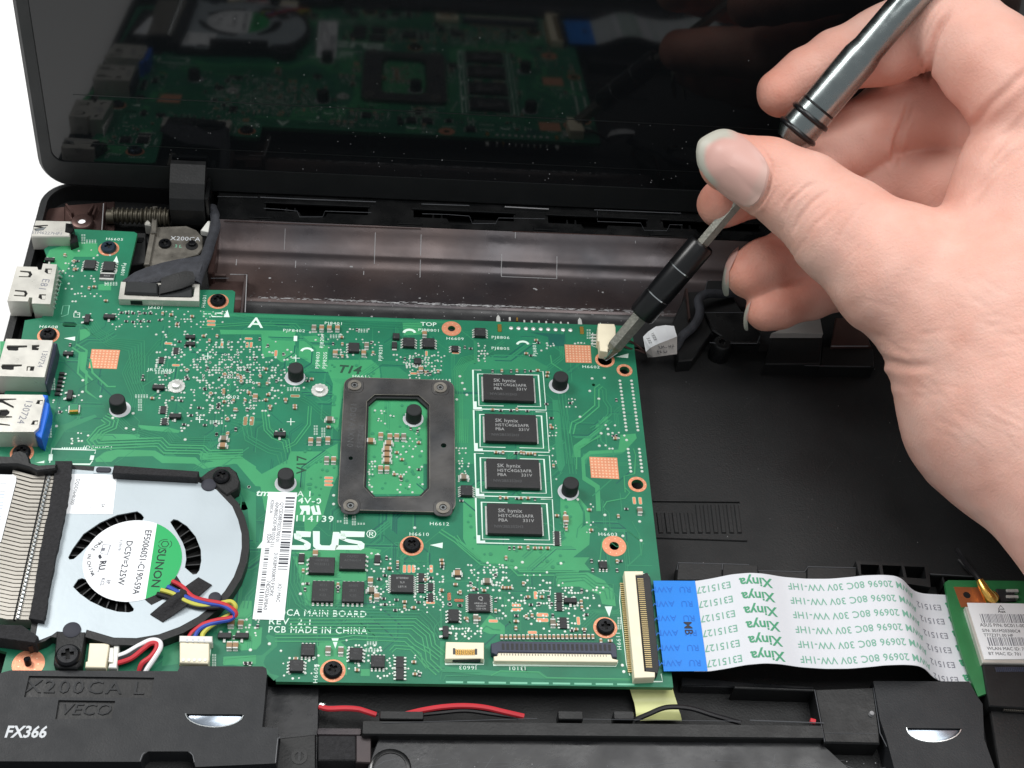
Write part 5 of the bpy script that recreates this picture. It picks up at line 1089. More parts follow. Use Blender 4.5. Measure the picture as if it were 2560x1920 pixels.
for f, x, y, sx_, sy_ in (('E', 1335, 225, 1, -1), ('E', 2075, 245, -1, -1), ('E', 1300, 1265, 1, 1), ('E', 2100, 1282, -1, 1)):
    c = q2(f, x, y, 1.5)
    mb = MB(); mb.prism(rrect(c[0]-2.3, c[0]+2.3, c[1]-2.3, c[1]+2.3, 1.6, 5), 1.5, 1.66, 'bracket', .12); pd = mb.build('corner_boss', bp)
    mb = MB(); mb.ring(.95, 1.7, 1.62, 2.0, 'steel_dark', 24, c); mb.lathe([(.95, 1.4), (.7, 1.75)], 'hole', 16, c); mb.ring(.4, .75, 1.72, 1.9, 'chrome', 10, c); mb.build('rivet', pd, org=WL[pd.name])
text('engraved_text', '1D0VA2XN0', 2.2, 'ic_print_dim', bp, (*q2('E', 1310, 560, 1.5), 1.515), math.radians(-92), sp=1.2); text('engraved_text', 'M0ZS1S', 2.0, 'ic_print_dim', bp, (*q2('E', 1385, 660, 1.5), 1.515), math.radians(-92), sp=1.1)

# ================================================================== barcode sticker
L4 = [q2('E', x, y, .4) for x, y in ((592, 1135), (840, 1140))]+[q2('H', x, y, .4) for x, y in ((518, 722), (246, 714))]
st = MB(); st.prism(L4, .06, .2, 'paper'); sto = st.build('barcode_sticker'); WL[sto.name] = WL.get(sto.name)
tag(sto, 'white barcode sticker stuck slanting across the green board beside the fan', 'sticker')
P4 = [np.array(p) for p in L4]
def lerp4(P, a, b): return (P[0]*(1-a)+P[1]*a)*(1-b)+(P[3]*(1-a)+P[2]*a)*b
bm_ = MB(); r2 = random.Random(9)
def bars(mb, P, a0, a1, b0, b1, n_, z, m='ink', horiz=False):
    t_ = b0
    while t_ < b1:
        w = r2.choice((.18, .18, .3, .45))/n_*(b1-b0)*1.9
        k = lambda a, b: (*lerp4(P, a, b), z)
        mb.add([k(a0, t_), k(a1, t_), k(a1, t_+w), k(a0, t_+w)] if not horiz else [k(t_, a0), k(t_+w, a0), k(t_+w, a1), k(t_, a1)], [(3, 2, 1, 0)], m); t_ += w+r2.choice((.2, .3, .45))/n_*(b1-b0)*1.9
bars(bm_, P4, .62, .94, .04, .62, 34, .21); bars(bm_, P4, .12, .27, .46, .95, 30, .21); bm_.build('barcode_bars', sto, org=WL[sto.name])
an = math.atan2(*(P4[3]-P4[0])[::-1])
for body, a, b, s_ in (('QTCEX8870J33700101', .50, .25, 1.2), ('60NB00ZX0-MB1020-211', .34, .27, 1.2), ('31EX8M300870 F3DPX', .50, .66, 1.2), ('74D02363F8A0', .36, .82, 1.2), ('X200CA', .17, .12, 1.1), ('0204', .2, .38, 1.3), ('X21 MAC', .74, .80, 1.2)):
    link('printed_text', text_mesh(body, s_, 'ink', bold=.008), sto, (*(lerp4(P4, a, b)-np.array(WL[sto.name])[:2]), .21-WL[sto.name][2]), an, local=True)
# ================================================================== cooling fan
ZF = 3.0
fc = q('M', 900, 515, ZF); FCX, FCY = fc[0], fc[1]
RL = abs(q('M', 1425, 500, ZF)[0]-q('M', 375, 500, ZF)[0])/2
fan = thing('cooling_fan', 'round laptop fan with pale metal cover, white and green label and coloured wires', 'fan', (FCX, FCY, 0))
def P(f, pts, z): return [q2(f, x, y, z) for x, y in pts]
arc = P('M', ((1960, -60), (2020, 80), (2058, 230), (2060, 380), (2035, 530), (1975, 690), (1880, 840), (1760, 980), (1600, 1110), (1400, 1220), (1180, 1300), (940, 1340), (700, 1335), (410, 1250)), ZF)
fl = P('N', ((830, 245), (1300, 285)), ZF)+P('D', ((1700, 1120), (1870, 1190)), ZF)+arc+P('M', ((400, 1290), (95, 1270), (40, 1310)), ZF)+P('G', ((300, 570),), ZF)+P('N', ((500, 1659), (640, 1150), (760, 560)), ZF)
S1 = P('N', ((785, 1260), (830, 1170), (960, 990), (1150, 860), (1350, 770), (1580, 728), (1630, 760), (1660, 800), (1640, 835), (1560, 845), (1400, 880), (1200, 990), (1050, 1090), (930, 1210), (850, 1280), (800, 1285)), ZF)
S2 = P('M', ((1300, 105), (1335, 75), (1380, 85), (1480, 150), (1570, 260), (1625, 400), (1630, 520), (1610, 620), (1580, 660), (1540, 665), (1455, 590), (1470, 500), (1460, 400), (1430, 320), (1370, 220), (1310, 125)), ZF)
S3 = P('M', ((265, 795), (320, 715), (360, 703), (400, 715), (470, 810), (560, 880), (700, 930), (850, 945), (915, 1030), (905, 1055), (860, 1068), (740, 1060), (600, 1020), (450, 950), (340, 870)), ZF)
mb = plate(fl, [S1, S2, S3], ZF-.35, ZF, 'fan_plate'); mb.build('cover_plate', fan)
cc = np.array((FCX+1.5, FCY-.5))
rim = [tuple(cc+(np.array(p)-cc)*(1+1.7/np.linalg.norm(np.array(p)-cc))) for p in fl]
mb = plate(rim, [[tuple(cc+(np.array(p)-cc)*.985) for p in fl]], .15, ZF-.1, 'black_plastic'); mb.prism([tuple(cc+(np.array(p)-cc)*.98) for p in fl], .1, .4, 'hole'); mb.build('housing', fan)
mb = MB()
for s in (-1, 1):
    rows = [[(r, (-.9+ .10*(r-8))*1.0+s*.12*(1 if k else 1), zz) for r in (RL*.7, RL*1.05, RL*1.4, RL*1.62)] for k, zz in enumerate((.6, 2.3))]
    mb.sheet(rows if s < 0 else rows[::-1], 'black_gloss')
mb.sheet([[(r, -.9+.1*(r-8)-.14, 2.3) for r in (RL*.7, RL*1.05, RL*1.4, RL*1.62)], [(r, -.9+.1*(r-8)+.14, 2.3) for r in (RL*.7, RL*1.05, RL*1.4, RL*1.62)]], 'palm_gloss')
BL = mb.mesh('blade')
for k in range(37): link('blade', BL, fan, (FCX, FCY, 0), k*2*math.pi/37)
mb = MB(); mb.lathe([(RL*.85, .5), (RL*.85, 2.2), (RL*.8, 2.4)], 'black_gloss', 32, (FCX, FCY)); mb.build('hub', fan)
lab = circ((FCX, FCY), RL, 64)
la, lb = np.array(q2('M', 1150, 150, ZF)), np.array(q2('M', 1000, 905, ZF))
side = lambda p: (lb[0]-la[0])*(p[1]-la[1])-(lb[1]-la[1])*(p[0]-la[0])
g = [p for p in lab if side(p) > 0]
i0 = max(range(len(g)), key=lambda i: np.hypot(*(np.array(g[i])-np.array(g[i-1])))); g = g[i0:]+g[:i0]
mb = MB(); mb.prism(lab, ZF, ZF+.12, 'paper'); lo = mb.build('label', fan)
mb = MB(); mb.prism(g, ZF+.12, ZF+.14, 'label_green'); mb.build('green_segment', lo, org=WL[lo.name])
ang = math.atan2(lb[1]-la[1], lb[0]-la[0])
def ltx(body, x, y, s, m='ink', rz=None, **k): link('printed_text', text_mesh(body, s, m, **k), lo, np.array((*q2('M', x, y, ZF), ZF+.15))-np.array(WL[lo.name]), ang if rz is None else rz, local=True)
ltx('EF50060S1-C190-S9A', 1000, 530, 2.05, sx=.94, bold=.02); ltx('DC5V=2.25W', 820, 540, 1.95, sx=1.02, bold=.02); ltx('K39078', 768, 355, .95, 'ink_soft'); ltx('SUNON', 1175, 600, 2.6, 'ink_dark_green', bold=.04, sx=1.12)
ltx('EP', 640, 745, 1.1, 'ink_soft', bold=.02); ltx('KCL', 580, 745, 1.1, 'ink_soft', bold=.02); ltx('RU', 575, 575, 1.9, bold=.06, shear=-.2); ltx('us', 540, 632, .8)
mb = MB(); ctr = np.array(q2('M', 1245, 345, ZF))
mb.ring(.75, .95, ZF+.14, ZF+.16, 'ink_dark_green', 6, ctr)
for k in range(3): mb.strip([ctr+1.5*np.array((math.cos(a+k*2.094), math.sin(a+k*2.094)))*np.array((1, .85)) for a in np.linspace(-.8, .8, 7)], .14, ZF+.155, 'ink_dark_green')
mb.build('label_emblem', lo, org=WL[lo.name])
mb = MB(); b0 = P('M', ((585, 350), (665, 355), (630, 460), (560, 440)), ZF); mb.strip(b0+[b0[0]], .12, ZF+.15, 'ink_soft'); mb.flat(P('M', ((575, 385), (612, 385), (600, 418), (565, 415)), ZF), ZF+.15, 'ink_soft'); mb.flat(P('M', ((540, 460), (560, 455), (575, 490), (550, 505), (535, 480)), ZF), ZF+.15, 'ink'); mb.build('label_emblem', lo, org=WL[lo.name])
for k, ch in enumerate('MADE IN CHINA'):
    if ch == ' ': continue
    pts = smooth_path([np.array((560, 325)), np.array((455, 430)), np.array((432, 540)), np.array((475, 670))], 12); p = pts[int(k*(len(pts)-1)/12)]; p2 = pts[min(len(pts)-1, int(k*(len(pts)-1)/12)+2)]; p1 = pts[max(0, int(k*(len(pts)-1)/12)-2)]
    w1, w2 = q2('M', *p1, ZF), q2('M', *p2, ZF); ltx(ch, p[0], p[1], 1.15, rz=math.atan2(w2[1]-w1[1], w2[0]-w1[0]), bold=.02)
# small sticker on the cover (the printed matrix code is left off)
mb = MB(); mb.prism(P('N', ((815, 300), (1350, 310), (1300, 765), (742, 758)), ZF), ZF, ZF+.08, 'paper'); so = mb.build('serial_sticker', fan)
def stx(b_, x, y, s, rz): link('printed_text', text_mesh(b_, s, 'ink'), so, np.array((*q2('N', x, y, ZF), ZF+.1))-np.array(WL[so.name]), rz, local=True)
stx('DQ5D564K000', 865, 505, 1.15, ang); stx('2A', 1185, 665, 1.0, ang); stx('1', 1035, 683, 1.0, ang)
# foam strip, screw ears, rivets
mb = MB(); mb.prism(P('D', ((985, 975), (1718, 1028), (1704, 1085), (968, 1045)), 5.4), ZF-.3, 5.4, 'foam', .2); mb.build('foam_strip', fan)
mb = MB(); mb.prism(P('D', ((1725, 1085), (1800, 1025), (1880, 985), (1980, 985), (2045, 1035), (2075, 1115), (2060, 1175), (1960, 1235), (1900, 1190), (1840, 1130), (1730, 1110)), 3.4), .1, 3.4, 'black_matte', .3); ear = mb.build('screw_ear', fan)
link('screw', SCREW_S, fan, (*q2('D', 1915, 1082, 3.4), 3.4), .5, scale=(1.15, 1.15, 1.1))
mb = MB(); mb.prism(P('G', ((490, 480), (742, 480), (700, 760), (660, 795), (500, 790), (462, 760)), 3.2), .1, 3.2, 'black_matte', .3); mb.build('screw_ear', fan)
link('screw', SCREW_S, fan, (*q2('G', 590, 695, 3.2), 3.2), .2, scale=(1.5, 1.5, 1.3))
for f, x, y, r in (('D', 1805, 1150, 1.75), ('G', 622, 470, 1.9), ('M', 1775, 915, 1.4)):
    c = q2(f, x, y, ZF); mb = MB(); mb.lathe([(r, ZF-.1), (r, ZF+.3), (r*.8, ZF+.5)], 'ink', 24, c); mb.build('rivet', fan)
c = q2('N', 1195, 258, ZF); mb = MB(); mb.box(c[0]-2.3, c[0]+2.3, c[1]-1.1, c[1]+1.1, ZF-.3, ZF+.15, 'fan_plate', bev=.2); mb.prism(rrect(c[0]-1.7, c[0]+1.7, c[1]-.8, c[1]+.7, .6), ZF+.15, ZF+.5, 'ink', .15); mb.build('cover_clip', fan)
# wires under black tape to a white plug
ch = MB(); ch.prism(P('M', ((1000, 905), (1200, 840), (1370, 680), (1440, 790), (1280, 900), (1100, 990), (1060, 960)), ZF), ZF-.2, ZF+.05, 'black_matte'); ch.build('wire_exit', fan)
wz = lambda pts: smooth_path([q('M', x, y, z) for x, y, z in pts], 6)
for nm_, m_, pts in (('red_wire', 'wire_red', ((1320, 735, 3.7), (1430, 795, 3.8), (1540, 900, 4), (1690, 945, 4.4), (1850, 975, 4.6), (1950, 1025, 4.2), (2000, 1080, 3.6), (1950, 1125, 3.0), (1800, 1150, 2.8), (1650, 1195, 2.6), (1545, 1270, 2.2), (1500, 1330, 1.9))),
                    ('blue_wire', 'wire_blue', ((1270, 795, 3.7), (1360, 840, 3.8), (1510, 925, 4), (1680, 970, 4.2), (1840, 990, 4.4), (1930, 1035, 4.2), (1985, 1095, 3.4), (1930, 1145, 2.8), (1800, 1170, 2.6), (1660, 1215, 2.6), (1590, 1270, 2.2), (1560, 1330, 1.9))),
                    ('yellow_wire', 'wire_yellow', ((1200, 830, 3.7), (1330, 870, 3.8), (1470, 950, 3.9), (1600, 990, 3.9), (1720, 995, 3.9), (1860, 965, 4.2), (1950, 955, 4.4), (1995, 1010, 4.0), (1950, 1080, 2.6), (1880, 1120, 2.2), (1720, 1220, 2.2), (1650, 1290, 2.0), (1640, 1330, 1.9))),
                    ('black_wire', 'wire_black', ((1160, 870, 3.5), (1290, 910, 3.6), (1450, 970, 3.6), (1600, 1010, 3.6), (1760, 1015, 3.8), (1880, 1010, 3.8), (1960, 1060, 3.0), (1920, 1130, 2.4), (1720, 1200, 2.2), (1560, 1290, 2.0), (1500, 1335, 1.8)))):
    mb = MB(); mb.tube(wz(pts), .52, m_, 8); mb.build(nm_, fan)
mb = MB(); rows = []
tp = [(1085, 1085), (1330, 885), (1600, 692)]; bt = [(1220, 1170), (1480, 985), (1745, 775)]
A_ = smooth_path([np.array(p) for p in tp], 6); B_ = smooth_path([np.array(p) for p in bt], 6)
for k in range(7):
    t_ = k/6; rows.append([tuple(q('M', *(a*(1-t_)+b*t_), ZF+.2+1.6*math.exp(-((i-6.0)/3.6)**2)*(.7+.3*math.sin(k)))) for i, (a, b) in enumerate(zip(A_, B_))])
mb.sheet(rows[::-1], 'sleeve'); mb.sheet([[(a, b, c-.2) for a, b, c in r] for r in rows], 'sleeve'); mb.build('black_tape', fan)
for o in bpy.data.objects:
    if o.name == 'black_tape': o.data.materials[0] = MATS['foam']
mb = MB(); mb.prism(P('M', ((1398, 1312), (1748, 1318), (1748, 1385), (1395, 1378)), 2.9), .3, 2.9, 'white_plastic', .2)
for k in range(4): mb.prism(P('M', ((1470+k*60, 1345), (1490+k*60, 1345), (1490+k*60, 1382), (1470+k*60, 1382)), 2.95), 2.7, 2.93, 'paper_grey')
mb.build('wire_plug', fan)

# ================================================================== heatsink fins with tape
hs = thing('heatsink', 'stack of grey metal heatsink fins edged with black tape left of fan', 'heatsink', q('N', 250, 900, 0))
ZH = 4.0
for k in range(36):
    yN = 330+46.3*k
    xr = 640-.158*(yN-200)-20; xk = 380-.185*(yN-340); xl = 190-.23*(yN-310)
    a = q2('N', xl-40, yN-62, ZH); b = q2('N', xk, yN+2, ZH); c = q2('N', xr+40, yN+8, ZH)
    mb = MB(); w = .40
    v = []
    for z in (.4, ZH): v += [(a[0], a[1]-w, z), (b[0], b[1]-w, z), (c[0], c[1]-w, z), (c[0], c[1]+w, z), (b[0], b[1]+w, z), (a[0], a[1]+w, z)]
    f_ = [(6, 7, 8, 9, 10, 11), (5, 4, 3, 2, 1, 0)]+[(i, (i+1) % 6, 6+(i+1) % 6, 6+i) for i in range(6)]
    mb.add(v, f_, 'fin'); fo = mb.build('fin', hs)
    xb = 558-.222*(yN-345); p = q2('N', xb, yN+2, ZH)
    mb = MB(); mb.box(p[0]-.85, p[0]-.45, p[1]-.5, p[1]+.62, ZH-.8, ZH+.02, 'hole'); mb.lathe([(.5, ZH-.2), (.48, ZH+.25), (.3, ZH+.45)], 'chrome', 10, (p[0]+.15, p[1])); mb.build('fin_lug', fo, org=WL[fo.name])
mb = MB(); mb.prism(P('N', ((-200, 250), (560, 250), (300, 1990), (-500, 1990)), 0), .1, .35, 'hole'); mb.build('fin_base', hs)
tl = [(640, 150), (625, 300), (560, 700), (470, 1130), (390, 1659), (330, 1960)]; tr2 = [(830, 150), (800, 430), (745, 760), (650, 1200), (560, 1659), (505, 1990)]
L_ = smooth_path([np.array(p) for p in tl], 8); R_ = smooth_path([np.array(p) for p in tr2], 8); r2 = random.Random(4)
Lw = [q2('N', p[0]+r2.uniform(-5, 5), p[1], 4.5) for p in L_]; Rw = [q2('N', p[0]+r2.uniform(-6, 6), p[1], 4.5) for p in R_]
mb = MB(); mb.prism(Lw+Rw[::-1], ZF-.2, 4.5, 'foam'); mb.build('edge_tape', hs)
mb = MB(); mb.prism(P('G', ((-80, 415), (190, 425), (330, 520), (300, 575), (-80, 525)), 4.4), .2, 4.4, 'foam', .1); mb.build('edge_tape', hs)
mb = MB(); mb.prism(P('N', ((-40, 85), (120, 90), (150, 40), (230, 22), (310, 50), (340, 110), (350, 165), (440, 190), (655, 180), (645, 240), (420, 270), (330, 225), (200, 190), (-40, 190)), 6.0), .5, 6.0, 'black_plastic', .4); mb.build('retaining_arm', hs)
mb = MB(); mb.prism(P('N', ((-60, 303), (150, 308), (185, 330), (188, 370), (10, 1080), (-60, 1100)), ZH+.25), ZH+.05, ZH+.25, 'paper'); lb_ = mb.build('paper_label', hs)
mb = MB()
for k in range(18): mb.flat(P('N', ((-20, 405+k*32), (75-k*5, 405+k*32), (75-k*5, 409+k*32), (-20, 409+k*32)), ZH+.25), ZH+.265, 'ink_soft' if k < 4 else 'ribbon_blue_ink')
mb.build('printed_lines', lb_, org=WL[lb_.name])

# ================================================================== white flat cable
def onY(u, v, y):
    d = ray(u, v); return CAM+d*(y/d[1])
YT, YB = 176.4, 152.9
top_ = [('R', -30, 138), ('R', 200, 138), ('R', 420, 140), ('R', 600, 110), ('R', 800, 68), ('R', 1000, 50), ('R', 1150, 60), ('R', 1350, 95), ('R', 1600, 115), ('R', 1850, 115), ('R', 2100, 93), ('L', 700, 233), ('L', 850, 228), ('L', 950, 236), ('L', 1005, 265), ('L', 1040, 312), ('L', 1085, 350), ('L', 1150, 368), ('L', 1310, 376), ('L', 1400, 380)]
pz = [onY(*uv(f, x, y), YT) for f, x, y in top_]
cx_ = [p[0] for p in pz]; cz_ = [p[2] for p in pz]
def rz_(x): return float(np.interp(x, cx_, cz_))
def rz_s(x): return (rz_(x-1.2)+2*rz_(x)+rz_(x+1.2)+rz_(x-.6)+rz_(x+.6))/6
rc = thing('ribbon_cable', 'white flat cable with green print and blue end, from board to radio card', 'ribbon cable', (100, 165, 0))
XB = q2('R', 475, 600, 1.2)[0]
Xs = list(np.arange(cx_[0], XB, .8))+[XB]
def strip_sheet(X0, m, dz=0.0, y0=YB, y1=YT):
    mb = MB(); rows = [[(x, y, rz_s(x)+dz) for y in np.linspace(y0, y1, 4)] for x in X0]; mb.sheet(rows[::-1], m); mb.sheet([[(a, b, c-.15) for a, b, c in r] for r in rows], m); return mb
strip_sheet(np.arange(XB-3, cx_[-1], .5), 'ribbon').build('cable_band', rc)
strip_sheet(Xs, 'ribbon_blue', .12).build('blue_stiffener', rc)
def rib_text(body, xc, yc, s, m, rz=math.pi, dz=.06, **k):
    me = text_mesh(body, s, m, **k).copy(); ca, sa = math.cos(rz), math.sin(rz)
    for v in me.vertices:
        x, y = v.co.x/SC, v.co.y/SC; X, Y = xc+x*ca-y*sa, yc+x*sa+y*ca
        v.co = Vector((X-100, Y-165, rz_s(X)+dz))*SC
    o = bpy.data.objects.new('printed_text', me); COL.objects.link(o); o.parent = rc; return o
for k in range(6):
    y = YT-2.3-k*3.82
    xX = q2('R', 1000+24*k, 150+150*k, 2)[0]; xE = q2('R', 605+22*k, 200+150*k, 1.6)[0]
    rib_text('Xinya', xX+.4, y, 3.4, 'ink_green', bold=.08, sx=.98); rib_text('E315127', xE-.2, y-.2, 2.5, 'ink_green_soft', sx=.86, bold=.015)
    xa = (q2('R', 1430+26*k, 200+150*k, .5)[0]+q2('L', 1000+22*k, 290+100*k, .5)[0])/2
    rib_text('AWM 20696 80C 30V VW-1HF', xa, y, 2.55, 'ink_green_soft', sx=.90, sp=1.04, bold=.015)
    xe = q2('L', 1165+24*k, 430+104*k, -3)[0]; rib_text('E31512', xe, y-1.3, 2.2, 'ink_soft'); rib_text('a', xe+5.2, y-1.0, 3.2, 'ink_green', bold=.12)
    rib_text('AWM', XB-8.2, y, 2.2, 'ribbon_blue_ink', dz=.19); rib_text('RU', XB-2.6, y, 2.2, 'ribbon_blue_ink', dz=.19)
rib_text('MB', q2('R', 335, 650, 1)[0], q2('R', 335, 650, 1)[1], 2.6, 'ink', rz=-math.pi/2, dz=.2, bold=.03)

# ================================================================== wireless card
wc = thing('radio_card', 'small green radio card with white label at the right edge', 'radio card', q('L', 1700, 700, -2))
ZW = -1.0
mb = MB(); mb.prism(P('L', ((1310, 285), (1335, 268), (2100, 275), (2300, 1130), (1610, 1110), (1555, 1130), (1500, 990), (1430, 800), (1345, 480)), ZW), ZW-.9, ZW, 'wifi_green', .0); mb.build('card_substrate', wc)
mb = MB(); mb.prism(P('L', ((1375, 318), (1590, 322), (1610, 450), (1430, 470)), ZW), ZW, ZW+.05, 'wifi_copper'); po = mb.build('corner_pad', wc)
c = q2('L', 1472, 380, ZW); mb = MB(); mb.ring(.9, 1.35, ZW+.05, ZW+.1, 'wifi_copper', 20, c); mb.lathe([(.9, ZW+.03), (.9, ZW+.07)], 'hole', 20, c); mb.build('pad_hole', po, org=WL[po.name])
mb = MB(); mb.prism(P('L', ((1462, 462), (2100, 470), (2260, 890), (1590, 880)), ZW+1.5), ZW, ZW+1.5, 'steel', .2); mb.build('shield_can', wc)
for k in range(9): a = q('L', 1468+13*k, 520+40*k, ZW+.2); mb = MB(); mb.box(a[0]-.4, a[0]+.4, a[1]-.9, a[1]+.9, ZW, ZW+.5, 'solder', bev=.15); mb.build('solder_joint', wc)
mb = MB(); WLB = P('L', ((1475, 435), (2200, 445), (2330, 850), (1605, 853)), ZW+1.7); mb.prism(WLB, ZW+1.5, ZW+1.7, 'paper'); lo2 = mb.build('paper_label', wc)
Pw = [np.array(p) for p in WLB]; mb = MB(); bars(mb, Pw, .2, .36, .09, 1.0, 60, ZW+1.715, 'ink_soft', True); bars(mb, Pw, .62, .77, .09, 1.0, 60, ZW+1.715, 'ink_soft', True); mb.build('barcode_bars', lo2, org=WL[lo2.name])
for body, x, y, s in (('ASUS P/N: 0C011-00', 1570, 600, 1.25), ('S/N: 301M20300C4', 1585, 641, 1.15), ('T77Z371.00 HF', 1598, 675, 1.1), ('WLAN MAC ID: 7', 1622, 774, 1.15), ('BT MAC ID: 701', 1632, 812, 1.15)):
    link('printed_text', text_mesh(body, s, 'ink', align='LEFT', bold=.006), lo2, np.array((*q2('L', x, y, ZW+1.7), ZW+1.72))-np.array(WL[lo2.name]), -.005, local=True)
link('printed_text', text_mesh('Aux', 1.1, 'ink', bold=.02), lo2, np.array((*q2('L', 1730, 500, ZW+1.7), ZW+1.72))-np.array(WL[lo2.name]), 0, local=True)
mb = MB(); t3 = P('L', ((1722, 455), (1748, 483), (1705, 483), (1722, 455)), ZW+1.7); mb.strip(t3, .14, ZW+1.72, 'ink'); mb.build('label_emblem', lo2, org=WL[lo2.name])
mb = MB(); pts = [q('L', 1655, 415, ZW+.6), q('L', 1635, 385, ZW+1.6), q('L', 1612, 350, ZW+1.9), q('L', 1590, 312, ZW+2.0), q('L', 1568, 272, ZW+2.0)]
mb.tube(pts, [1.7, 1.6, 1.25, 1.15, .9], 'gold', 14); mb.lathe([(1.7, ZW), (1.7, ZW+1.0), (1.5, ZW+1.3)], 'gold', 18, q2('L', 1650, 405, ZW)); mb.build('antenna_plug', wc)
mb = MB(); mb.tube(smooth_path([q('L', 1568, 272, ZW+2.0), q('L', 1520, 210, ZW+1.2), q('L', 1440, 110, -3.5), q('L', 1400, 40, -5)], 5), .55, 'wire_black', 8); mb.build('antenna_wire', wc)
mb = MB(); mb.prism(P('L', ((1690, 330), (1820, 335), (1840, 420), (1720, 430)), ZW+.5), ZW, ZW+.5, 'ic', .1)
for k in range(6): a = q('L', 1780+30*(k % 3), 345+45*(k//3), ZW+.7); mb.box(a[0]-.5, a[0]+.5, a[1]-.4, a[1]+.4, ZW, ZW+.8, 'tin', bev=.1)
mb.build('card_parts', wc)
mb = MB(); mb.prism(P('L', ((1590, 890), (2200, 900), (2330, 1240), (1640, 1200)), ZW+.8), ZW-4, ZW+.8, 'black_plastic', .3); sk_ = mb.build('card_socket', wc)
for k in range(26): a = q('L', 1690+14*k, 930, ZW+.8); mb = MB(); mb.box(a[0]-.15, a[0]+.15, a[1]-.6, a[1]+.6, ZW+.8, ZW+.9, 'dark_blue_plastic'); mb.build('socket_slot', sk_, org=WL[sk_.name])
for k in range(16): a = q('L', 1730+15*k, 1160+k, ZW-.4); mb = MB(); mb.box(a[0]-.18, a[0]+.18, a[1]-2.4, a[1]-1.4, ZW-.9, ZW-.2, 'steel_dark'); mb.build('socket_pin', sk_, org=WL[sk_.name])

# ================================================================== loudspeakers
def speaker(name, label, outline, z, moon, f, extra=()):
    t_ = thing(name, label, 'loudspeaker', (*np.mean(outline, 0), 0))
    mo = [q2(f, x, y, z) for x, y in moon]
    mb = plate(outline, [mo]+[[q2(f, x, y, z) for x, y in e] for e in extra], z-.8, z, 'speaker_black')
    for e in extra: mb.prism([q2(f, x, y, z) for x, y in e], z-.81, z-.5, 'black_plastic')
    mb.prism(outline, FL+.05, z-.82, 'speaker_black'); mb.build('speaker_case', t_)
    c = np.mean(mo, 0); sc_ = [tuple(c+(np.array(p)-c)*.985) for p in mo]
    mb = MB(); n_ = len(mo); inn = [(c[0]+(p[0]-c[0])*.8, c[1]+.35+(p[1]-c[1])*.62, z-.35) for p in mo]
    mb.add([(p[0], p[1], z-.75) for p in sc_]+inn, [(i, (i+1) % n_, n_+(i+1) % n_, n_+i) for i in range(n_)]+[list(range(n_, 2*n_))], 'speaker_silver', True); mb.build('cone_window', t_)
    mb = MB(); low = [p for p in mo[1:]]; mb.tube([(p[0], p[1], z+.02) for p in low], .2, 'chrome', 6); mb.build('chrome_edge', t_)
    return t_
half = lambda x0, x1, y, h: [(x1, y+4), (x0, y)]+[(x0+(x1-x0)*(.5-.5*math.cos(a)), y+h*math.sin(a)) for a in np.linspace(.12, 3.02, 13)]
ZL = 2.2
spl = speaker('loudspeaker', 'black loudspeaker box printed FX366 in front of the fan', P('G', ((-40, 860), (30, 830), (90, 815), (1535, 822), (1555, 778)), ZL)+P('T', ((290, 18), (316, 32), (321, 65), (302, 300), (285, 470), (405, 480), (408, 552), (388, 742)), ZL)+P('G', ((1690, 1650), (1660, 1545), (1620, 1515), (1280, 1515), (1240, 1545), (1215, 1605), (-60, 1600)), ZL), ZL, half(1605, 2105, 1192, 115), 'G', (((250, 862), (1332, 878), (1305, 1052), (208, 1046)), ((505, 1072), (995, 1080), (968, 1232), (478, 1238))))
mb = MB(); mb.prism(P('G', ((-60, 1602), (1215, 1607), (1240, 1550), (1280, 1520), (1620, 1520), (1660, 1550), (1680, 1640), (2050, 1660), (2040, 1760), (-60, 1760)), -2.5), FL+.02, -2.5, 'black_matte', .2); mb.build('lower_step', spl)
text('embossed_text', 'X200CA L', 4.3, 'speaker_black', spl, (*q2('G', 730, 958, ZL), ZL-.42), -.005, ext=.14, sx=1.18, sp=1.15)
text('embossed_text', 'VECO', 3.6, 'speaker_black', spl, (*q2('G', 735, 1150, ZL), ZL-.42), 0, ext=.14, sx=1.1, shear=.2)
text('printed_text', 'FX366', 3.6, 'paper_grey', spl, (*q2('G', 222, 1352, ZL), ZL+.02), 0, bold=.10, sx=.86, shear=.12)
# its white, red and black leads and plug
mb = MB(); mb.prism(P('M', ((700, 1380), (760, 1385), (730, 1659), (640, 1655), (650, 1610), (690, 1605)), 2.4), .3, 2.4, 'white_plastic', .2); mb.prism(P('M', ((655, 1440), (700, 1440), (690, 1600), (640, 1590)), 2.0), .3, 2.0, 'white_plastic', .1); mb.build('wire_plug', spl)
for nm_, m_, pts in (('white_wire', 'wire_white', ((720, 1540, 1.6), (830, 1500, 2), (960, 1425, 2.6), (1090, 1365, 3), (1180, 1375, 3), (1195, 1440, 2.8), (1140, 1540, 2.4), (1060, 1659, 1.6), (1030, 1720, 1))),
                     ('red_wire', 'wire_red', ((725, 1612, 1.6), (880, 1560, 2), (1010, 1460, 2.6), (1090, 1400, 3), (1150, 1400, 3), (1150, 1460, 2.8), (1090, 1540, 2.4), (1000, 1610, 2), (970, 1690, 1))),
                     ('black_wire', 'wire_black', ((720, 1575, 1.5), (860, 1530, 1.9), (980, 1440, 2.4), (1080, 1385, 2.6), (1160, 1385, 2.6), (1175, 1440, 2.4), (1110, 1540, 2.0), (1040, 1620, 1.5), (1000, 1700, .8)))):
    mb = MB(); mb.tube(wz(pts), .55, m_, 8); mb.build(nm_, spl)
ZR = -.5
spr = speaker('loudspeaker', 'black loudspeaker box at the right front beside the radio card', P('L', ((780, 1015), (1490, 1018), (1545, 1120), (1590, 1185), (1600, 1440), (1700, 1720), (950, 1720), (880, 1450), (830, 1300)), ZR), ZR, half(1025, 1430, 1362, 105), 'L')
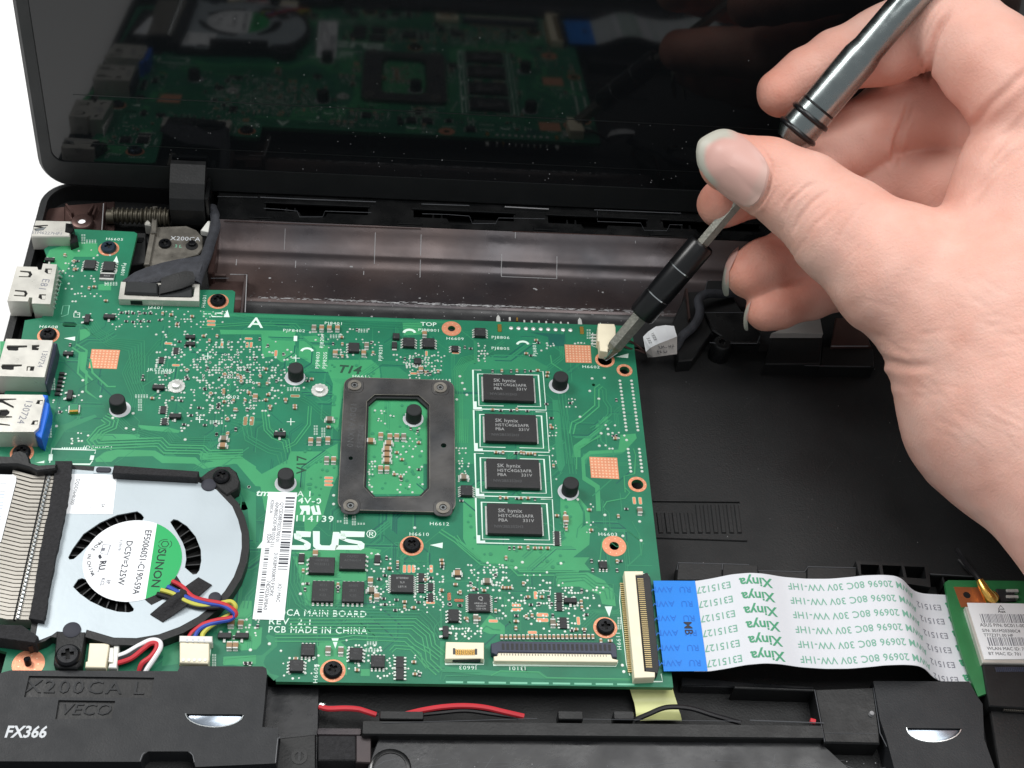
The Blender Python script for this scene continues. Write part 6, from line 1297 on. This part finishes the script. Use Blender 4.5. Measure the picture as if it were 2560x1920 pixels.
mb = MB(); mb.prism(P('L', ((1640, 1220), (2300, 1220), (2500, 1720), (1720, 1720)), -2.5), FL+.02, -2.5, 'black_plastic', .4); mb.build('side_step', spr)

# speaker lead running along the front channel
lead = thing('speaker_lead', 'thin red and black wire pair in the channel in front of board', 'wire', q('T', 1300, 350, -3))
tz = lambda pts, f='T': smooth_path([q(f, x, y, z) for x, y, z in pts], 6)
for pts in (((715, 318, -3), (780, 335, -2.6), (900, 332, -2.4), (1000, 338, -2.4), (1060, 355, -2.6), (1135, 380, -3.2)), ((1340, 380, -3.2), (1480, 346, -2.6), (1640, 321, -2.2), (1800, 313, -2.0), (1950, 326, -2.2), (2100, 360, -2.6), (2240, 392, -3.2))):
    mb = MB(); mb.tube(tz(pts), .62, 'wire_red', 8); mb.build('red_wire', lead)
for pts in (((715, 312, -3), (800, 318, -3), (960, 318, -3), (1060, 340, -3), (1150, 375, -3.6)), ((1380, 385, -3.6), (1600, 365, -3.2), (1800, 348, -3), (2000, 372, -3.2), (2200, 400, -3.6))):
    mb = MB(); mb.tube(tz(pts), .55, 'wire_black', 8); mb.build('black_wire', lead)
mb = MB(); mb.tube(tz(((1370, 1556, -3), (1400, 1543, -2.2), (1440, 1528, -1.4), (1490, 1530, -1.4), (1540, 1545, -1.8), (1600, 1562, -2.6)), 'V'), .6, 'wire_black', 8); mb.build('black_wire', lead)
mb = MB(); mb.tube([q('L', 312, 1308, -1.5), q('L', 350, 1318, -1.5)], .6, 'wire_red', 8); mb.build('wire_end', lead)
mb = MB(); c = q('T', 735, 300, -2.5); mb.lathe([(.9, -3.5), (.8, -2.6), (.3, -2.3)], 'chrome', 10, c[:2]); mb.build('solder_end', lead)
# yellow flat strip
fx = thing('flex_strip', 'short pale yellow flat cable coming out under the board front edge', 'flat cable', q('I', 1850, 1250, -4))
rows = []
for (xa, ya, xb, yb, z) in ((1640, 1110, 2010, 1110, -3.0), (1660, 1180, 2030, 1180, -4.2), (1680, 1240, 2050, 1240, -4.6), (1690, 1300, 2065, 1300, -4.2), (1695, 1340, 2080, 1340, -4.5), (1690, 1390, 2090, 1390, -5.4)):
    a, b = q('I', xa, ya, z), q('I', xb, yb, z); rows.append([tuple(a*(1-t_)+b*t_+np.array([0, 0, .25*math.sin(t_*3.1)])) for t_ in np.linspace(0, 1, 8)])
mb = MB(); mb.sheet(rows[::-1], 'flex_yellow'); mb.sheet([[(a, b, c-.12) for a, b, c in r] for r in rows], 'flex_yellow'); mb.build('strip', fx)

# ================================================================== power lead with paper tag near the screwdriver
pw = thing('tagged_cable', 'black cable wrapped in a curled white paper tag beside the board corner', 'cable', q('J', 320, 1300, 0))
path = smooth_path([q('J', 980, 870, -1), q('J', 860, 880, 0), q('J', 720, 880, 1), q('J', 645, 930, 1), q('J', 655, 1050, 0), q('J', 600, 1160, -.5), q('J', 500, 1250, -1), q('J', 455, 1330, -1.5), q('J', 400, 1370, -1.5)], 6)
mb = MB(); mb.tube(path, 1.25, 'sleeve', 12); mb.build('cable_sleeve', pw)
rowsA = [(165, 1250, .5), (210, 1205, 1.6), (275, 1162, 2.6), (360, 1150, 3.0), (432, 1158, 3.0)]; rowsB = [(190, 1380, -1), (230, 1345, .8), (300, 1310, 1.8), (380, 1280, 2.4), (458, 1248, 2.4)]; rowsC = [(205, 1425, -3), (255, 1425, -2), (330, 1415, -1.4), (400, 1405, -1), (458, 1398, -.8)]
R1 = [tuple(q('J', *p)) for p in rowsA]; R2 = [tuple(q('J', *p)) for p in rowsB]; R3 = [tuple(q('J', *p)) for p in rowsC]
mb = MB(); mb.sheet([R2, R1], 'paper', False); mb.sheet([[(a, b, c-.15) for a, b, c in r] for r in (R1, R2)], 'paper', False)
mb.sheet([R3, R2], 'tag_grey', False); mb.sheet([[(a, b, c-.15) for a, b, c in r] for r in (R2, R3)], 'tag_grey', False); tg = mb.build('paper_tag', pw)
for body, x, y, z, s, rz in (('DC 02', 365, 1340, .9, 1.6, .2), ('YEZB', 255, 1255, 2.0, 1.2, -1.3), ('3.EZ', 215, 1290, 1.4, 1.2, -1.3), ('N D', 330, 1385, -.3, 1.6, .2)):
    p = q('J', x, y, z); link('printed_text', text_mesh(body, s, 'ink'), tg, np.array((p[0], p[1], p[2]+.25))-np.array(WL[tg.name]), rz, local=True)
for pts in (((190, 1395, -2.5), (120, 1330, -.5), (40, 1285, .8), (-60, 1260, 1.2)), ((215, 1400, -2.5), (120, 1370, -1), (40, 1350, .2), (-60, 1300, 1.0))):
    mb = MB(); mb.tube(tz(pts, 'J'), .3, 'shell_brown', 6); mb.build('thin_wire', pw)
# ================================================================== precision screwdriver
D0 = at(1511, 897, -.3); D1 = deep(2292, -22, 340)
AX = (D1-D0)/np.linalg.norm(D1-D0); LEN = np.linalg.norm(D1-D0)
def pj(p):
    v = p-CAM; z = v@FW; return CX+FOC*(v@RR)/z, CY-FOC*(v@UU)/z, z
def tu(u):
    lo, hi = -5.0, LEN*2
    for _ in range(50):
        m = (lo+hi)/2
        if pj(D0+AX*m)[0] < u: lo = m
        else: hi = m
    return lo
def zu(x, o=1706, s=2.592): return tu(o+x/s)
drv = thing('screwdriver', 'slim steel precision screwdriver with its tip in a board screw', 'screwdriver', D0)
pt = lambda t: D0+AX*t
tb0, tb1, tc1 = tu(1606), tu(1613), tu(1757)
mb = MB(); mb.tube([pt(0), pt(.6), pt(3.2), pt(4.6), pt(tb0), pt(tb1+2)], [.5, .95, 1.6, 2.2, 2.3, 2.3], 'driver_rough', 6); mb.sm = [False]*len(mb.sm); bt = mb.build('bit', drv)
a_ = np.cross(AX, (0, 0, 1.0)); a_ /= np.linalg.norm(a_); b_ = np.cross(AX, a_)
for k in range(4):
    d = math.cos(k*math.pi/2+.5)*a_+math.sin(k*math.pi/2+.5)*b_; e = np.cross(AX, d)
    mb = MB(); v = [pt(-.1)+e*s*.16+d*r for s in (-1, 1) for r in (0, .75)]+[pt(3.6)+e*s*.35+d*r for s in (-1, 1) for r in (.8, 1.75)]
    mb.add(v, [(0, 1, 5, 4), (2, 6, 7, 3), (1, 3, 7, 5), (0, 2, 3, 1), (4, 5, 7, 6)], 'chrome'); mb.build('bit_flute', bt, org=WL[bt.name])
T0_, T1_ = tb0-.6, tc1
mb = MB(); mb.tube([pt(T0_), pt(T0_+.02), pt(T0_+.6), pt(T1_-.7), pt(T1_-.02), pt(T1_)], [2.9, 3.25, 3.6, 3.6, 3.2, 2.0], 'oring', 32); mb.build('bit_holder', drv)
for t_ in (tu(1560+292/3.45625), tu(1560+490/3.45625)):
    mb = MB(); mb.tube([pt(t_-.16), pt(t_-.15), pt(t_+.15), pt(t_+.16)], [3.5, 3.66, 3.66, 3.5], 'chrome', 32); mb.build('chrome_ring', drv)
th = zu(712)
mb = MB(); mb.tube([pt(T1_-1), pt(th)], 1.75, 'driver_rough', 6); mb.sm = [False]*len(mb.sm); mb.build('shaft', drv)
r0 = 4.15
g1, g2, g3 = zu(748), zu(828), zu(882)
mb = MB()
mb.tube([pt(th-1.4), pt(th-1.2), pt(g1-.75), pt(g1-.7), pt(g1+.7), pt(g1+.75), pt(g2-.75), pt(g2-.7), pt(g2+.7), pt(g2+.75), pt(g3-.3), pt(g3-.25), pt(g3+.25), pt(g3+.3), pt(g3+15.0), pt(g3+18), pt(LEN+25), pt(LEN+26)],
        [2.2, 3.6, 4.9, 4.6, 4.6, 5.0, 4.95, 4.6, 4.6, 4.9, 4.8, 4.4, 4.4, 4.75, 4.65, 4.1, 3.9, 3.2], 'driver_steel', 48); mb.build('handle', drv)
for g, R, rm in ((g1, 4.9, .7), (g2, 4.85, .68), (g3, 4.4, .3)):
    mb = MB(); n_, k_ = 40, 10; v = []
    for i in range(n_):
        a = 2*math.pi*i/n_; d = math.cos(a)*a_+math.sin(a)*b_
        for j in range(k_): c = 2*math.pi*j/k_; v.append(pt(g)+d*(R+rm*math.cos(c))+AX*rm*math.sin(c))
    mb.add(v, [(i*k_+j, i*k_+(j+1) % k_, ((i+1) % n_)*k_+(j+1) % k_, ((i+1) % n_)*k_+j) for i in range(n_) for j in range(k_)], 'oring', True); mb.build('rubber_ring', drv)

# ================================================================== hand
def hz(x, y, dist): return deep(1706+x/2.592, y/2.592, dist)
def hs_(u, v, dist): return deep(u, v, dist)
chains = {
 'palm': ([(hz(2480, 780, 337), 14.5), (hz(2420, 1500, 338), 21), (hz(2250, 2150, 336), 26), (hz(2200, 2600, 334), 26.5), (hz(2950, 3330, 312), 25), (hz(3700, 4000, 295), 26)], 9),
 'heel': ([(hz(2480, 1050, 356), 15), (hz(2560, 1900, 350), 20), (hz(2500, 2600, 338), 22)], 9),
 'thumb': ([(hz(300, 1050, 347.5), 7.4), (hz(560, 1150, 345.5), 9.1), (hz(800, 1285, 344), 10.6), (hz(1050, 1500, 341), 12.6), (hz(1400, 1760, 338.5), 16), (hz(1790, 1985, 337), 23)], 3.0),
 'web': ([(hz(2190, 900, 340), 11.5), (hz(2130, 1200, 339), 12.5), (hz(2040, 1600, 337), 13)], 5),
 'index': ([(hz(640, 600, 361), 6.3), (hz(800, 495, 361), 7.0), (hz(1010, 395, 360.5), 8.0), (hz(1320, 290, 358), 9.9), (hz(1640, 150, 352), 10.9), (hz(1780, 190, 346), 11.0), (hz(1990, 400, 340), 12.2), (hz(2150, 560, 337), 12.6), (hz(2450, 800, 335), 14)], 1.6),
 'middle': ([(hz(255, 1320, 364), 6.4), (hz(480, 1225, 366), 7.0), (hz(820, 1080, 369), 8.2), (hz(1180, 880, 371), 9.8), (hz(1430, 740, 372), 11.2), (hz(1800, 720, 366), 12), (hz(2420, 1050, 350), 12)], 1.6),
 'ring': ([(hs_(1874, 686, 364), 6.3), (hs_(1905, 668, 365), 6.9), (hs_(1985, 635, 369), 7.6), (hs_(2120, 560, 375), 8.6), (hs_(2240, 470, 373), 9.4), (hs_(2460, 480, 360), 12)], 1.6),
 'little': ([(hs_(1915, 777, 364), 5.3), (hs_(1945, 765, 365), 5.9), (hs_(2030, 733, 369), 6.6), (hs_(2150, 690, 373), 7.6), (hs_(2290, 600, 372), 9), (hs_(2480, 560, 358), 13)], 1.6)}
allp = np.array([p-r for c, _ in chains.values() for p, r in c]+[p+r for c, _ in chains.values() for p, r in c])
lo = allp.min(0)-3; hi = allp.max(0)+3; hi[0] = min(hi[0], 215)
h = .62
dims = np.ceil((hi-lo)/h).astype(int)+1
gx, gy, gz = [np.arange(n_, dtype=np.float32)*h+lo[i] for i, n_ in enumerate(dims)]
def smin(a, b, k):
    e = np.maximum(k-np.abs(a-b), 0)/k
    return np.minimum(a, b)-e*e*k*.25
def chain_sdf(c, k):
    out = np.full(dims, 30, np.float32)
    for (a, ra), (b, rb) in zip(c[:-1], c[1:]):
        m = max(ra, rb)+14; l_ = np.minimum(a, b)-m; u_ = np.maximum(a, b)+m
        i0 = np.clip(((l_-lo)/h).astype(int), 0, dims); i1 = np.clip(((u_-lo)/h).astype(int)+2, 0, dims)
        if (i1 <= i0).any(): continue
        X = gx[i0[0]:i1[0], None, None]; Y = gy[None, i0[1]:i1[1], None]; Z = gz[None, None, i0[2]:i1[2]]
        d = (b-a).astype(np.float32); L2 = float(d@d)
        t = np.clip(((X-a[0])*d[0]+(Y-a[1])*d[1]+(Z-a[2])*d[2])/L2, 0, 1)
        ts = t*t*(3-2*t)*.5+t*.5
        e = np.sqrt((X-a[0]-t*d[0])**2+(Y-a[1]-t*d[1])**2+(Z-a[2]-t*d[2])**2)-(ra+(rb-ra)*ts)
        s = (slice(i0[0], i1[0]), slice(i0[1], i1[1]), slice(i0[2], i1[2]))
        out[s] = smin(out[s], e.astype(np.float32), k)
    return out
F = chain_sdf(*chains['palm'])
for nm_, k in (('heel', 9.0), ('thumb', 7.0), ('web', 7.0), ('little', 1.2), ('ring', 1.2), ('middle', 1.2), ('index', 2.2)):
    F = smin(F, chain_sdf(*chains[nm_]), k)
# smooth surface through the field (surface nets)
S = F < 0
n0, n1, n2 = dims
act = np.zeros((n0-1, n1-1, n2-1), bool); ref = S[:-1, :-1, :-1]
offs = [(i, j, k) for i in (0, 1) for j in (0, 1) for k in (0, 1)]
for o in offs[1:]: act |= (S[o[0]:n0-1+o[0], o[1]:n1-1+o[1], o[2]:n2-1+o[2]] != ref)
idx = np.argwhere(act); vals = np.stack([F[idx[:, 0]+o[0], idx[:, 1]+o[1], idx[:, 2]+o[2]] for o in offs], 1)
acc = np.zeros((len(idx), 3)); cnt = np.zeros(len(idx))
for a in range(8):
    for b in range(a+1, 8):
        if sum(abs(offs[a][i]-offs[b][i]) for i in range(3)) != 1: continue
        va, vb = vals[:, a], vals[:, b]; m = (va < 0) != (vb < 0); t = np.where(m, va/(va-vb+1e-12), 0)[:, None]
        pa_ = np.array(offs[a], float); pb_ = np.array(offs[b], float)
        acc += np.where(m[:, None], pa_+(pb_-pa_)*t, 0); cnt += m
V = lo+(idx+acc/cnt[:, None])*h
ids = np.full(act.shape, -1, np.int32); ids[tuple(idx.T)] = np.arange(len(idx))
quads = []
for ax in range(3):
    s0 = [slice(None)]*3; s1 = [slice(None)]*3; s0[ax] = slice(0, -1); s1[ax] = slice(1, None)
    A = S[tuple(s0)]; Bm = S[tuple(s1)]; e = np.argwhere(A != Bm); fl_ = A[tuple(e.T)]
    o1, o2 = [(1, 2), (2, 0), (0, 1)][ax]
    ok = (e[:, o1] > 0) & (e[:, o2] > 0) & (e[:, o1] < dims[o1]-1) & (e[:, o2] < dims[o2]-1); e = e[ok]; fl_ = fl_[ok]
    def cell(d1, d2): c = e.copy(); c[:, o1] += d1; c[:, o2] += d2; return ids[tuple(c.T)]
    Q = np.stack([cell(-1, -1), cell(0, -1), cell(0, 0), cell(-1, 0)], 1); Q[~fl_] = Q[~fl_][:, ::-1]; quads.append(Q)
Q = np.concatenate(quads); Q = Q[(Q >= 0).all(1)]
# neighbour smoothing, then knuckle folds and creases pressed in along the normal
def vnormals(V):
    n = np.cross(V[Q[:, 2]]-V[Q[:, 0]], V[Q[:, 3]]-V[Q[:, 1]]); N = np.zeros_like(V)
    for k in range(4): np.add.at(N, Q[:, k], n)
    return N/(np.linalg.norm(N, axis=1, keepdims=True)+1e-12)
deg = np.zeros(len(V)); 
for k in range(4): np.add.at(deg, Q[:, k], 2)
for it in range(3):
    s = np.zeros_like(V)
    for k in range(4): np.add.at(s, Q[:, k], V[Q[:, (k+1) % 4]]+V[Q[:, (k-1) % 4]])
    V = V*.45+.55*s/deg[:, None]
N = vnormals(V)
rel = V-CAM; zc = rel@FW; pu = CX+FOC*(rel@RR)/zc; pv = CY-FOC*(rel@UU)/zc
facing = (N*(rel/np.linalg.norm(rel, axis=1, keepdims=True))).sum(1) < .15
disp = np.zeros(len(V))
FR['8'] = (1920, 640)
def crease(f, pts, depth, width, zmax, zmin=0, lift=.35):
    P_ = [np.array(uv(f, x, y)) for x, y in pts]; P_ = smooth_path(P_, 5); d = np.full(len(V), 1e9); ends = np.ones(len(V))
    p = np.stack([pu, pv], 1)
    for i, (a, b) in enumerate(zip(P_[:-1], P_[1:])):
        ab = b-a; t = np.clip(((p-a)@ab)/(ab@ab+1e-9), 0, 1); dd = np.linalg.norm(p-a-t[:, None]*ab, axis=1); g = (i+t)/(len(P_)-1)
        better = dd < d; d = np.where(better, dd, d); ends = np.where(better, np.clip(4*np.minimum(g, 1-g)+.15, 0, 1), ends)
    m = facing & (zc < zmax) & (zc > zmin); x = d/(width*10.3)
    disp[m] -= ((depth*np.exp(-x**2)-depth*lift*np.exp(-((x-2.0)/.9)**2))*ends)[m]
for pts, dp in ((((880, 1165), (760, 1250), (690, 1330), (660, 1400)), .30), (((1010, 1200), (860, 1300), (770, 1400), (715, 1510)), .42), (((1040, 1240), (960, 1370), (850, 1470), (800, 1590)), .30), (((1180, 1300), (1090, 1420), (1000, 1560)), .14), (((760, 1190), (680, 1260), (630, 1330)), .18)): crease('Z', pts, dp, .55, 346)
r2 = random.Random(77)
for _ in range(26):                          # fine lines over the thumb joint and the base of the thumb
    x, y = r2.uniform(640, 1250), r2.uniform(1150, 1600); L = r2.uniform(60, 200); a = r2.gauss(2.05, .18); crease('Z', ((x, y), (x+L*.5*math.cos(a)+r2.uniform(-12, 12), y+L*.5*math.sin(a)), (x+L*math.cos(a), y+L*math.sin(a))), r2.uniform(.06, .13), .4, 346, lift=.5)
for _ in range(46):                          # wrist and heel of the hand
    x, y = r2.uniform(700, 2100), r2.uniform(100, 1600); L = r2.uniform(100, 420); a = r2.gauss(.35, .3); crease('8', ((x, y), (x+L*.5*math.cos(a), y+L*.5*math.sin(a)+r2.uniform(-15, 15)), (x+L*math.cos(a), y+L*math.sin(a))), r2.uniform(.04, .08), .6, 350, lift=.5)
crease('Z', ((1730, 80), (1640, 230), (1600, 400), (1585, 530)), 1.2, .7, 362); crease('Z', ((1580, 340), (1545, 440), (1560, 520)), .5, .5, 365)
crease('Z', ((1860, 850), (1980, 700), (2130, 560), (2260, 430)), .55, 1.0, 345); crease('Z', ((2212, 780), (2060, 940), (1960, 1080)), .35, .9, 345); crease('Z', ((2300, 900), (2150, 1010), (2010, 1130), (1850, 1330)), .6, 1.1, 345); crease('Z', ((2260, 700), (2100, 860), (1940, 930)), .25, .6, 345)
crease('Z', ((1480, 640), (1440, 780), (1390, 920), (1370, 1080)), 1.0, .8, 376, 352)
crease('8', ((862, 785), (960, 880), (1100, 935), (1280, 955), (1420, 940)), .5, 1.0, 350); crease('8', ((900, 990), (1060, 1090), (1250, 1150)), .2, 1.1, 350); crease('8', ((760, 640), (880, 690), (1010, 690)), .18, .8, 350)
crease('Z', ((430, 890), (520, 975), (575, 1075), (560, 1190), (525, 1290), (470, 1345), (410, 1365), (320, 1325)), .45, .5, 347, lift=.6); crease('8', ((880, 940), (940, 1010), (1040, 1060)), .22, .9, 350)
V = V+N*disp[:, None]
# fine unevenness of flesh
V = V+N*(.10*np.sin(V[:, :1]*.61+1.3*np.sin(V[:, 1:2]*.43))*np.sin(V[:, 2:3]*.53+.7*V[:, 1:2]*.3))
hand = thing('hand', 'hand reaching in from the right holding the screwdriver between thumb and fingers', 'hand', (125, 250, 0))
me = bpy.data.meshes.new('skin'); o3 = np.array(WL[hand.name])
me.vertices.add(len(V)); me.vertices.foreach_set('co', ((V-o3)*SC).astype(np.float32).ravel())
me.loops.add(len(Q)*4); me.loops.foreach_set('vertex_index', Q.astype(np.int32).ravel()); me.polygons.add(len(Q)); me.polygons.foreach_set('loop_start', np.arange(0, len(Q)*4, 4, dtype=np.int32))
me.polygons.foreach_set('use_smooth', np.ones(len(Q), bool)); me.update(calc_edges=True); me.validate()
# redder flesh at finger tips and knuckles (a property of the skin itself)
red = np.zeros(len(V))
for nm_, i, r in (('index', 0, 13), ('middle', 0, 13), ('ring', 0, 12), ('little', 0, 11), ('thumb', 0, 15), ('thumb', 2, 9), ('index', 7, 14), ('web', 1, 13)):
    red = np.maximum(red, (1.0 if i == 0 else .45)*np.exp(-(np.linalg.norm(V-chains[nm_][0][i][0], axis=1)/r)**2*.9))
at_ = me.attributes.new('flush', 'FLOAT', 'POINT'); at_.data.foreach_set('value', red.astype(np.float32))
sm = bpy.data.materials.new('skin'); sm.use_nodes = True; nt = sm.node_tree; b = nt.nodes['Principled BSDF']
tc = nt.nodes.new('ShaderNodeTexCoord'); A1 = nt.nodes.new('ShaderNodeAttribute'); A1.attribute_name = 'flush'
def noise(scale, detail=4):
    n = nt.nodes.new('ShaderNodeTexNoise'); n.inputs['Scale'].default_value = scale; n.inputs['Detail'].default_value = detail; nt.links.new(tc.outputs['Object'], n.inputs['Vector']); return n
mx = nt.nodes.new('ShaderNodeMix'); mx.data_type = 'RGBA'; mx.inputs[6].default_value = (*lin((229, 183, 168)), 1); mx.inputs[7].default_value = (*lin((214, 144, 124)), 1)
n1_ = noise(95, 5); ad = nt.nodes.new('ShaderNodeMath'); ad.operation = 'MULTIPLY_ADD'; ad.inputs[1].default_value = .7; mr = nt.nodes.new('ShaderNodeMapRange'); mr.inputs['From Min'].default_value = .35; mr.inputs['From Max'].default_value = .75; mr.inputs['To Max'].default_value = .5
nt.links.new(n1_.outputs['Fac'], mr.inputs['Value']); nt.links.new(A1.outputs['Fac'], ad.inputs[0]); nt.links.new(mr.outputs['Result'], ad.inputs[2]); nt.links.new(ad.outputs[0], mx.inputs[0]); nt.links.new(mx.outputs[2], b.inputs['Base Color'])
b.inputs['Subsurface Weight'].default_value = .16; b.inputs['Subsurface Radius'].default_value = (1, .36, .2); b.inputs['Subsurface Scale'].default_value = .0022
b.inputs['Roughness'].default_value = .58; b.inputs['Specular IOR Level'].default_value = .38
vo = nt.nodes.new('ShaderNodeTexVoronoi'); vo.feature = 'DISTANCE_TO_EDGE'; vo.inputs['Scale'].default_value = 1100; nt.links.new(tc.outputs['Object'], vo.inputs['Vector'])
n2_ = noise(520, 4); n3_ = noise(1500, 2); s1_ = nt.nodes.new('ShaderNodeMath'); s1_.operation = 'MULTIPLY_ADD'; s1_.inputs[1].default_value = .7
nt.links.new(n2_.outputs['Fac'], s1_.inputs[0]); nt.links.new(n3_.outputs['Fac'], s1_.inputs[2]); s2_ = nt.nodes.new('ShaderNodeMath'); s2_.operation = 'MULTIPLY_ADD'; s2_.inputs[1].default_value = .5; nt.links.new(vo.outputs['Distance'], s2_.inputs[0]); nt.links.new(s1_.outputs[0], s2_.inputs[2])
bu = nt.nodes.new('ShaderNodeBump'); bu.inputs['Strength'].default_value = .5; bu.inputs['Distance'].default_value = .00022; nt.links.new(s2_.outputs[0], bu.inputs['Height']); nt.links.new(bu.outputs['Normal'], b.inputs['Normal'])
mp = nt.nodes.new('ShaderNodeMapping'); mp.inputs['Rotation'].default_value = (.3, .5, .9); mp.inputs['Scale'].default_value = (1, 5, 1.6); nt.links.new(tc.outputs['Object'], mp.inputs['Vector'])
n4_ = nt.nodes.new('ShaderNodeTexNoise'); n4_.inputs['Scale'].default_value = 190; n4_.inputs['Detail'].default_value = 5; nt.links.new(mp.outputs['Vector'], n4_.inputs['Vector'])
s3_ = nt.nodes.new('ShaderNodeMath'); s3_.operation = 'MULTIPLY_ADD'; s3_.inputs[1].default_value = .9; nt.links.new(n4_.outputs['Fac'], s3_.inputs[0]); nt.links.new(s2_.outputs[0], s3_.inputs[2]); nt.links.new(s3_.outputs[0], bu.inputs['Height'])
me.materials.append(sm)
skin = link('skin', me, hand, WL[hand.name])
# --- nails lie on the flesh
from mathutils.bvhtree import BVHTree
bvh = BVHTree.FromPolygons([Vector(p) for p in V], Q.tolist())
def nail(f, poly, off=.3, free=None, zdef=None):
    P_ = np.array([uv(f, x, y) for x, y in poly]); P_ = np.array(smooth_path([np.array(p) for p in list(P_)+[P_[0]]], 4))[:-1]
    c = P_.mean(0); rings = [0, .2, .4, .55, .65, .72, .78, .83, .88, .92, .96, 1.0, 1.03]; n_ = len(P_); pts = []; miss = []
    base_z = zdef
    for k, r in enumerate(rings):
        for i in range(n_):
            u, v = c+(P_[i]-c)*r; d = ray(u, v); dn = d/np.linalg.norm(d); hit = bvh.ray_cast(Vector(CAM), Vector(dn))
            if hit[0] is not None and (zdef is None or abs(((np.array(hit[0])-CAM)@FW)-zdef) < 9): p = np.array(hit[0]); nn = np.array(hit[1]); pts.append(p); miss.append(False)
            else: pts.append(None); miss.append(True)
    good = np.array([p for p in pts if p is not None]); A = np.c_[good[:, 0], good[:, 1], good[:, 2]]
    # smooth quadratic sheet through the hits, so the nail bridges and overhangs the flesh
    gp = np.array([pj(p) for p in good]); un, vn = (gp[:, 0]-c[0])/100, (gp[:, 1]-c[1])/100
    M_ = np.c_[np.ones(len(un)), un, vn, un*un, un*vn, vn*vn]; co = np.linalg.lstsq(M_, gp[:, 2], rcond=None)[0]
    v = []; j_ = 0
    for k, r in enumerate(rings):
        for i in range(n_):
            u, w = c+(P_[i]-c)*r; a, e = (u-c[0])/100, (w-c[1])/100; z = co@np.array([1, a, e, a*a, a*e, e*e])
            if pts[j_] is not None: z = min(z, (pts[j_]-CAM)@FW+.05)
            j_ += 1
            v.append(deep(u, w, z-off+(.0 if r < 1 else .3 if r == 1.0 else .8)))
    mb = MB(); fs = [(k*n_+i, (k+1)*n_+i, (k+1)*n_+(i+1) % n_, k*n_+(i+1) % n_) for k in range(len(rings)-1) for i in range(n_)]
    mb.add(v, fs, 'nail', True)
    no = mb.build('nail', hand); d_ = np.array(free[0]); d_ = d_/np.linalg.norm(d_); tv = []
    for k, r in enumerate(rings):
        for i in range(n_):
            w = P_[i]-c; ca = (w@d_)/(np.linalg.norm(w)+1e-9); ss = lambda x, a, b: float(np.clip((x-a)/(b-a), 0, 1))
            tip = ss(r, free[1], free[1]+.10)*ss(ca, free[2], free[2]+.35)
            lun = .2*ss((w@-d_)*r/np.linalg.norm(P_-c, axis=1).max(), .55, .68) if free[3] else 0
            tv.append(max(tip, lun))
    at2 = no.data.attributes.new('tip', 'FLOAT', 'POINT'); at2.data.foreach_set('value', np.array(tv, np.float32))
nail('Z', ((95, 985), (110, 920), (160, 880), (240, 845), (320, 850), (420, 905), (510, 990), (555, 1070), (550, 1160), (520, 1260), (480, 1320), (415, 1345), (330, 1305), (230, 1230), (150, 1150), (105, 1070)), .35, ((-1, -.42), .74, .2, True))
nail('J', ((985, 478), (925, 535), (880, 620), (855, 730), (848, 820), (868, 888), (905, 885), (893, 800), (905, 700), (940, 600), (985, 520)), .3, ((-1, .6), .5, .0, False))
nail('J', ((1098, 940), (1055, 1000), (1034, 1090), (1040, 1180), (1072, 1190), (1066, 1110), (1080, 1020)), .3, ((-1, .3), .2, -.6, False))
